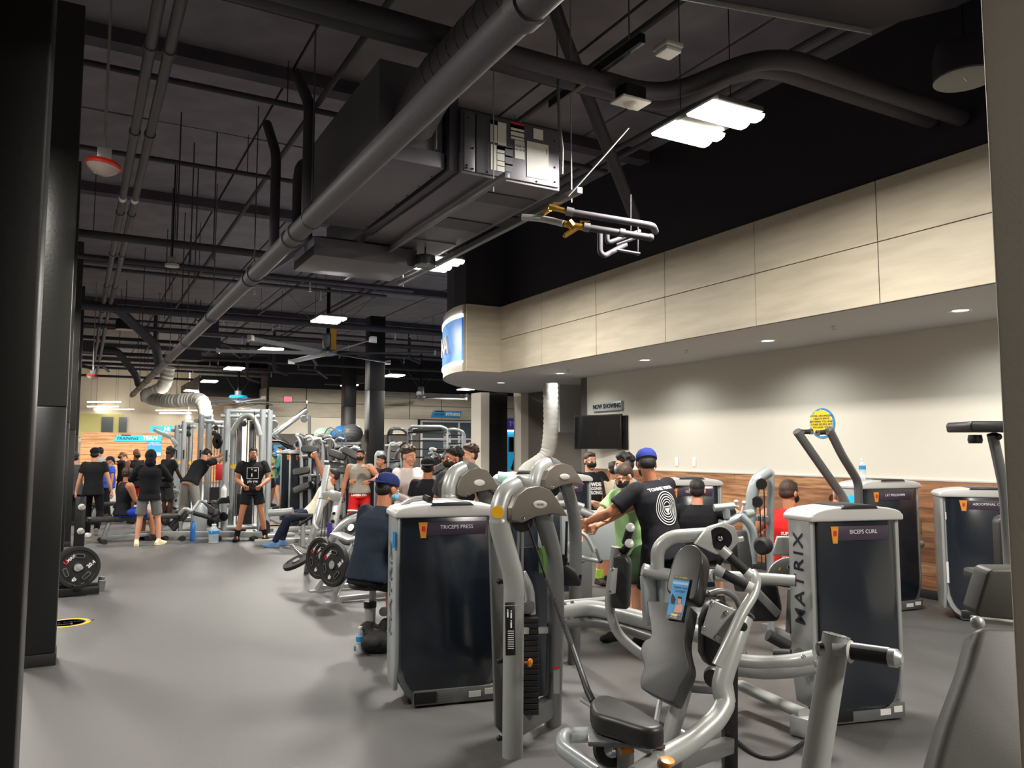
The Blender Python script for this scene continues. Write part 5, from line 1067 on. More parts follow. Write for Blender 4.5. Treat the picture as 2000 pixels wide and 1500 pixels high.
ip = q(998, 1228, -.075); B().prism([(-.03, -.135), (.022, -.135), (.022, .135), (-.03, .135)], .012, tuple(ip), (_r+_f*.15), (0, 0, 1)).build('instruction_plate', 'black_plastic', HF, bevel=.004)
e_ = (_r+_f*.15).normalized(); nn = e_.cross(V((0, 0, 1)))
text('FUNCTIONAL PULLEY', .0075, 'white_print', HF, tuple(ip+nn*.008+V((0, 0, .12))-e_*.004), e_, (0, 0, 1), ext=.0004)
b = B()
for (cx, cz) in ((-.018, .075), (0, .07), (.0, .02)): b.box(tuple(ip+nn*.0075+e_*cx+V((0, 0, cz))), (.008, .001, .03), rz=-YAW).ball(tuple(ip+nn*.0075+e_*cx+V((0, 0, cz+.021))), .004, n=8, m_=6)
for k in range(9): b.box(tuple(ip+nn*.0075-e_*.004+V((0, 0, -.01-k*.011))), (.036, .001, .004), rz=-YAW)
b.build('printed_figures', 'white_print', HF)
B().box(tuple(q(1011, 1222, -.05)), (.018, .002, .08), rz=-YAW).box(tuple(q(1087, 1330, .36)), (.035, .002, .14), rz=-YAW).build('label', 'steel_light', HF); B().box(tuple(q(1087, 1304, .355)), (.035, .002, .012), rz=-YAW).build('red_label', 'red_print', HF)
o2 = [(0, -.06), (.19, -.06), (.19, -.03), (.16, .03), (.1, .08), (0, .1)]
tr = thing('cup_tray', 'black half round tray bracket sticking out from the hooded frame', 'tray', tuple(q(1090, 1145, .45)))
B().prism([(0, -.055), (.13, -.055), (.13, -.02), (.1, .035), (.05, .065), (0, .07)], .05, tuple(q(1090, 1125, .45)), _r, (0, 0, 1)).build('cup', 'black_plastic', tr, bevel=.008); B().bar(q(1132, 1142, .45), q(1134, 1122, .45), .012, .012).build('hook', 'black_plastic', tr)
B().cyl(q(1107, 1018, .45), q(1105, 1105, .45), .008, 8).lathe([(.03, -.02), (.034, 0), (.03, .02)], tuple(q(1098, 1093, .45)), tuple(-_f), 20).build('hanging_bar', 'black_metal', tr)
gs = tag(B().tube([q(1057, 1068, .3), q(1062, 1085, .3), q(1063, 1118, .3), q(1058, 1118, .3), q(1057, 1075, .3)], .012, 6, flat=1.6).build('exercise_strap', 'green_strap'), 'light green strap hanging inside the hooded cable frame', 'strap')
# rope from the hood to the seat
pa = [q(1030, 1022, .1), q(1060, 1110, .1), D(1110, 1240, 3.95), D(1148, 1350, 3.55), D(1158, 1370, 3.5)]
rp = B().tube(pa, [.006, .008, .013, .016, .016], 10); RP = tag(rp.build('braided_rope', 'cable'), 'black braided rope running from the hooded frame down to the padded seat', 'rope')
for a, b_ in ((.42, 0),):
    bb_ = B(); p1, p2 = D(1068, 1130, 4.1), D(1125, 1285, 3.82)
    for k in range(46):
        c = p1.lerp(p2, k/45); bb_.lathe([(.011, -.003), (.0155, 0), (.011, .003)], tuple(c), tuple((p2-p1)+V((.12, 0, .1))), 8)
    bb_.build('braid', 'steel_dark', RP)
HF2, q2 = hood_frame('second hooded cable frame just behind and right of the first', 1070, 942, .72, 5.5, False)
HF3, q3 = hood_frame('third hooded frame left of the dark column, behind the triceps tower', 906, 955, .80, 6.9, False)
t = thing('mint_pipe_roll', 'pale mint tube and plastic bag lying on top of the machines behind the first hood', 'roll', tuple(D(1010, 935, 5.6)))
B().tube([D(972, 932, 5.6), D(1000, 935, 5.6), D(1020, 948, 5.6)], .042, 14, fil=.05).build('tube', 'mint', t); B().ball(D(1014, 944, 5.55), (.14, .05, .05)).build('bag', 'mint', t)
# ---------------------------------------------------------------- foreground pec fly machine (tagged out of order)
PF = thing('chest_fly_machine', 'grey chest machine with black contoured back pad carrying a blue out of order tag', 'exercise machine', (D(1330, 1500, 3.7).x, D(1330, 1500, 3.7).y, 0))
def pad(name, parent, o2, c, ex, ey, th, m='vinyl', bev=.018, seg=4): return B().prism(o2, th, tuple(c), tuple(ex), tuple(ey)).build(name, m, parent, bevel=bev, seg=seg)
def poly_on(pxs, d0, slope=0., grow=0.):              # outline points given on a tilted plane
    pass
# back pads lie on one plane through four measured points
A0 = D(1258, 1345, 3.42); A1 = D(1335, 1370, 3.30); A2 = D(1315, 1075, 3.72)
EX = (A1-A0).normalized(); EY0 = (A2-(A0+A1)/2); EY = (EY0-EX*EY0.dot(EX)).normalized(); NB_ = EX.cross(EY)
def onpl(x, y):
    d = ray(x, y); tt = (A0-CO).dot(NB_)/d.dot(NB_); p = CO+d*tt-A0; return (p.dot(EX), p.dot(EY))
lower = [(1264, 1180), (1273, 1174), (1340, 1182), (1346, 1192), (1336, 1245), (1338, 1275), (1344, 1300), (1340, 1320), (1328, 1342), (1318, 1365), (1308, 1372), (1262, 1350), (1252, 1342), (1251, 1325), (1258, 1302), (1252, 1280), (1253, 1262), (1260, 1250), (1272, 1238)]
upper = [(1304, 1155), (1302, 1140), (1309, 1110), (1318, 1085), (1330, 1070), (1345, 1063), (1360, 1066), (1370, 1080), (1372, 1100), (1366, 1135), (1362, 1160), (1354, 1172), (1340, 1170), (1318, 1163)]
def smooth2(pts, k=3):
    o = []; n = len(pts)
    for i in range(n):
        p0, p1, p2, p3 = [V(pts[(i+j) % n]) for j in (-1, 0, 1, 2)]
        for j in range(k):
            t_ = j/k; o.append(tuple(.5*((2*p1)+(p2-p0)*t_+(2*p0-5*p1+4*p2-p3)*t_*t_+(3*p1-p0-3*p2+p3)*t_**3)))
    return o
sgn = -1 if NB_.dot(_f) > 0 else 1
for nm, pl_ in (('back_pad', lower), ('head_pad', upper)):
    o2 = smooth2([onpl(*p) for p in pl_])
    if sum(o2[i-1][0]*o2[i][1]-o2[i][0]*o2[i-1][1] for i in range(len(o2))) < 0: o2.reverse()
    pad(nm, PF, o2, A0-NB_*sgn*.05, EX, EY, .10, bev=.02, seg=5)
tg = thing('out_of_order_tag', 'blue OUT OF ORDER card hung on the black back pad', 'notice', tuple(D(1325, 1170, 3.4)))
def on3(x, y, off=.006): a, b_ = onpl(x, y); return A0+EX*a+EY*b_+NB_*sgn*off
def quad(name, pts, m, off, parent=tg):
    p = [on3(x, y, off) for x, y in pts]; p2 = [on3(x, y, off-.0012) for x, y in pts]; n = len(p)
    return B().add(p+p2, [tuple(range(n)), tuple(range(2*n-1, n-1, -1))]+[(i, n+i, n+(i+1) % n, (i+1) % n) for i in range(n)]).build(name, m, parent, smooth=False)
quad('card', [(1317, 1131), (1349, 1135), (1333, 1212), (1303, 1207)], 'blue_vinyl', .012)
quad('header', [(1319, 1126), (1349, 1131), (1348, 1137), (1318, 1132)], 'black_plastic', .014); quad('footer', [(1304, 1202), (1334, 1207), (1333, 1214), (1302, 1209)], 'black_plastic', .014)
quad('light_band', [(1317, 1137), (1347, 1141), (1346, 1146), (1316, 1142)], 'plastic_clear', .0135)
quad('figure_body', [(1319, 1194), (1322, 1184), (1334, 1181), (1336, 1190), (1333, 1199), (1318, 1198)], 'skin_light', .0145); quad('figure_overalls', [(1322, 1198), (1333, 1200), (1331, 1206), (1320, 1204)], 'grey_print', .0148)
quad('figure_head', [(1327, 1170), (1333, 1171), (1333, 1180), (1328, 1182), (1326, 1178)], 'skin_light', .0146); quad('figure_hair', [(1326, 1167), (1333, 1168), (1333, 1172), (1327, 1171)], 'hair_black', .0149); quad('figure_tool', [(1313, 1172), (1315, 1162), (1317, 1163), (1321, 1172), (1318, 1182), (1313, 1180)], 'dark_print', .0146); quad('yellow_flash', [(1314, 1200), (1326, 1202), (1325, 1206), (1313, 1204)], 'yellow_vinyl', .015)
ex2 = (on3(1349, 1133)-on3(1319, 1129)).normalized()
text('OUT OF ORDER', .0085, 'yellow_vinyl', tg, tuple(on3(1333, 1131, .0165)), ex2, EY, ext=.0003, sx=1.0); text('THANK YOU', .0115, 'dark_print', tg, tuple(on3(1331, 1150, .0155)), ex2, EY, ext=.0003)
text('FOR YOUR PATIENCE\nWHILE WE REPAIR', .0055, 'dark_print', tg, tuple(on3(1330, 1157, .0155)), ex2, EY, ext=.0002); text('FITNESS', .009, 'white_print', tg, tuple(on3(1318, 1208, .0165)), ex2, EY, ext=.0003)
# seat
seat = [(1152, 1372), (1160, 1362), (1180, 1357), (1200, 1360), (1240, 1378), (1280, 1402), (1294, 1412), (1294, 1420), (1270, 1424), (1240, 1418), (1200, 1405), (1160, 1392)]
zs = .56
sp = [atz(x, y, zs) for x, y in seat]; c0 = sum(sp, V())/len(sp); o2 = smooth2([((p-c0).x, (p-c0).y) for p in sp])
if sum(o2[i-1][0]*o2[i][1]-o2[i][0]*o2[i-1][1] for i in range(len(o2))) < 0: o2.reverse()
pad('seat_pad', PF, o2, c0-V((0, 0, .04)), (1, 0, 0), (0, 1, 0), .085, bev=.022, seg=5)
B().box(tuple(c0-V((0, 0, .095))), (.3, .2, .02), rz=-.6).build('seat_plate', 'steel_dark', PF, bevel=.004)
T_('seat_post', PF, [c0-V((0, 0, .1)), V((c0.x, c0.y, .06))], .035)
T_('seat_link', PF, [D(1225, 1440, 3.3), D(1275, 1462, 3.3)], .03, 'steel'); B().tube([D(1165, 1385, 3.5), D(1135, 1365, 3.55)], .012, 6).tube([D(1150, 1352, 3.55), D(1175, 1378, 3.5)], .012, 6).build('rope_bracket', 'steel_light', PF)
B().bar(D(1212, 1466, 3.1), D(1238, 1462, 3.1), .03, .026).build('orange_lever', 'orange_plastic', PF, bevel=.006); B().lathe([(.012, -.05), (.012, 0), (.028, .004), (.028, .012), (.0, .016)], tuple(D(1303, 1490, 3.0)), (.0, -.2, 1), 16).build('orange_knob', 'orange_plastic', PF)
B().lathe([(.07, -.02), (.08, 0), (.07, .02)], tuple(D(1195, 1462, 3.25)), (-.5, -1, .3), 24).build('round_cover', 'black_plastic', PF); B().lathe([(.03, 0), (.033, .03), (.01, .035)], tuple(D(1193, 1462, 3.2)), (-.5, -1, .3), 20).build('hub', 'chrome', PF)
T_('small_tube', PF, [D(1175, 1425, 3.5), D(1166, 1490, 3.45)], .02)
# foot frame
T_('foot_frame', PF, [D(1150, 1435, 3.6), D(1100, 1436, 3.5), D(1098, 1462, 3.4), D(1160, 1505, 3.15), D(1215, 1540, 2.9)], .034, 'steel_blue', fil=.09, up=(0, 0, 1)); bolts(PF, [D(1125, 1473, 3.28), D(1168, 1501, 3.07)], -_f, .007)
B().lathe([(.18, 0), (.2, .004), (.2, .012), (0, .014)], (atz(1170, 1440).x+.25, atz(1170, 1440).y, 0.0), (0, 0, 1), 28).build('foot_plate', 'black_rubber', PF)
# post behind back pad, arm with lower tube, black strut
T_('back_post', PF, [D(1335, 1345, 3.52), D(1300, 1470, 3.45), D(1290, 1530, 3.4)], .038, 'steel'); B().bar(D(1290, 1365, 3.55), D(1282, 1410, 3.5), .01, .04).build('gusset', 'steel_light', PF)
arm = [D(1395, 1108, 3.5), D(1406, 1082, 3.5)]
B().tube([D(1470, 1120, 3.55), D(1478, 1132, 3.5), D(1472, 1162, 3.45), D(1450, 1195, 3.4), D(1425, 1250, 3.35), D(1400, 1300, 3.32)], .023, 16, fil=.05).build('arm_tube', 'steel', PF)
B().tube([D(1452, 1206, 3.5), D(1437, 1250, 3.45), D(1415, 1315, 3.4), D(1408, 1345, 3.38), D(1418, 1372, 3.36), D(1400, 1405, 3.3), D(1350, 1450, 3.2), D(1280, 1490, 3.05), D(1240, 1520, 2.95)], .043, 18, fil=.07).build('swing_arm', 'steel', PF)
B().lathe([(.044, 0), (.047, .006), (.04, .01)], tuple(D(1453, 1203, 3.5)), tuple(D(1453, 1193, 3.51)-D(1442, 1235, 3.45)), 20).build('arm_cap', 'steel_dark', PF)
B().lathe([(.02, -.01), (.022, .01), (.01, .014)], tuple(D(1449, 1223, 3.44)), -_f, 18).build('black_plug', 'black_plastic', PF)
B().prism([onpl(*p) for p in []] or [(-.06, -.02), (.03, -.02), (.03, .02), (-.06, .02)], .03, tuple(D(1425, 1360, 3.4)), (.2, 0, -1), (1, 0, 0)).build('arm_bracket', 'steel_light', PF, bevel=.006)
for (a, b_, c_) in (((1412, 1076), (1463, 1121), 3.48), ((1399, 1113), (1465, 1148), 3.42)):
    p1 = D(*a, c_+.05); p2 = D(*b_, c_); u_ = (p2-p1).normalized()
    gr = B().tube([p1+u_*.035, p2-u_*.01], .0205, 16).build('hand_grip', 'black_rubber', PF); B().tube([p1-u_*.008, p1+u_*.035], .0245, 16).build('end_collar', 'steel_light', gr); B().tube([p2-u_*.015, p2+u_*.01], .024, 16).build('collar', 'silver_plastic', gr)
# left arm and elbow pad
B().tube([D(1203, 1068, 3.85), D(1200, 1095, 3.85), D(1192, 1150, 3.85), D(1190, 1190, 3.85), D(1203, 1235, 3.82), D(1240, 1270, 3.75), D(1290, 1300, 3.68)], .024, 14, fil=.09).build('left_arm', 'steel', PF)
pad('elbow_pad', PF, [(-.04, -.125), (.045, -.125), (.05, .1), (.03, .13), (-.03, .13)], D(1212, 1136, 3.8), (-_f*.2+_r*.5), (0, 0, 1), .07, bev=.015)
B().bar(D(1195, 1160, 3.75), D(1199, 1110, 3.75), .05, .01).build('pad_plate', 'steel', PF, bevel=.004); bolts(PF, [D(1194, 1155, 3.72), D(1198, 1112, 3.72)], -_r, .008)
for (a, b_) in (((1231, 1031), (1222, 1060)), ((1229, 1062), (1218, 1078))):
    p1 = D(*a, 3.8); p2 = D(*b_, 3.85); B().tube([p1, p2], .02, 14).build('end_grip', 'black_rubber', PF); B().lathe([(.017, -.012), (.022, 0), (.022, .01), (.012, .016)], tuple(p1), -_f+V((0, 0, .5)), 16).build('grip_cap', 'silver_plastic', PF)
# motor housing plate
B().prism([(.0, -.155), (.06, -.14), (.08, -.09), (.085, .06), (.05, .13), (0, .16), (-.05, .13), (-.08, .06), (-.085, -.09), (-.06, -.14)], .08, tuple(D(1400, 1235, 3.62)), (_r+_f*.2), V((0, 0, 1))+_r*.2).build('housing', 'black_plastic', PF, bevel=.02, seg=3)
pp = [(1391, 1170), (1442, 1195), (1420, 1265), (1372, 1240)]
c0 = D(1407, 1218, 3.52); v_ = [D(x, y, 3.42) for x, y in ((1390, 1171), (1441, 1193), (1422, 1266), (1369, 1238))]
B().add(v_+[a+_f*.012 for a in v_], [(0, 1, 2, 3), (7, 6, 5, 4), (0, 4, 5, 1), (1, 5, 6, 2), (2, 6, 7, 3), (3, 7, 4, 0)]).build('cover_plate', 'steel', PF, bevel=.006, seg=3)
bolts(PF, [D(x, y, 3.418) for x, y in ((1391, 1179), (1419, 1197), (1374, 1226), (1401, 1245))], -_f, .009)
T_('upper_ring', PF, [D(1385, 1160, 3.65), D(1410, 1152, 3.66), D(1436, 1165, 3.68), D(1446, 1190, 3.7)], .014, 'steel_dark')
st = D(1425, 1500, 4.0); B().bar((st.x, st.y, 0), D(1425, 1240, 4.0), .07, .07).build('black_strut', 'column_black', PF, bevel=.008)
s2 = D(1424, 1455, 3.95); B().bar(D(1320, 1490, 3.4), s2, .06, .075).build('cross_beam', 'steel_dark', PF, bevel=.01); T_('light_rail', PF, [D(1320, 1425, 4.1), D(1350, 1443, 4.05)], .02, 'steel_light'); T_('light_rail', PF, [D(1335, 1478, 3.7), D(1415, 1448, 3.95)], .018, 'steel_light')
# ---------------------------------------------------------------- big biceps machine joined to the MATRIX tower
BM = thing('arm_machine', 'long grey machine frame joining the MATRIX tower, with round pulley and rails', 'exercise machine', (3.6, 4.0, 0))
B().tube([D(1285, 1180, 5.2), D(1440, 1205, 4.9)], .05, 14).build('low_tube', 'steel', BM) if False else None
B().tube([D(1090, 1196, 5.3), D(1150, 1186, 5.3), D(1200, 1196, 5.2), D(1300, 1222, 5.0), D(1390, 1245, 4.85), D(1440, 1262, 4.75)], .055, 14, fil=.1, flat=.75).build('low_beam', 'steel', BM)
B().tube([D(1090, 1218, 5.3), D(1150, 1212, 5.3), D(1210, 1222, 5.2), D(1300, 1252, 5.0)], .04, 12, fil=.1).build('low_beam_lower', 'steel_dark', BM); B().tube([D(1090, 1180, 5.6), D(1185, 1172, 5.5)], .025, 12).build('small_rail', 'steel', BM)
bolts(BM, [D(x, y, 5.2) for x, y in ((1103, 1181), (1118, 1178), (1103, 1210), (1116, 1208))], V((0, 0, 1)), .012)
B().tube([D(1440, 1292, 4.6), D(1490, 1297, 4.5), D(1550, 1294, 4.35), D(1592, 1285, 4.3)], .045, 16, fil=.1, flat=.8).tube([D(1440, 1306, 4.6), D(1490, 1312, 4.5), D(1550, 1308, 4.35), D(1592, 1300, 4.3)], .045, 16, fil=.1, flat=.8).build('front_beam', 'steel', BM)
bolts(BM, [D(x, y, 4.2) for x, y in ((1569, 1283), (1595, 1292), (1598, 1322))], -_f, .01)
B().tube([D(1445, 1338, 4.9), D(1560, 1390, 4.5), D(1572, 1394, 4.45)], .032, 14, flat=1.4).build('floor_rail', 'steel', BM); e1 = D(1568, 1396, 4.45); B().box((e1.x, e1.y, e1.z/2), (.09, .12, max(.02, e1.z-.01)), rz=.3).build('rail_foot', 'steel_light', BM, bevel=.006)
B().tube([D(1255, 1112, 4.9), D(1275, 1118, 4.9), D(1310, 1124, 4.85)], .04, 14).tube([D(1395, 1124, 4.6), D(1500, 1130, 4.6), D(1553, 1134, 4.55)], .032, 14).tube([D(1310, 1124, 4.85), D(1395, 1124, 4.6)], .036, 14).build('top_rail', 'steel', BM)
B().tube([D(1284, 1112, 4.9), D(1284, 1070, 4.9), D(1310, 1048, 4.9), D(1400, 1042, 4.85)], .042, 16, fil=.16, seg=8).build('arched_tube', 'steel', BM)
B().prism([(-.2, -.02), (-.1, .08), (.0, .1), (.08, .07), (.11, -.02), (.02, -.1), (-.06, -.09)], .03, tuple(D(1412, 1052, 4.82)), (_r+_f*.3), (0, 0, 1)).build('pivot_plate', 'steel', BM, bevel=.008)
B().lathe([(.066, 0), (.07, .012), (.03, .015), (.022, .011), (.02, .02), (.0, .022)], tuple(D(1407, 1051, 4.78)), -_f-_r*.3, 30).build('pulley_disc', 'black_plastic', BM); bolts(BM, [D(1407, 1051, 4.75)], -_f-_r*.3, .012)
B().bar(D(1272, 1120, 4.95), D(1278, 1215, 5.0), .16, .04, up=(0, 1, 0)).bar(D(1298, 1120, 4.95), D(1310, 1300, 5.0), .1, .05, up=(0, 1, 0)).build('upright_plate', 'steel_blue', BM, bevel=.006)
pad('chest_pad', BM, [(-.05, -.19), (.05, -.19), (.06, 0), (.05, .19), (-.05, .19), (-.06, 0)], D(1447, 1095, 5.0), (_r+_f*.3+V((0, 0, .0))), V((0, 0, 1))-_r*.55, .1, bev=.02)
B().bar(D(1432, 1056, 4.9), D(1452, 1052, 4.9), .03, .03).build('pad_end', 'steel_light', BM, bevel=.004)
B().bar(D(1452, 1128, 4.95), D(1520, 1200, 4.9), .06, .05).build('pad_post', 'steel_dark', BM, bevel=.006)
pad('seat_pad', BM, [(-.10, -.13), (.09, -.13), (.12, -.05), (.09, .12), (-.06, .13)], D(1488, 1172, 5.1), (_r), (0, 0, 1), .12, bev=.03)
B().bar(D(1424, 1190, 4.9), D(1452, 1285, 4.85), .12, .05).build('leg_plate', 'steel', BM, bevel=.008); B().bar(D(1548, 1150, 5.0), D(1544, 1235, 5.0), .055, .04).build('drop_link', 'steel_dark', BM, bevel=.005)
T_('drop_tube', BM, [D(1546, 1230, 5.0), D(1549, 1275, 5.0), D(1536, 1282, 5.0)], .012, fil=.02); B().tube([D(1545, 1278, 4.55), D(1512, 1276, 4.6)], .03, 12).tube([D(1500, 1240, 4.7), D(1540, 1262, 4.7)], .035, 12).build('roller', 'black_rubber', BM)
sc_ = D(1541, 1132, 5.2); B().prism([(-.155, 0), (.155, 0)]+[(.155*math.cos(a), .145*math.sin(a)) for a in [PI*k/16 for k in range(1, 16)]], .02, tuple(sc_), (_r+_f*.1), (0, 0, 1)).build('half_disc', 'steel_light', BM, bevel=.004)
B().prism([(-.012, 0), (.012, 0), (0, .02)], .004, tuple(D(1524, 1114, 5.13)), _r, (0, 0, 1)).build('warning_triangle', 'yellow_vinyl', BM); bolts(BM, [D(1541, 1107, 5.13)], -_f, .014)
B().prism([(-.08, 0), (.08, 0), (.07, .12), (-.05, .12)], .03, tuple(D(1533, 1085, 4.9)), _r, (0, 0, 1)).build('grey_cover', 'steel', BM, bevel=.02, seg=3)
B().lathe([(.055, -.02), (.06, 0), (.05, .03), (.0, .035)], tuple(D(1395, 1322, 4.3)), -_f-_r*.6, 24).build('lower_pulley', 'black_plastic', BM); B().bar(D(1340, 1340, 4.5), D(1405, 1345, 4.4), .1, .05).build('lower_foot', 'steel_dark', BM, bevel=.015)
for (a, b_) in (((1400, 1318), (1440, 1300)),): B().cyl(D(*a, 4.4), D(*b_, 4.5), .008, 8).build('cable', 'cable', BM)
h = []
for k in range(26):
    a = k/25; c = D(1420, 1420, 4.1).lerp(D(1420, 1420, 4.1), 0); x_ = 1390+230*a; y_ = 1395+ (math.sin(PI*a))*85; p = atz(x_, min(1490, y_), .012); h.append((p.x, p.y, .012))
tag(B().tube(h, .011, 8).build('floor_cable', 'black_rubber'), 'black cable lying in a loop on the floor beside the MATRIX tower', 'cable')
# tall loop post machine beside the man in red
LM = thing('row_machine', 'blue grey machine with tall looped post and black pulleys left of the man in red', 'exercise machine', (5.5, 6, 0))
q0 = D(1503, 1120, 6.9); B().tube([(q0.x, q0.y, .02), D(1504, 1060, 6.9), D(1506, 921, 6.9), D(1490, 921, 6.9)], .035, 12, flat=.8, fil=.04).build('rear_post', 'steel_blue', LM)
B().tube([D(1500, 922, 6.85), D(1478, 935, 6.8), D(1470, 960, 6.8), D(1465, 1000, 6.8), D(1460, 1060, 6.8), D(1458, 1110, 6.8)], .052, 14, fil=.15).build('curved_post', 'steel_blue', LM)
B().lathe([(.045, -.02), (.05, 0), (.045, .02)], tuple(D(1487, 945, 6.75)), -_f-_r*.2, 24).build('pulley', 'black_plastic', LM); B().lathe([(.045, -.02), (.05, 0), (.045, .02)], tuple(D(1479, 980, 6.75)), -_f-_r*.5, 24).build('pulley', 'black_plastic', LM)
B().cyl(D(1492, 950, 6.85), D(1496, 1110, 6.85), .005, 6).cyl(D(1484, 985, 6.85), D(1488, 1110, 6.85), .005, 6).build('cable', 'cable', LM)
B().tube([D(1395, 1060, 6.3), D(1405, 1030, 6.3), D(1445, 1008, 6.3), D(1468, 1002, 6.4)], .035, 12, fil=.1).tube([D(1445, 1006, 6.3), D(1466, 1025, 6.3), D(1474, 1050, 6.3), D(1470, 1100, 6.3)], .032, 12, fil=.1).tube([D(1394, 992, 6.3), D(1434, 988, 6.3)], .03, 12).tube([D(1418, 992, 6.3), D(1420, 1012, 6.3)], .03, 12).build('loop_tubes', 'steel_blue', LM)
B().tube([D(1432, 987, 6.3), D(1442, 990, 6.3)], .014, 8).ball(D(1438, 980, 6.3), .018).ball(D(1453, 982, 6.3), .018).tube([D(1453, 984, 6.3), D(1448, 1002, 6.3)], .01, 8).build('handles', 'silver_plastic', LM)
B().lathe([(.06, -.05), (.07, -.03), (.07, -.02), (.06, -.01), (.07, 0), (.07, .02), (.05, .04)], tuple(D(1490, 1066, 6.2)), -_f-_r, 24).build('spool', 'black_rubber', LM); B().bar(D(1470, 1010, 6.9), D(1500, 1015, 6.9), .06, .05).build('brace', 'steel_blue', LM, bevel=.006)
q0 = D(1548, 1120, 7.1); st_ = thing('stool', 'grey padded stool seat under the man in red', 'seat', (q0.x, q0.y, 0)); z_ = .44
B().prism(rrect(.42, .34, .1), .07, (q0.x, q0.y, z_), (1, 0, 0), (0, 1, 0)).build('seat_pad', 'vinyl', st_, bevel=.02, seg=3); B().cyl((q0.x, q0.y, 0.02), (q0.x, q0.y, z_-.03), .04, 14).box((q0.x, q0.y, .02), (.4, .4, .04)).build('post', 'steel', st_)
q0 = D(1361, 1120, 7.7); st_ = thing('stool', 'padded stool under the person in plain black t-shirt', 'seat', (q0.x, q0.y, 0))
B().prism(rrect(.42, .34, .1), .07, (q0.x, q0.y, .45), (1, 0, 0), (0, 1, 0)).build('seat_pad', 'vinyl', st_, bevel=.02, seg=3); B().cyl((q0.x, q0.y, 0.02), (q0.x, q0.y, .42), .04, 14).box((q0.x, q0.y, .02), (.4, .4, .04)).build('post', 'steel', st_)
# pull down arms over the lat tower
t = thing('lat_lever_frame', 'two long dark grey lever arms rising above the tower with the water bottle', 'exercise machine arm', (6.4, 5.8, 0))
B().tube([D(1556, 842, 7.3), D(1600, 905, 7.4), D(1643, 966, 7.5), D(1653, 985, 7.5), D(1655, 1060, 7.5)], .04, 14, fil=.1).build('lever_arm', 'steel_dark', t); B().tube([D(1619, 838, 7.3), D(1645, 890, 7.4), D(1676, 940, 7.55), D(1678, 1000, 7.6)], .04, 14, fil=.08).build('lever_arm', 'steel_dark', t)
B().tube([D(1562, 844, 7.3), D(1586, 843, 7.3)], .022, 12).tube([D(1594, 846, 7.3), D(1618, 843, 7.3)], .022, 12).build('grip', 'black_rubber', t)
for (x_, y_) in ((1566, 844), (1584, 843), (1597, 846), (1614, 844)): B().lathe([(.027, -.014), (.027, .014)], tuple(D(x_, y_, 7.3)), tuple(_r), 12).build('collar', 'chrome', t)
q0 = D(1655, 1060, 7.5); B().bar((q0.x, q0.y, 0), (q0.x, q0.y, q0.z), .08, .08).build('stand', 'steel_dark', t)
# near right bench, console and post
NB = thing('incline_bench', 'large blurred black vinyl incline bench cut by the beige pillar at lower right', 'bench', tuple(D(1950, 1500, 1.75)))
def flatpad(name, pts, d_, th, parent, m='vinyl', bev=.02, grad=0.):
    v_ = [D(x, y, d_+grad*(y-1100)/400) for x, y in pts]; n_ = (v_[1]-v_[0]).cross(v_[2]-v_[1]).normalized()
    if n_.dot(_f) < 0: n_ = -n_
    k = len(v_); return B().add(v_+[a+n_*th for a in v_], [tuple(range(k)), tuple(range(2*k-1, k-1, -1))]+[(i, k+i, k+(i+1) % k, (i+1) % k) for i in range(k)]).build(name, m, parent, bevel=bev, seg=4)
flatpad('head_pad', [(1930, 1120), (1938, 1113), (2010, 1113), (2020, 1216), (1915, 1206), (1907, 1196)], 2.1, .07, NB, m='vinyl_grey')
flatpad('back_pad', [(1908, 1232), (1916, 1222), (2040, 1226), (2080, 1560), (1812, 1560), (1830, 1480), (1850, 1410), (1872, 1350), (1890, 1300), (1900, 1262)], 2.0, .08, NB, m='vinyl_grey', grad=-.28)
B().bar(D(1905, 1212, 2.15), D(1990, 1222, 2.15), .05, .02).ball(D(1909, 1216, 2.1), .018).build('pad_hinge', 'steel', NB); q0 = D(1980, 1400, 2.3); B().bar((q0.x, q0.y, 0), D(1980, 1250, 2.3), .07, .07).build('post', 'steel_dark', NB)
# tall lever post at the bottom right
LV = thing('lever_post', 'thick grey tube post with side handle rising in front of the MATRIX tower', 'exercise machine', tuple(V((D(1600, 1500, 2.45).x, D(1600, 1500, 2.45).y, 0))))
p1 = D(1634, 1240, 2.45); p2 = D(1592, 1500, 2.4); u_ = (p2-p1).normalized(); p3 = p2+u_*((p2.z)/-u_.z)
B().tube([p1, p2, p3], .041, 22).build('post', 'steel_dark' if False else 'steel', LV); B().lathe([(.041, -.004), (.041, 0), (.032, .002), (.03, -.0)], tuple(p1), tuple(-u_), 22).build('post_cap', 'steel_dark', LV)
B().tube([D(1626, 1268, 2.42), D(1660, 1270, 2.4), D(1690, 1276, 2.38)], .022, 14, fil=.03).build('handle_stub', 'steel', LV)
g1, g2 = D(1662, 1273, 2.38), D(1738, 1284, 2.3); gr = B().tube([g1, g2], .023, 16).build('hand_grip', 'black_rubber', LV); B().tube([g1+V((0, 0, .012)), g2+V((0, 0, .012))], .017, 12).build('grip_painted_highlight', 'steel', LV)  # pale strip on top of the black grip stands in for its highlight
gu = (g2-g1).normalized(); B().tube([g2, g2+gu*.02, g2+gu*.035], [.027, .027, .012], 16).build('end_cap', 'steel_light', gr); B().lathe([(.028, -.004), (.034, 0), (.028, .004)], tuple(g1), tuple(gu), 18).build('collar', 'silver_plastic', LV)
B().lathe([(.02, 0), (.025, .004), (.02, .016), (.0, .018)], tuple(D(1607, 1268, 2.45)), tuple(-_r), 16).build('side_bolt', 'chrome', LV)
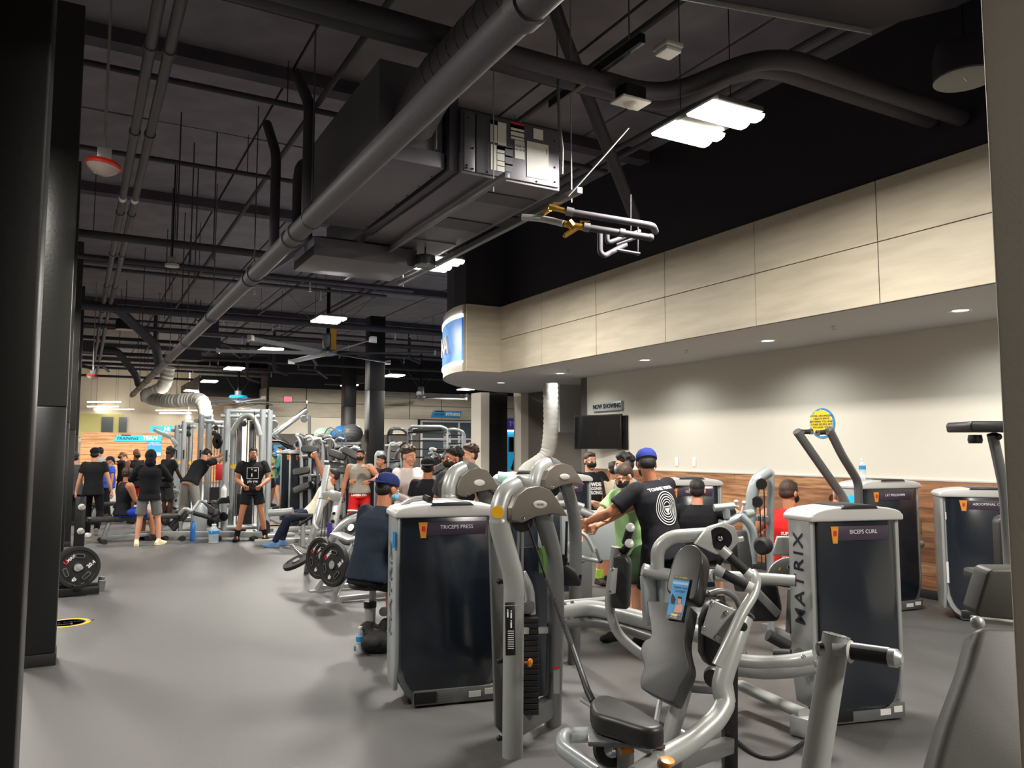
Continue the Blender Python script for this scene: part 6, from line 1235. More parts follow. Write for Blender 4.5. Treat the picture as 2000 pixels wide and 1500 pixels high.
# console at the right
CS = thing('console_stand', 'dark flat padded console on an angled grey post at the right edge', 'exercise machine', (D(1965, 1100, 4.6).x, D(1965, 1100, 4.6).y, 0))
B().prism([(-.16, -.03), (.3, -.03), (.3, .03), (-.155, .03), (-.165, .012)], .26, tuple(D(1925, 834, 4.6)), _r, (0, 0, 1)).build('console', 'black_plastic', CS, bevel=.014, seg=3); q0 = D(1975, 1100, 4.7)
B().tube([D(1938, 848, 4.6), D(1950, 900, 4.62), D(1962, 960, 4.65), D(1968, 1060, 4.7), (q0.x, q0.y, 0)], .03, 14, fil=.1).build('post', 'steel_dark', CS); B().lathe([(.035, 0), (.04, .02), (.035, .05)], tuple(D(1905, 866, 4.6)), (0, 0, 1), 18).ball(D(1950, 853, 4.55), .02).build('knob', 'black_plastic', CS)
SB = thing('machine_seat', 'small black seat and back cushion in front of the far right tower', 'seat', (D(1960, 1100, 5.2).x, D(1960, 1100, 5.2).y, 0)); q0 = D(1965, 1130, 5.2)
pad('back_cushion', SB, rrect(.2, .36, .05), D(1975, 1060, 5.2), (_r), (0, 0, 1), .09); B().prism(rrect(.5, .3, .06), .07, tuple(D(1975, 1124, 5.1)), (_r), (_f.x, _f.y, 0)).build('seat_cushion', 'vinyl', SB, bevel=.02, seg=3); B().cyl((q0.x, q0.y, 0), q0, .03, 12).build('post', 'steel', SB)
# handle machine held by the woman
HM = thing('leg_machine', 'grey boxy machine with curved handle bars and red knob held by the woman in green', 'exercise machine', (D(1130, 1100, 7).x, D(1130, 1100, 7).y, 0))
B().prism([(-.24, -.27), (.3, -.27), (.33, .05), (.2, .2), (-.24, .22)], .08, tuple(D(1143, 1040, 7.4)), (_r+_f*.2), (0, 0, 1)).build('side_plate', 'steel_blue', HM, bevel=.02); q0 = D(1143, 1100, 7.4); B().box((q0.x, q0.y, .04), (.5, .3, .08)).bar((q0.x, q0.y, 0), D(1143, 1080, 7.4), .12, .1).build('foot', 'steel_dark', HM, bevel=.01)
B().tube([D(1088, 984, 7.4), D(1115, 982, 7.4), D(1140, 990, 7.4)], .03, 12, fil=.05).build('top_rail', 'steel', HM); B().tube([D(1132, 1000, 6.7), D(1160, 1012, 6.7)], .05, 16).build('roller', 'steel_dark', HM); B().lathe([(.05, -.02), (.07, 0), (.05, .02)], tuple(D(1128, 1020, 6.65)), -_f-_r*.5, 20).build('hub', 'black_plastic', HM)
B().tube([D(1136, 1018, 6.5), D(1128, 1048, 6.4), D(1113, 1060, 6.4), D(1110, 1075, 6.4), D(1122, 1086, 6.4), D(1170, 1096, 6.35)], .018, 12, fil=.06).build('handle_loop', 'steel', HM); B().tube([D(1122, 1032, 6.1), D(1145, 1046, 6.1), D(1156, 1068, 6.1), D(1160, 1078, 6.1)], .016, 12, fil=.04).tube([D(1163, 1070, 6.2), D(1172, 1096, 6.3)], .014, 10).build('handle_bar', 'steel_light', HM)
B().ball(D(1141, 1020, 6.4), .022).build('red_knob', 'red_print', HM); B().ball(D(1173, 1096, 6.3), .018).build('end_ball', 'black_plastic', HM)
# triceps machine seat, posts, handle
TS = thing('triceps_seat', 'round black stool seat on a grey adjustable post left of the triceps tower', 'seat', (D(725, 1240, 6.4).x, D(725, 1240, 6.4).y, 0)); q0 = D(728, 1143, 6.4); q0.z = .555
B().lathe([(.0, .03), (.12, .028), (.185, .01), (.2, -.02), (.19, -.05), (.15, -.06), (0, -.06)], tuple(q0), (0, 0, 1), 32).build('seat_pad', 'vinyl', TS); B().cyl((q0.x, q0.y, .3), (q0.x, q0.y, .5), .028, 14).build('seat_post', 'steel_light', TS); B().tube([(q0.x-.02, q0.y, .0), (q0.x-.02, q0.y, .36)], .045, 16).build('outer_post', 'steel', TS); B().cyl((q0.x-.02, q0.y, .34), (q0.x-.02, q0.y, .39), .052, 16).build('collar', 'black_plastic', TS)
B().lathe([(.035, -.01), (.04, 0), (.035, .02)], tuple(V((q0.x+.09, q0.y-.02, .3))), (0, -1, 0), 18).build('adjust_knob', 'steel_dark', TS)
e1 = V((2.05, 5.3, .1)); B().tube([(q0.x, q0.y, .16), (q0.x+.2, q0.y-.25, .08), (2.2, 5.1, .08)], .045, 14, fil=.1).build('base_tube', 'steel', TS); B().box((q0.x-.02, q0.y, .015), (.2, .2, .03)).build('floor_plate', 'steel_dark', TS, bevel=.005)
t = thing('press_handle', 'bent light grey press arm over the top of the triceps tower', 'handle', tuple(D(810, 970, 5.2))); B().tube([D(775, 1005, 5.2), D(780, 990, 5.2), D(800, 976, 5.2), D(835, 972, 5.2)], .018, 12, fil=.05).build('arm', 'steel_light', t); B().tube([D(830, 972, 5.2), D(840, 976, 5.15)], .022, 12).build('grip', 'black_rubber', t)
# ---------------------------------------------------------------- plate loaded machines
def plate(p, ax, r=.225, th=.035, label=None, name='weight_plate', group=None, marks=True, parent=None, grp=True):
    t = thing(name, label, 'weight plate', tuple(p), group=group) if label else None
    ax = V(ax).normalized(); par = t if t else parent
    B().lathe([(.025, -th/2), (.05, -th/2), (.055, -th*.32), (r*.80, -th*.3), (r*.84, -th/2), (r*.98, -th/2), (r, -th*.3), (r, th*.3), (r*.98, th/2), (r*.84, th/2), (r*.80, th*.3), (.055, th*.32), (.05, th/2), (.025, th/2)], tuple(p), tuple(ax), 40).build('disc' if t else name, 'black_rubber', par)
    if marks and t:
        up_ = V((0, 0, 1)); ex = up_.cross(ax).normalized(); ey = ax.cross(ex)
        def pos(a, rr): return V(p)+ex*math.cos(a)*rr+ey*math.sin(a)*rr+ax*(th*.30+.002)
        for a in (1.45, 3.5, 5.45):
            c = pos(a, r*.56); dx = (-ex*math.sin(a)+ey*math.cos(a)); B().prism(rrect(r*.44, r*.2, r*.09), .008, tuple(c+ax*.004), tuple(dx), tuple(ax.cross(dx))).build('grip_slot', 'steel_dark', t)
            B().prism(rrect(r*.36, r*.13, r*.06), .01, tuple(c+ax*.005), tuple(dx), tuple(ax.cross(dx))).build('slot_opening', 'screen', t)
        c = pos(2.3, r*.55); ang = .7; d1 = ex*math.cos(ang)+ey*math.sin(ang); text('U', r*.26, 'red_print', t, tuple(c-d1*r*.2), d1, ax.cross(d1), ext=.001, bold=.003); text('MAX', r*.2, 'white_print', t, tuple(c+d1*r*.08), d1, ax.cross(d1), ext=.001, bold=.002)
        c = pos(.2, r*.58); d1 = ex*math.cos(.7)+ey*math.sin(.7); text('20.4', r*.24, 'white_print', t, tuple(c), d1, ax.cross(d1), ext=.001, bold=.002); c = pos(4.45, r*.6); text('45', r*.22, 'white_print', t, tuple(c), ex*.8+ey*.55, ax.cross(ex*.8+ey*.55), ext=.001, bold=.002)
    B().lathe([(.024, -th*.6), (.042, -th*.6), (.042, th*.6), (.024, th*.6)], tuple(p), tuple(ax), 20).build('hub_ring', 'steel_light', par)
    return t
PT = thing('plate_tree', 'black weight plate tree with silver pegs beside the left column', 'weight rack', (D(150, 1165, 8.8).x, D(150, 1165, 8.8).y, 0))
pc = D(152, 1108, 8.75); ax = V((.12, -1, 0)); px_, py_ = pc.x, pc.y+.14
B().bb((px_-.055, py_-.03, .05), (px_+.055, py_+.07, 1.08)).build('post', 'black_metal', PT, bevel=.006)
for z in (.97, .70, .42, pc.z): B().cyl((px_+.01, py_-.03, z), (px_+.03, py_-.2 if z == pc.z else py_-.11, z), .024, 16).build('peg', 'steel_light', PT); B().lathe([(.024, 0), (.036, .002), (.036, .016), (.02, .02)], (px_+.01, py_-.04, z), (.1, -1, 0), 18).build('peg_collar', 'silver_plastic', PT)
B().bar((px_-.3, py_-.18, .05), (px_+.22, py_-.18, .05), .06, .08).bar((px_-.3, py_+.12, .05), (px_+.22, py_+.12, .05), .06, .08).bar((px_, py_-.25, .1), (px_, py_+.2, .1), .08, .06).build('base', 'black_metal', PT, bevel=.005)
for dy in (-.18, .12): B().tube([(px_+.24, py_+dy, .03), (px_+.25, py_+dy, .15)], .035, 14).build('end_cap', 'steel_dark', PT)
plate((pc.x, pc.y, pc.z), (.14, -1, .02), .228, .05, 'large black 45 plate with red and white lettering on the plate tree'); plate((pc.x-.02, pc.y+.055, pc.z), (.14, -1, .02), .228, .045, 'second black plate right behind the lettered 45 plate', marks=False)
plate((px_-.28, py_+.06, .62), (-1, -.3, 0), .12, .06, 'small grey plates on a left peg half hidden by the column', marks=False)
# plate loaded chest machine
PL = thing('plate_loaded_machine', 'silver plate loaded machine with A-frame legs left of the seated man in navy', 'exercise machine', (D(690, 1170, 8.5).x, D(690, 1170, 8.5).y, 0))
def leg2(name, pts, w_, h_, m='steel_light', par=PL):
    b = B()
    for i in range(len(pts)-1): b.bar(pts[i], pts[i+1], w_, h_)
    return b.build(name, m, par, bevel=.006)
f1_ = atz(650, 1178); f1_.z = .02; leg2('leg', [f1_, D(697, 1068, 8.3), D(708, 1050, 8.3)], .08, .06); f2_ = atz(618, 1155); f2_.z = .02; leg2('leg', [f2_, D(652, 1105, 9)], .07, .05)
f3_ = atz(790, 1165); f3_.z = .05; leg2('base_bar', [f1_+V((0, 0, .02)), f3_], .07, .05); f4_ = atz(770, 1145); f4_.z = .05; leg2('base_bar', [f2_+V((0, 0, .02)), f4_], .07, .05)
for f in (f1_, f2_): B().box((f.x, f.y, .008), (.16, .1, .016)).build('foot_plate', 'steel_light', PL)
B().tube([D(645, 1065, 8.6), D(652, 1045, 8.6), D(675, 1018, 8.6), D(705, 1008, 8.6), D(760, 1005, 8.6)], .05, 14, fil=.2, flat=.8).build('curved_beam', 'steel_light', PL)
B().bar(D(655, 1042, 8.4), D(690, 1055, 8.3), .2, .03).build('platform', 'steel_light', PL, bevel=.006); B().bar(D(700, 1045, 8.4), D(668, 1105, 8.3), .08, .05).build('arm', 'steel_light', PL, bevel=.006); B().tube([D(668, 1108, 8.3), D(650, 1104, 8.2)], .026, 12).tube([D(668, 1108, 8.3), D(632, 1092, 8.6)], .026, 12).build('plate_horn', 'chrome', PL)
plate(D(652, 1103, 8.1), -_f*.75-_r*.62+V((0, 0, .15)), .225, .05, 'front black plate with red lettering on the silver plate loaded machine'); plate(D(625, 1090, 8.6), -_f*.75-_r*.62+V((0, 0, .15)), .225, .05, 'larger rear black plate on the silver plate loaded machine'); plate(D(630, 1086, 8.45), -_f*.75-_r*.62+V((0, 0, .15)), .14, .04, 'small black plate between the two large plates on the plate loaded machine'); plate(D(688, 1032, 8.9), -_f*.75-_r*.4+V((0, 0, .5)), .2, .05, 'black plate under the curved silver beam')
plate(D(580, 1097, 9.2), -_f*.3-_r*.4+V((0, 0, 1)), .17, .04, 'grey edged plate tilted on a low horn at the far left of the silver machine', marks=False)
P2 = thing('lat_machine', 'silver slanted machine frame with handles behind the plate loaded machine', 'exercise machine', (D(620, 1120, 9.6).x, D(620, 1120, 9.6).y, 0))
g0 = atz(598, 1120); g0.z = .02; leg2('upright', [g0, D(607, 1060, 9.7), D(628, 975, 9.9), D(640, 910, 10.2)], .07, .06, par=P2); g1 = atz(640, 1100); g1.z = .02; leg2('upright', [g1, D(646, 1055, 9.7), D(661, 970, 9.9)], .09, .06, par=P2)
B().prism([(-.1, -.02), (.12, -.05), (.14, .06), (.02, .1), (-.1, .07)], .05, tuple(D(645, 972, 9.8)), _r, (0, 0, 1)).build('head_box', 'steel_light', P2, bevel=.01); B().prism([(-.02, 0), (.02, 0), (0, .03)], .006, tuple(D(642, 975, 9.7)), _r, (0, 0, 1)).build('warning_triangle', 'yellow_vinyl', P2)
T_('side_handle', P2, [D(584, 1026, 9.6), D(605, 1012, 9.6), D(615, 1005, 9.6)], .018, 'black_rubber', fil=.02); T_('side_handle', P2, [D(615, 1005, 9.6), D(612, 1025, 9.5), D(622, 1035, 9.4)], .02, 'steel'); T_('low_horn', P2, [D(568, 1065, 9.3), D(590, 1085, 9.3), D(598, 1092, 9.4)], .022, 'chrome', fil=.02)
pad('seat_pad', P2, rrect(.4, .07, .03), D(592, 1006, 13.2), _r, (0, 0, 1), .3); B().box(tuple(D(644, 1035, 9.65)), (.06, .01, .17), rz=-YAW).build('label', 'purple_sign', P2); g2_ = D(592, 1015, 13.2); B().cyl((g2_.x, g2_.y, 0), g2_, .04, 12).build('seat_post', 'steel', P2)
bolts(P2, [D(653, 1003, 9.8), D(650, 1018, 9.75), D(646, 1030, 9.7)], -_f, .018, m='black_plastic'); b = B(); b.cyl(D(633, 990, 9.75), D(625, 1070, 9.6), .006, 6).cyl(D(638, 990, 9.75), D(631, 1075, 9.6), .006, 6).build('cable', 'cable', P2)
T_('base_rail', P2, [D(525, 1002, 13.2), D(560, 1000, 13.2), D(572, 998, 13.2)], .06, 'steel', fil=.05); q0 = D(545, 1030, 13.4); B().bar((q0.x-.4, q0.y, .06), (q0.x+.9, q0.y-.2, .06), .1, .09).build('floor_rail', 'steel', P2, bevel=.01)
# ---------------------------------------------------------------- cable machine cluster
def frame(label, xs, w_, ztop, arch=None, stack=True, m='steel_blue'):
    q0 = D(sum(xs)/len(xs), 1000, w_); t = thing('cable_machine', label, 'exercise machine', (q0.x, q0.y, 0)); tops = []
    for k, x_ in enumerate(xs):
        g = D(x_, 1000, w_+(k % 2)*.35); B().prism(rrect(.11, .13, .045), ztop, (g.x, g.y, ztop/2+.03), (1, 0, 0), (0, 1, 0)).build('post', m, t); tops.append(V((g.x, g.y, ztop))); B().box((g.x, g.y, .03), (.2, .3, .06)).build('foot', 'steel_dark', t, bevel=.01)
    B().tube([tops[0], tops[-1]], .045, 12).tube([tops[0]-V((.12, 0, .1)), tops[-1]+V((.1, 0, -.1))], .04, 12).build('top_rail', m, t); B().tube([tops[0]-V((0, 0, ztop-.1)), tops[-1]-V((0, 0, ztop-.1))], .05, 12).build('base_rail', 'steel', t)
    a, c = tops[0], tops[-1]
    if stack:
        for f_ in (.3, .5, .7):
            g = a.lerp(c, f_); B().cyl((g.x, g.y+.1, .1), (g.x, g.y+.1, ztop-.03), .012, 8).build('guide_rod', 'chrome', t)
        g = a.lerp(c, .5); b = B()
        for k in range(14): b.box((g.x, g.y+.1, .14+k*.045), (.26, .12, .04))
        b.build('weight_stack', 'black_rubber', t); B().cyl((g.x+.12, g.y, .8), (g.x+.12, g.y, ztop), .006, 6).cyl((g.x-.12, g.y, .6), (g.x-.12, g.y, ztop), .006, 6).build('cable', 'cable', t)
        for (f_, z) in ((.38, ztop-.25), (.62, ztop-.3), (.5, ztop-.12)): g = a.lerp(c, f_); B().lathe([(.05, -.015), (.06, -.012), (.05, 0), (.06, .012), (.05, .015)], (g.x, g.y-.05, z), (.4, -1, 0), 20).build('pulley', 'black_plastic', t)
    g = tops[0]; B().box((g.x, g.y-.08, 1.5), (.03, .03, .22)).build('slot_plate', 'black_plastic', t)
    if len(tops) > 1: g = tops[1]; B().lathe([(.05, 0), (.05, .006)], (g.x, g.y-.07, 1.28), (0, -1, 0), 20).build('yellow_dot', 'yellow_paint', t)
    return t, tops
cm, tp = frame('tall multi cable frame behind and around the man in the printed black t-shirt', (438, 451, 508, 522), 15.3, 2.38)
B().tube([D(453, 846, 14.9), D(462, 828, 14.9), D(475, 812, 14.9), D(492, 811, 14.9), D(502, 828, 14.9), D(507, 850, 14.9)], .05, 14, fil=.3).build('arched_bar', 'steel', cm); q0 = chain(cm)
for g in (.35, .65): c = tp[0].lerp(tp[-1], g); B().bb((c.x-.05, c.y+.25, .3), (c.x+.05, c.y+.3, 2.2)).build('inner_post', 'steel_dark', cm)
frame('cable frame left of the tall one, behind the leaning man', (387, 402), 16.6, 2.33, stack=False); frame('cable frame between the leaning man and the printed black t-shirt', (402, 430), 18.0, 2.25)
frame('far cable frame behind the man with the afro', (354, 368), 19.5, 2.3); frame('farthest left cable frame under the second cyan sign', (340, 346), 20.5, 2.22, stack=False)
t = thing('pulldown_station', 'pale slanted arm reaching left from the farthest cable frame', 'machine arm', tuple(D(320, 842, 20.5))); B().bar(D(301, 838, 20.5), D(336, 855, 20.5), .1, .1).bar(D(336, 855, 20.5), D(345, 870, 20.5), .1, .1).build('arm', 'steel_blue', t, bevel=.01)
for k, (x_, y_, w_, m_) in enumerate(((425, 860, 17.5, 'black_plastic'), (418, 838, 17.5, 'steel_dark'), (505, 888, 15.5, 'black_plastic'))): pass
tag(B().lathe([(.16, -.02), (.17, 0), (.16, .02), (.05, .02), (.05, -.02)], tuple(D(425, 862, 17.2)), (-1, -.5, 0), 30).build('hanging_plate_wheel', 'black_plastic'), 'large dark cable wheel hanging inside the middle cable frame', 'pulley wheel')
if True:
    tag(B().cyl(ROPE, V((ROPE.x, ROPE.y, 2.3)), .006, 6).build('steel_cable', 'cable'), 'thin cable running up from the rope handle into the tall cable frame', 'cable')
# sled machine with diagonal rail
t = thing('leg_press', 'pale silver diagonal sled rail rising right of the tall cable frame', 'exercise machine', (D(570, 1000, 19).x, D(570, 1000, 19).y, 0))
B().bar(D(524, 858, 18.5), D(600, 801, 19), .2, .1).build('rail', 'steel_light', t, bevel=.04, seg=3); B().bar(D(528, 850, 18.8), D(598, 797, 19.2), .06, .05).build('rail_edge', 'chrome', t, bevel=.01); B().bar(D(604, 812, 19.2), D(606, 990, 19.2), .06, .06).build('support', 'steel', t)
for (x_, y_, r) in ((536, 829, .1), (594, 818, .09), (530, 840, .07)): B().lathe([(r*.9, -.02), (r, 0), (r*.9, .02)], tuple(D(x_, y_, 18.6)), -_f, 24).build('wheel', 'steel_light', t)
b = B().bar(D(535, 850, 18.2), D(570, 876, 18.0), .3, .04); b.build('foot_board', 'black_metal', t, bevel=.01); B().tube([D(520, 862, 17.8), D(545, 862, 17.8), D(572, 872, 17.8)], .03, 8).build('guard_tube', 'black_metal', t); q0 = D(525, 862, 18.5); B().bar((q0.x, q0.y, 0), q0, .1, .1).build('front_leg', 'steel_light', t)
# upper body machine jumble in the middle distance
def jumble(label, x0, x1, y0, y1, w_, seed, m='steel', name='strength_machine', nn_=5):
    random.seed(seed); q0 = D((x0+x1)/2, 1000, w_); t = thing(name, label, 'exercise machine', (q0.x, q0.y, 0))
    for k in range(nn_):
        xa = x0+(x1-x0)*(k+.5)/nn_; yt = y0+random.random()*12; g = D(xa, 1000, w_+.3*(k % 2)); dx = random.uniform(-8, 8)
        T_('upright', t, [(g.x, g.y, .02), D(xa, (y0+y1)/2, w_+.3*(k % 2)), D(xa+dx*.5, yt+12, w_), D(xa+dx*2, yt, w_), D(xa+dx*2+random.choice((-14, 14)), yt+4, w_)], .035, random.choice((m, 'steel_light', 'steel_dark')), 10, .15)
    for k in range(3):
        ya = y0+8+(y1-y0)*k/3; T_('cross_bar', t, [D(x0, ya, w_), D(x1, ya+random.uniform(-5, 5), w_)], .03, random.choice(('black_metal', m)), 10)
    for k in range(3):
        c = D(random.uniform(x0, x1), random.uniform(y0+15, y1), w_-.3); pad('pad', t, rrect(.34, .14, .05), c, _r+V((0, 0, random.uniform(-.6, .6))), V((0, 0, 1))+_f*.3, .1)
    for k in range(2): c = D(random.uniform(x0, x1), random.uniform(y0+10, y1), w_-.2); B().lathe([(.08, -.02), (.09, 0), (.08, .02)], tuple(c), -_f-_r*random.uniform(-1, 1), 20).build('pulley', 'black_plastic', t)
    g = D((x0+x1)/2, 1000, w_); B().bar((g.x-.6, g.y, .05), (g.x+.6, g.y, .05), .1, .09).bar((g.x, g.y-.5, .05), (g.x, g.y+.5, .05), .1, .09).build('base', 'steel', t, bevel=.01)
    return t
jumble('grey shoulder machine with black handles left of the exercise balls', 585, 625, 845, 960, 15.8, 4); jumble('grey machine under the grey exercise ball left of the man in the grey tank', 628, 662, 850, 980, 15.2, 9); jumble('machine with slanted pads just left of the man in red shorts', 655, 690, 868, 990, 15.0, 12, nn_=3)
jumble('grey rounded machine between column and climbing rack', 752, 790, 862, 960, 17.5, 21, nn_=3); jumble('machine seen between the white shirt and the charcoal shirt', 845, 880, 875, 960, 15.5, 31, nn_=3)
jumble('low machine behind the seated man and hooded figure', 225, 262, 1000, 1030, 18, 35, nn_=2); jumble('low grey machine between hooded figure and leaning man', 315, 345, 950, 1010, 17.5, 41, nn_=3); jumble('low machine at feet level between the two cable frames', 398, 440, 975, 1030, 15.4, 45, nn_=4, m='steel_blue')
t = thing('handle_rack', 'rack of round grip handles left of the grey exercise ball', 'rack', (D(650, 1000, 17).x, D(650, 1000, 17).y, 0))
for k in range(3):
    c = D(645+k*9, 862+k*4, 17); vs = [c+_r*math.cos(a)*.15+V((0, 0, math.sin(a)*.3)) for a in [2*PI*j/18 for j in range(18)]]; B().tube(vs, .014, 8, closed=True).build('ring', 'steel_dark', t)
q0 = D(655, 870, 17); B().bar((q0.x-.4, q0.y, q0.z), (q0.x+.5, q0.y, q0.z), .04, .04).bar((q0.x, q0.y, 0), q0, .06, .06).build('rack_bar', 'steel', t)
# exercise balls on a rack
t = thing('ball_rack', 'grey tube rack holding the exercise balls behind the machines', 'rack', (D(665, 1000, 21).x, D(665, 1000, 21).y, 0))
for (xa, xb, y_) in ((620, 705, 866), (620, 705, 860)): B().cyl(D(xa, y_, 21), D(xb, y_, 20.6 if y_ == 866 else 21.4), .025, 8).build('rail', 'steel_dark', t)
for x_ in (622, 703): g = D(x_, 866, 21); B().bar((g.x, g.y, 0), g, .06, .06).build('leg', 'steel_dark', t)
for (x_, y_, r, m_, lab) in ((687, 847, .3, 'ball_grey', 'large glossy grey exercise ball on the rack'), (668, 848, .27, 'ball_blue', 'blue exercise ball partly hidden behind the grey one'), (633, 851, .27, 'ball_green', 'pale green exercise ball at the left of the rack')):
    c = D(x_, y_, 21); bo_ = thing('exercise_ball', lab, 'ball', tuple(c)); B().ball(c, (r, r, r*.86), n=28, m_=18).build('shell', m_, bo_); b = B()
    for k in range(5): z = (-.5+k*.25)*r; rr = math.sqrt(max(0, 1-(z/(r*.86))**2))*r; b.tube([c+V((rr*math.cos(a), rr*math.sin(a), z)) for a in [2*PI*j/24 for j in range(24)]], .006, 5, closed=True)
    b.build('ribs', m_, bo_)
tag(B().box(tuple(aty(563, 880, 31.93)), (1.2, .1, .45)).build('blue_banner', 'blue_vinyl', bevel=.02), 'small blue banner on the far wall behind the young man in teal', 'banner')
# climbing and squat racks in front of the studio glass
def rack(label, x0, x1, yt, w_, m='steel_dark'):
    q0 = D((x0+x1)/2, 1000, w_); t = thing('squat_rack', label, 'rack', (q0.x, q0.y, 0))
    for k, dd in enumerate((0, .9)):
        a, c = D(x0+5*k, 1000, w_+dd), D(x1+5*k, 1000, w_+dd)
        T_('frame_loop', t, [(a.x, a.y, .02), (a.x, a.y, D(x0, yt, w_).z-.1), D(x0+8, yt, w_+dd), D(x1-8, yt, w_+dd), (c.x, c.y, D(x0, yt, w_).z-.1), (c.x, c.y, .02)], .045, m, 12, .25)
    for k in range(4): y_ = yt+12+k*16; B().cyl(D(x0, y_, w_), D(x1, y_, w_), .02, 8).build('rung', 'black_metal', t)
    return t
rack('dark tube rack left of the curly haired men', 757, 793, 837, 21); rack('large rounded squat rack behind the man in the white long sleeve', 796, 872, 833, 22, 'steel'); rack('second rounded rack left of the bulkhead column', 868, 902, 838, 23, 'steel')
t = bpy.data.objects['squat_rack']; tag(B().bar(D(806, 841, 21.5), D(864, 839, 21.5), .12, .1).build('monkey_bar', 'black_metal', bevel=.02), 'knurled black bar across the top of the large squat rack', 'bar')
# ---------------------------------------------------------------- benches and low parts at left
def bench(label, p, rz, L=1.15, z=.45, wd=.3):
    t = thing('flat_bench', label, 'bench', (p.x, p.y, 0), rz); B().prism(rrect(L, wd, .07), .08, (0, 0, z-.04), (1, 0, 0), (0, 1, 0)).build('pad', 'vinyl', t, world=False, bevel=.02, seg=3)
    for sx in (-L*.33, L*.33): B().bar((sx, 0, .03), (sx*.8, 0, z-.09), .07, .07).build('leg', 'steel_blue', t, world=False, bevel=.005); B().cyl((sx, -.25, .04), (sx, .25, .04), .04, 14).build('foot', 'black_rubber', t, world=False)
    B().bar((-L*.33, 0, .1), (L*.33, 0, .1), .06, .06).build('beam', 'steel_blue', t, world=False, bevel=.005); return t
bench('black flat bench under the bald man in the tank top', D(262, 1015, 13.95), math.radians(8), 1.5); bench('grey bench behind the bald man by the walking man', D(215, 995, 17.5), math.radians(20), 1.2)
t = thing('floor_frame', 'long low grey base frame running right from the flat bench to the cable frame', 'machine base', (D(380, 1050, 14.2).x, D(380, 1050, 14.2).y, 0)); g0, g1 = atz(262, 1056), atz(520, 1056)
B().bar((g0.x, g0.y+.2, .1), (g1.x, g1.y+.1, .1), .1, .1).build('beam', 'steel', t, bevel=.01)
for k in range(4): c = V((g0.x, g0.y+.2, 0)).lerp(V((g1.x, g1.y+.1, 0)), .1+k*.27); B().cyl((c.x, c.y-.2, .04), (c.x, c.y+.2, .04), .045, 14).build('foot', 'black_rubber', t)
t = thing('leg_curl_arm', 'black slanted padded rollers between the hooded figure and the blue bottle', 'exercise machine', (D(345, 1045, 14.3).x, D(345, 1045, 14.3).y, 0))
for k, (a, b_) in enumerate((((332, 1030), (360, 997)), ((337, 1036), (365, 1003)))): B().bar(D(*a, 14.2), D(*b_, 14.4), .05, .09).build('pad', 'black_rubber', t, bevel=.01)
B().tube([D(350, 1005, 14.3), D(362, 992, 14.3), D(375, 1000, 14.3), D(390, 978, 14.4)], .03, 10, fil=.05).tube([D(352, 1018, 14.3), D(352, 1050, 14.3)], .04, 10).build('arm', 'steel', t)
q0 = D(388, 1000, 14.8); B().prism([(-.14, 0), (.14, 0), (.16, .45), (.05, .58), (-.1, .52)], .14, (q0.x, q0.y, .05), (1, 0, 0), (0, 0, 1)).build('body', 'steel_blue', t, bevel=.04, seg=3)
B().tube([D(378, 1002, 14.3), D(400, 1008, 14.3), D(412, 1012, 14.3)], .04, 10).build('roller', 'black_rubber', t)
t = thing('small_wheel_plate', 'black spoked weight plate standing on the floor right of the printed black t-shirt man', 'weight plate', tuple(D(517, 1037, 14.6))); plate(D(517, 1037, 14.6), (.9, -.6, 0), .2, .05, parent=t, marks=False, name='disc'); q0 = atz(530, 1048); B().box((q0.x, q0.y, .03), (.8, .3, .05)).build('base', 'steel_light', t, bevel=.01)
# ---------------------------------------------------------------- small things
def bottle(p, label, h=.21, r=.032, liquid='water', capm='white_paint', labelm='blue_vinyl', name='water_bottle'):
    t = thing(name, label, 'bottle', tuple(p)); x, y, z = p
    B().lathe([(r*.85, 0), (r, .01), (r*.94, h*.15), (r, h*.3), (r*.95, h*.5), (r, h*.68), (r*.6, h*.84), (r*.4, h*.9), (r*.4, h*.94)], (x, y, z), (0, 0, 1), 20).build('body', liquid, t); B().lathe([(r*.45, h*.93), (r*.45, h), (0, h)], (x, y, z), (0, 0, 1), 16).build('cap', capm, t)
    if labelm: B().lathe([(r*1.02, h*.46), (r*1.02, h*.66)], (x, y, z), (0, 0, 1), 20).build('label', labelm, t); B().lathe([(r*1.025, h*.45), (r*1.03, h*.47)], (x, y, z), (0, 0, 1), 20).build('white_band', 'white_paint', t)
    return t
bottle(atz(703, 1278), 'small clear water bottle standing on the floor before the triceps stool', .215, .034); bottle(atz(376, 1057), 'slim bright blue bottle on the floor by the grey sweatpants', .36, .045, 'plastic_blue', 'plastic_blue', None)
jg = bottle(atz(417, 1061), 'big clear gallon water jug with blue band on the floor', .33, .085); p = atz(417, 1061); B().tube([(p.x, p.y-.03, .28), (p.x-.04, p.y-.07, .26), (p.x-.05, p.y-.08, .19)], .01, 8, fil=.02).build('handle', 'plastic_clear', jg)
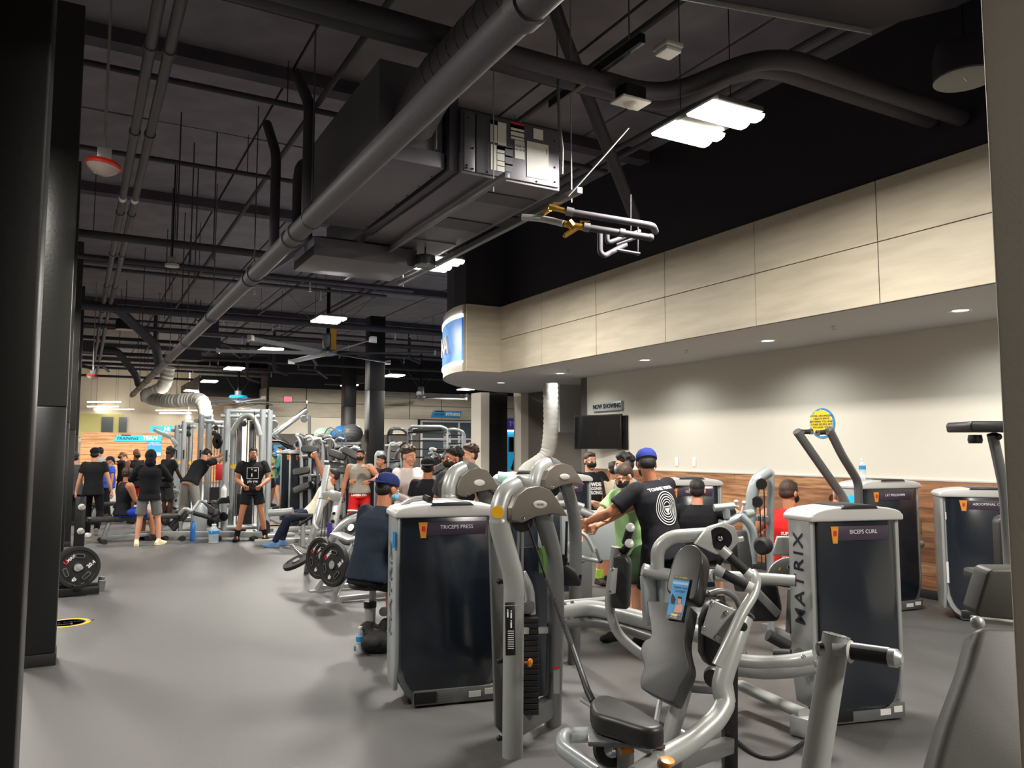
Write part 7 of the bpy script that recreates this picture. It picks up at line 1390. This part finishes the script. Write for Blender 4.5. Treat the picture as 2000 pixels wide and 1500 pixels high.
bottle((7.02, 5.30, 1.315), 'clear water bottle with blue label standing on the tower beside the lever arms', .215, .033); q0 = D(437, 972, 14.6); bottle(q0, 'white lidded shaker cup in the holder left of the printed black t-shirt man', .24, .05, 'white_paint', 'white_paint', None, 'shaker_cup')
tag(B().prism([(-.12, -.08), (.12, -.08), (.1, .06), (-.08, .0)], .15, (q0.x, q0.y+.1, q0.z-.03), (1, 0, 0), (0, 0, 1)).build('cup_holder', 'black_plastic', bevel=.01), 'black cup holder bracket on the tall cable frame', 'holder')
tag(B().box(tuple(D(429, 922, 17.0)), (.16, .1, .35)).build('red_box', 'red_print', bevel=.01), 'small red box inside the cable frames', 'box')
p = atz(740, 1276); t = thing('drawstring_bag', 'black slouched drawstring backpack on the floor at the foot of the stool', 'bag', (p.x, p.y, 0)); random.seed(2); b = P_()
for k in range(16): b.ball((p.x+random.uniform(-.09, .11), p.y+random.uniform(-.03, .12), .06+random.uniform(0, .13)*(1-abs(k-8)/16)), (random.uniform(.06, .1), .07, random.uniform(.045, .09)), n=12, m_=8)
b.ball((p.x+.02, p.y+.05, .05), (.17, .11, .055)).ball((p.x+.08, p.y+.06, .2), (.06, .05, .06)); mo = remesh(b, .012, 2); [setattr(v, 'co', v.co-V((p.x, p.y, 0))) for v in mo.vertices]; mesh_obj('sack', mo, 'bag_cloth', t)
B().tube([(p.x-.1, p.y-.05, .02), (p.x-.16, p.y-.06, .05), (p.x-.15, p.y, .12), (p.x-.05, p.y, .2)], .005, 6, fil=.04).tube([(p.x-.1, p.y-.06, .015), (p.x+.05, p.y-.12, .012), (p.x+.12, p.y-.08, .02)], .005, 6, fil=.04).build('cord', 'black_rubber', t)
wp = chain(pr['t']) @ pr['WR'][1] if False else None
B().cyl(SPRAY, SPRAY+V((0, 0, .09)), .02, 12).build('body', 'white_paint', bt); B().lathe([(.014, 0), (.01, .03), (0, .032)], tuple(SPRAY+V((0, 0, .09))), (0, 0, 1), 12).build('cap', 'orange_plastic', bt)
q0 = atz(600, 1030)
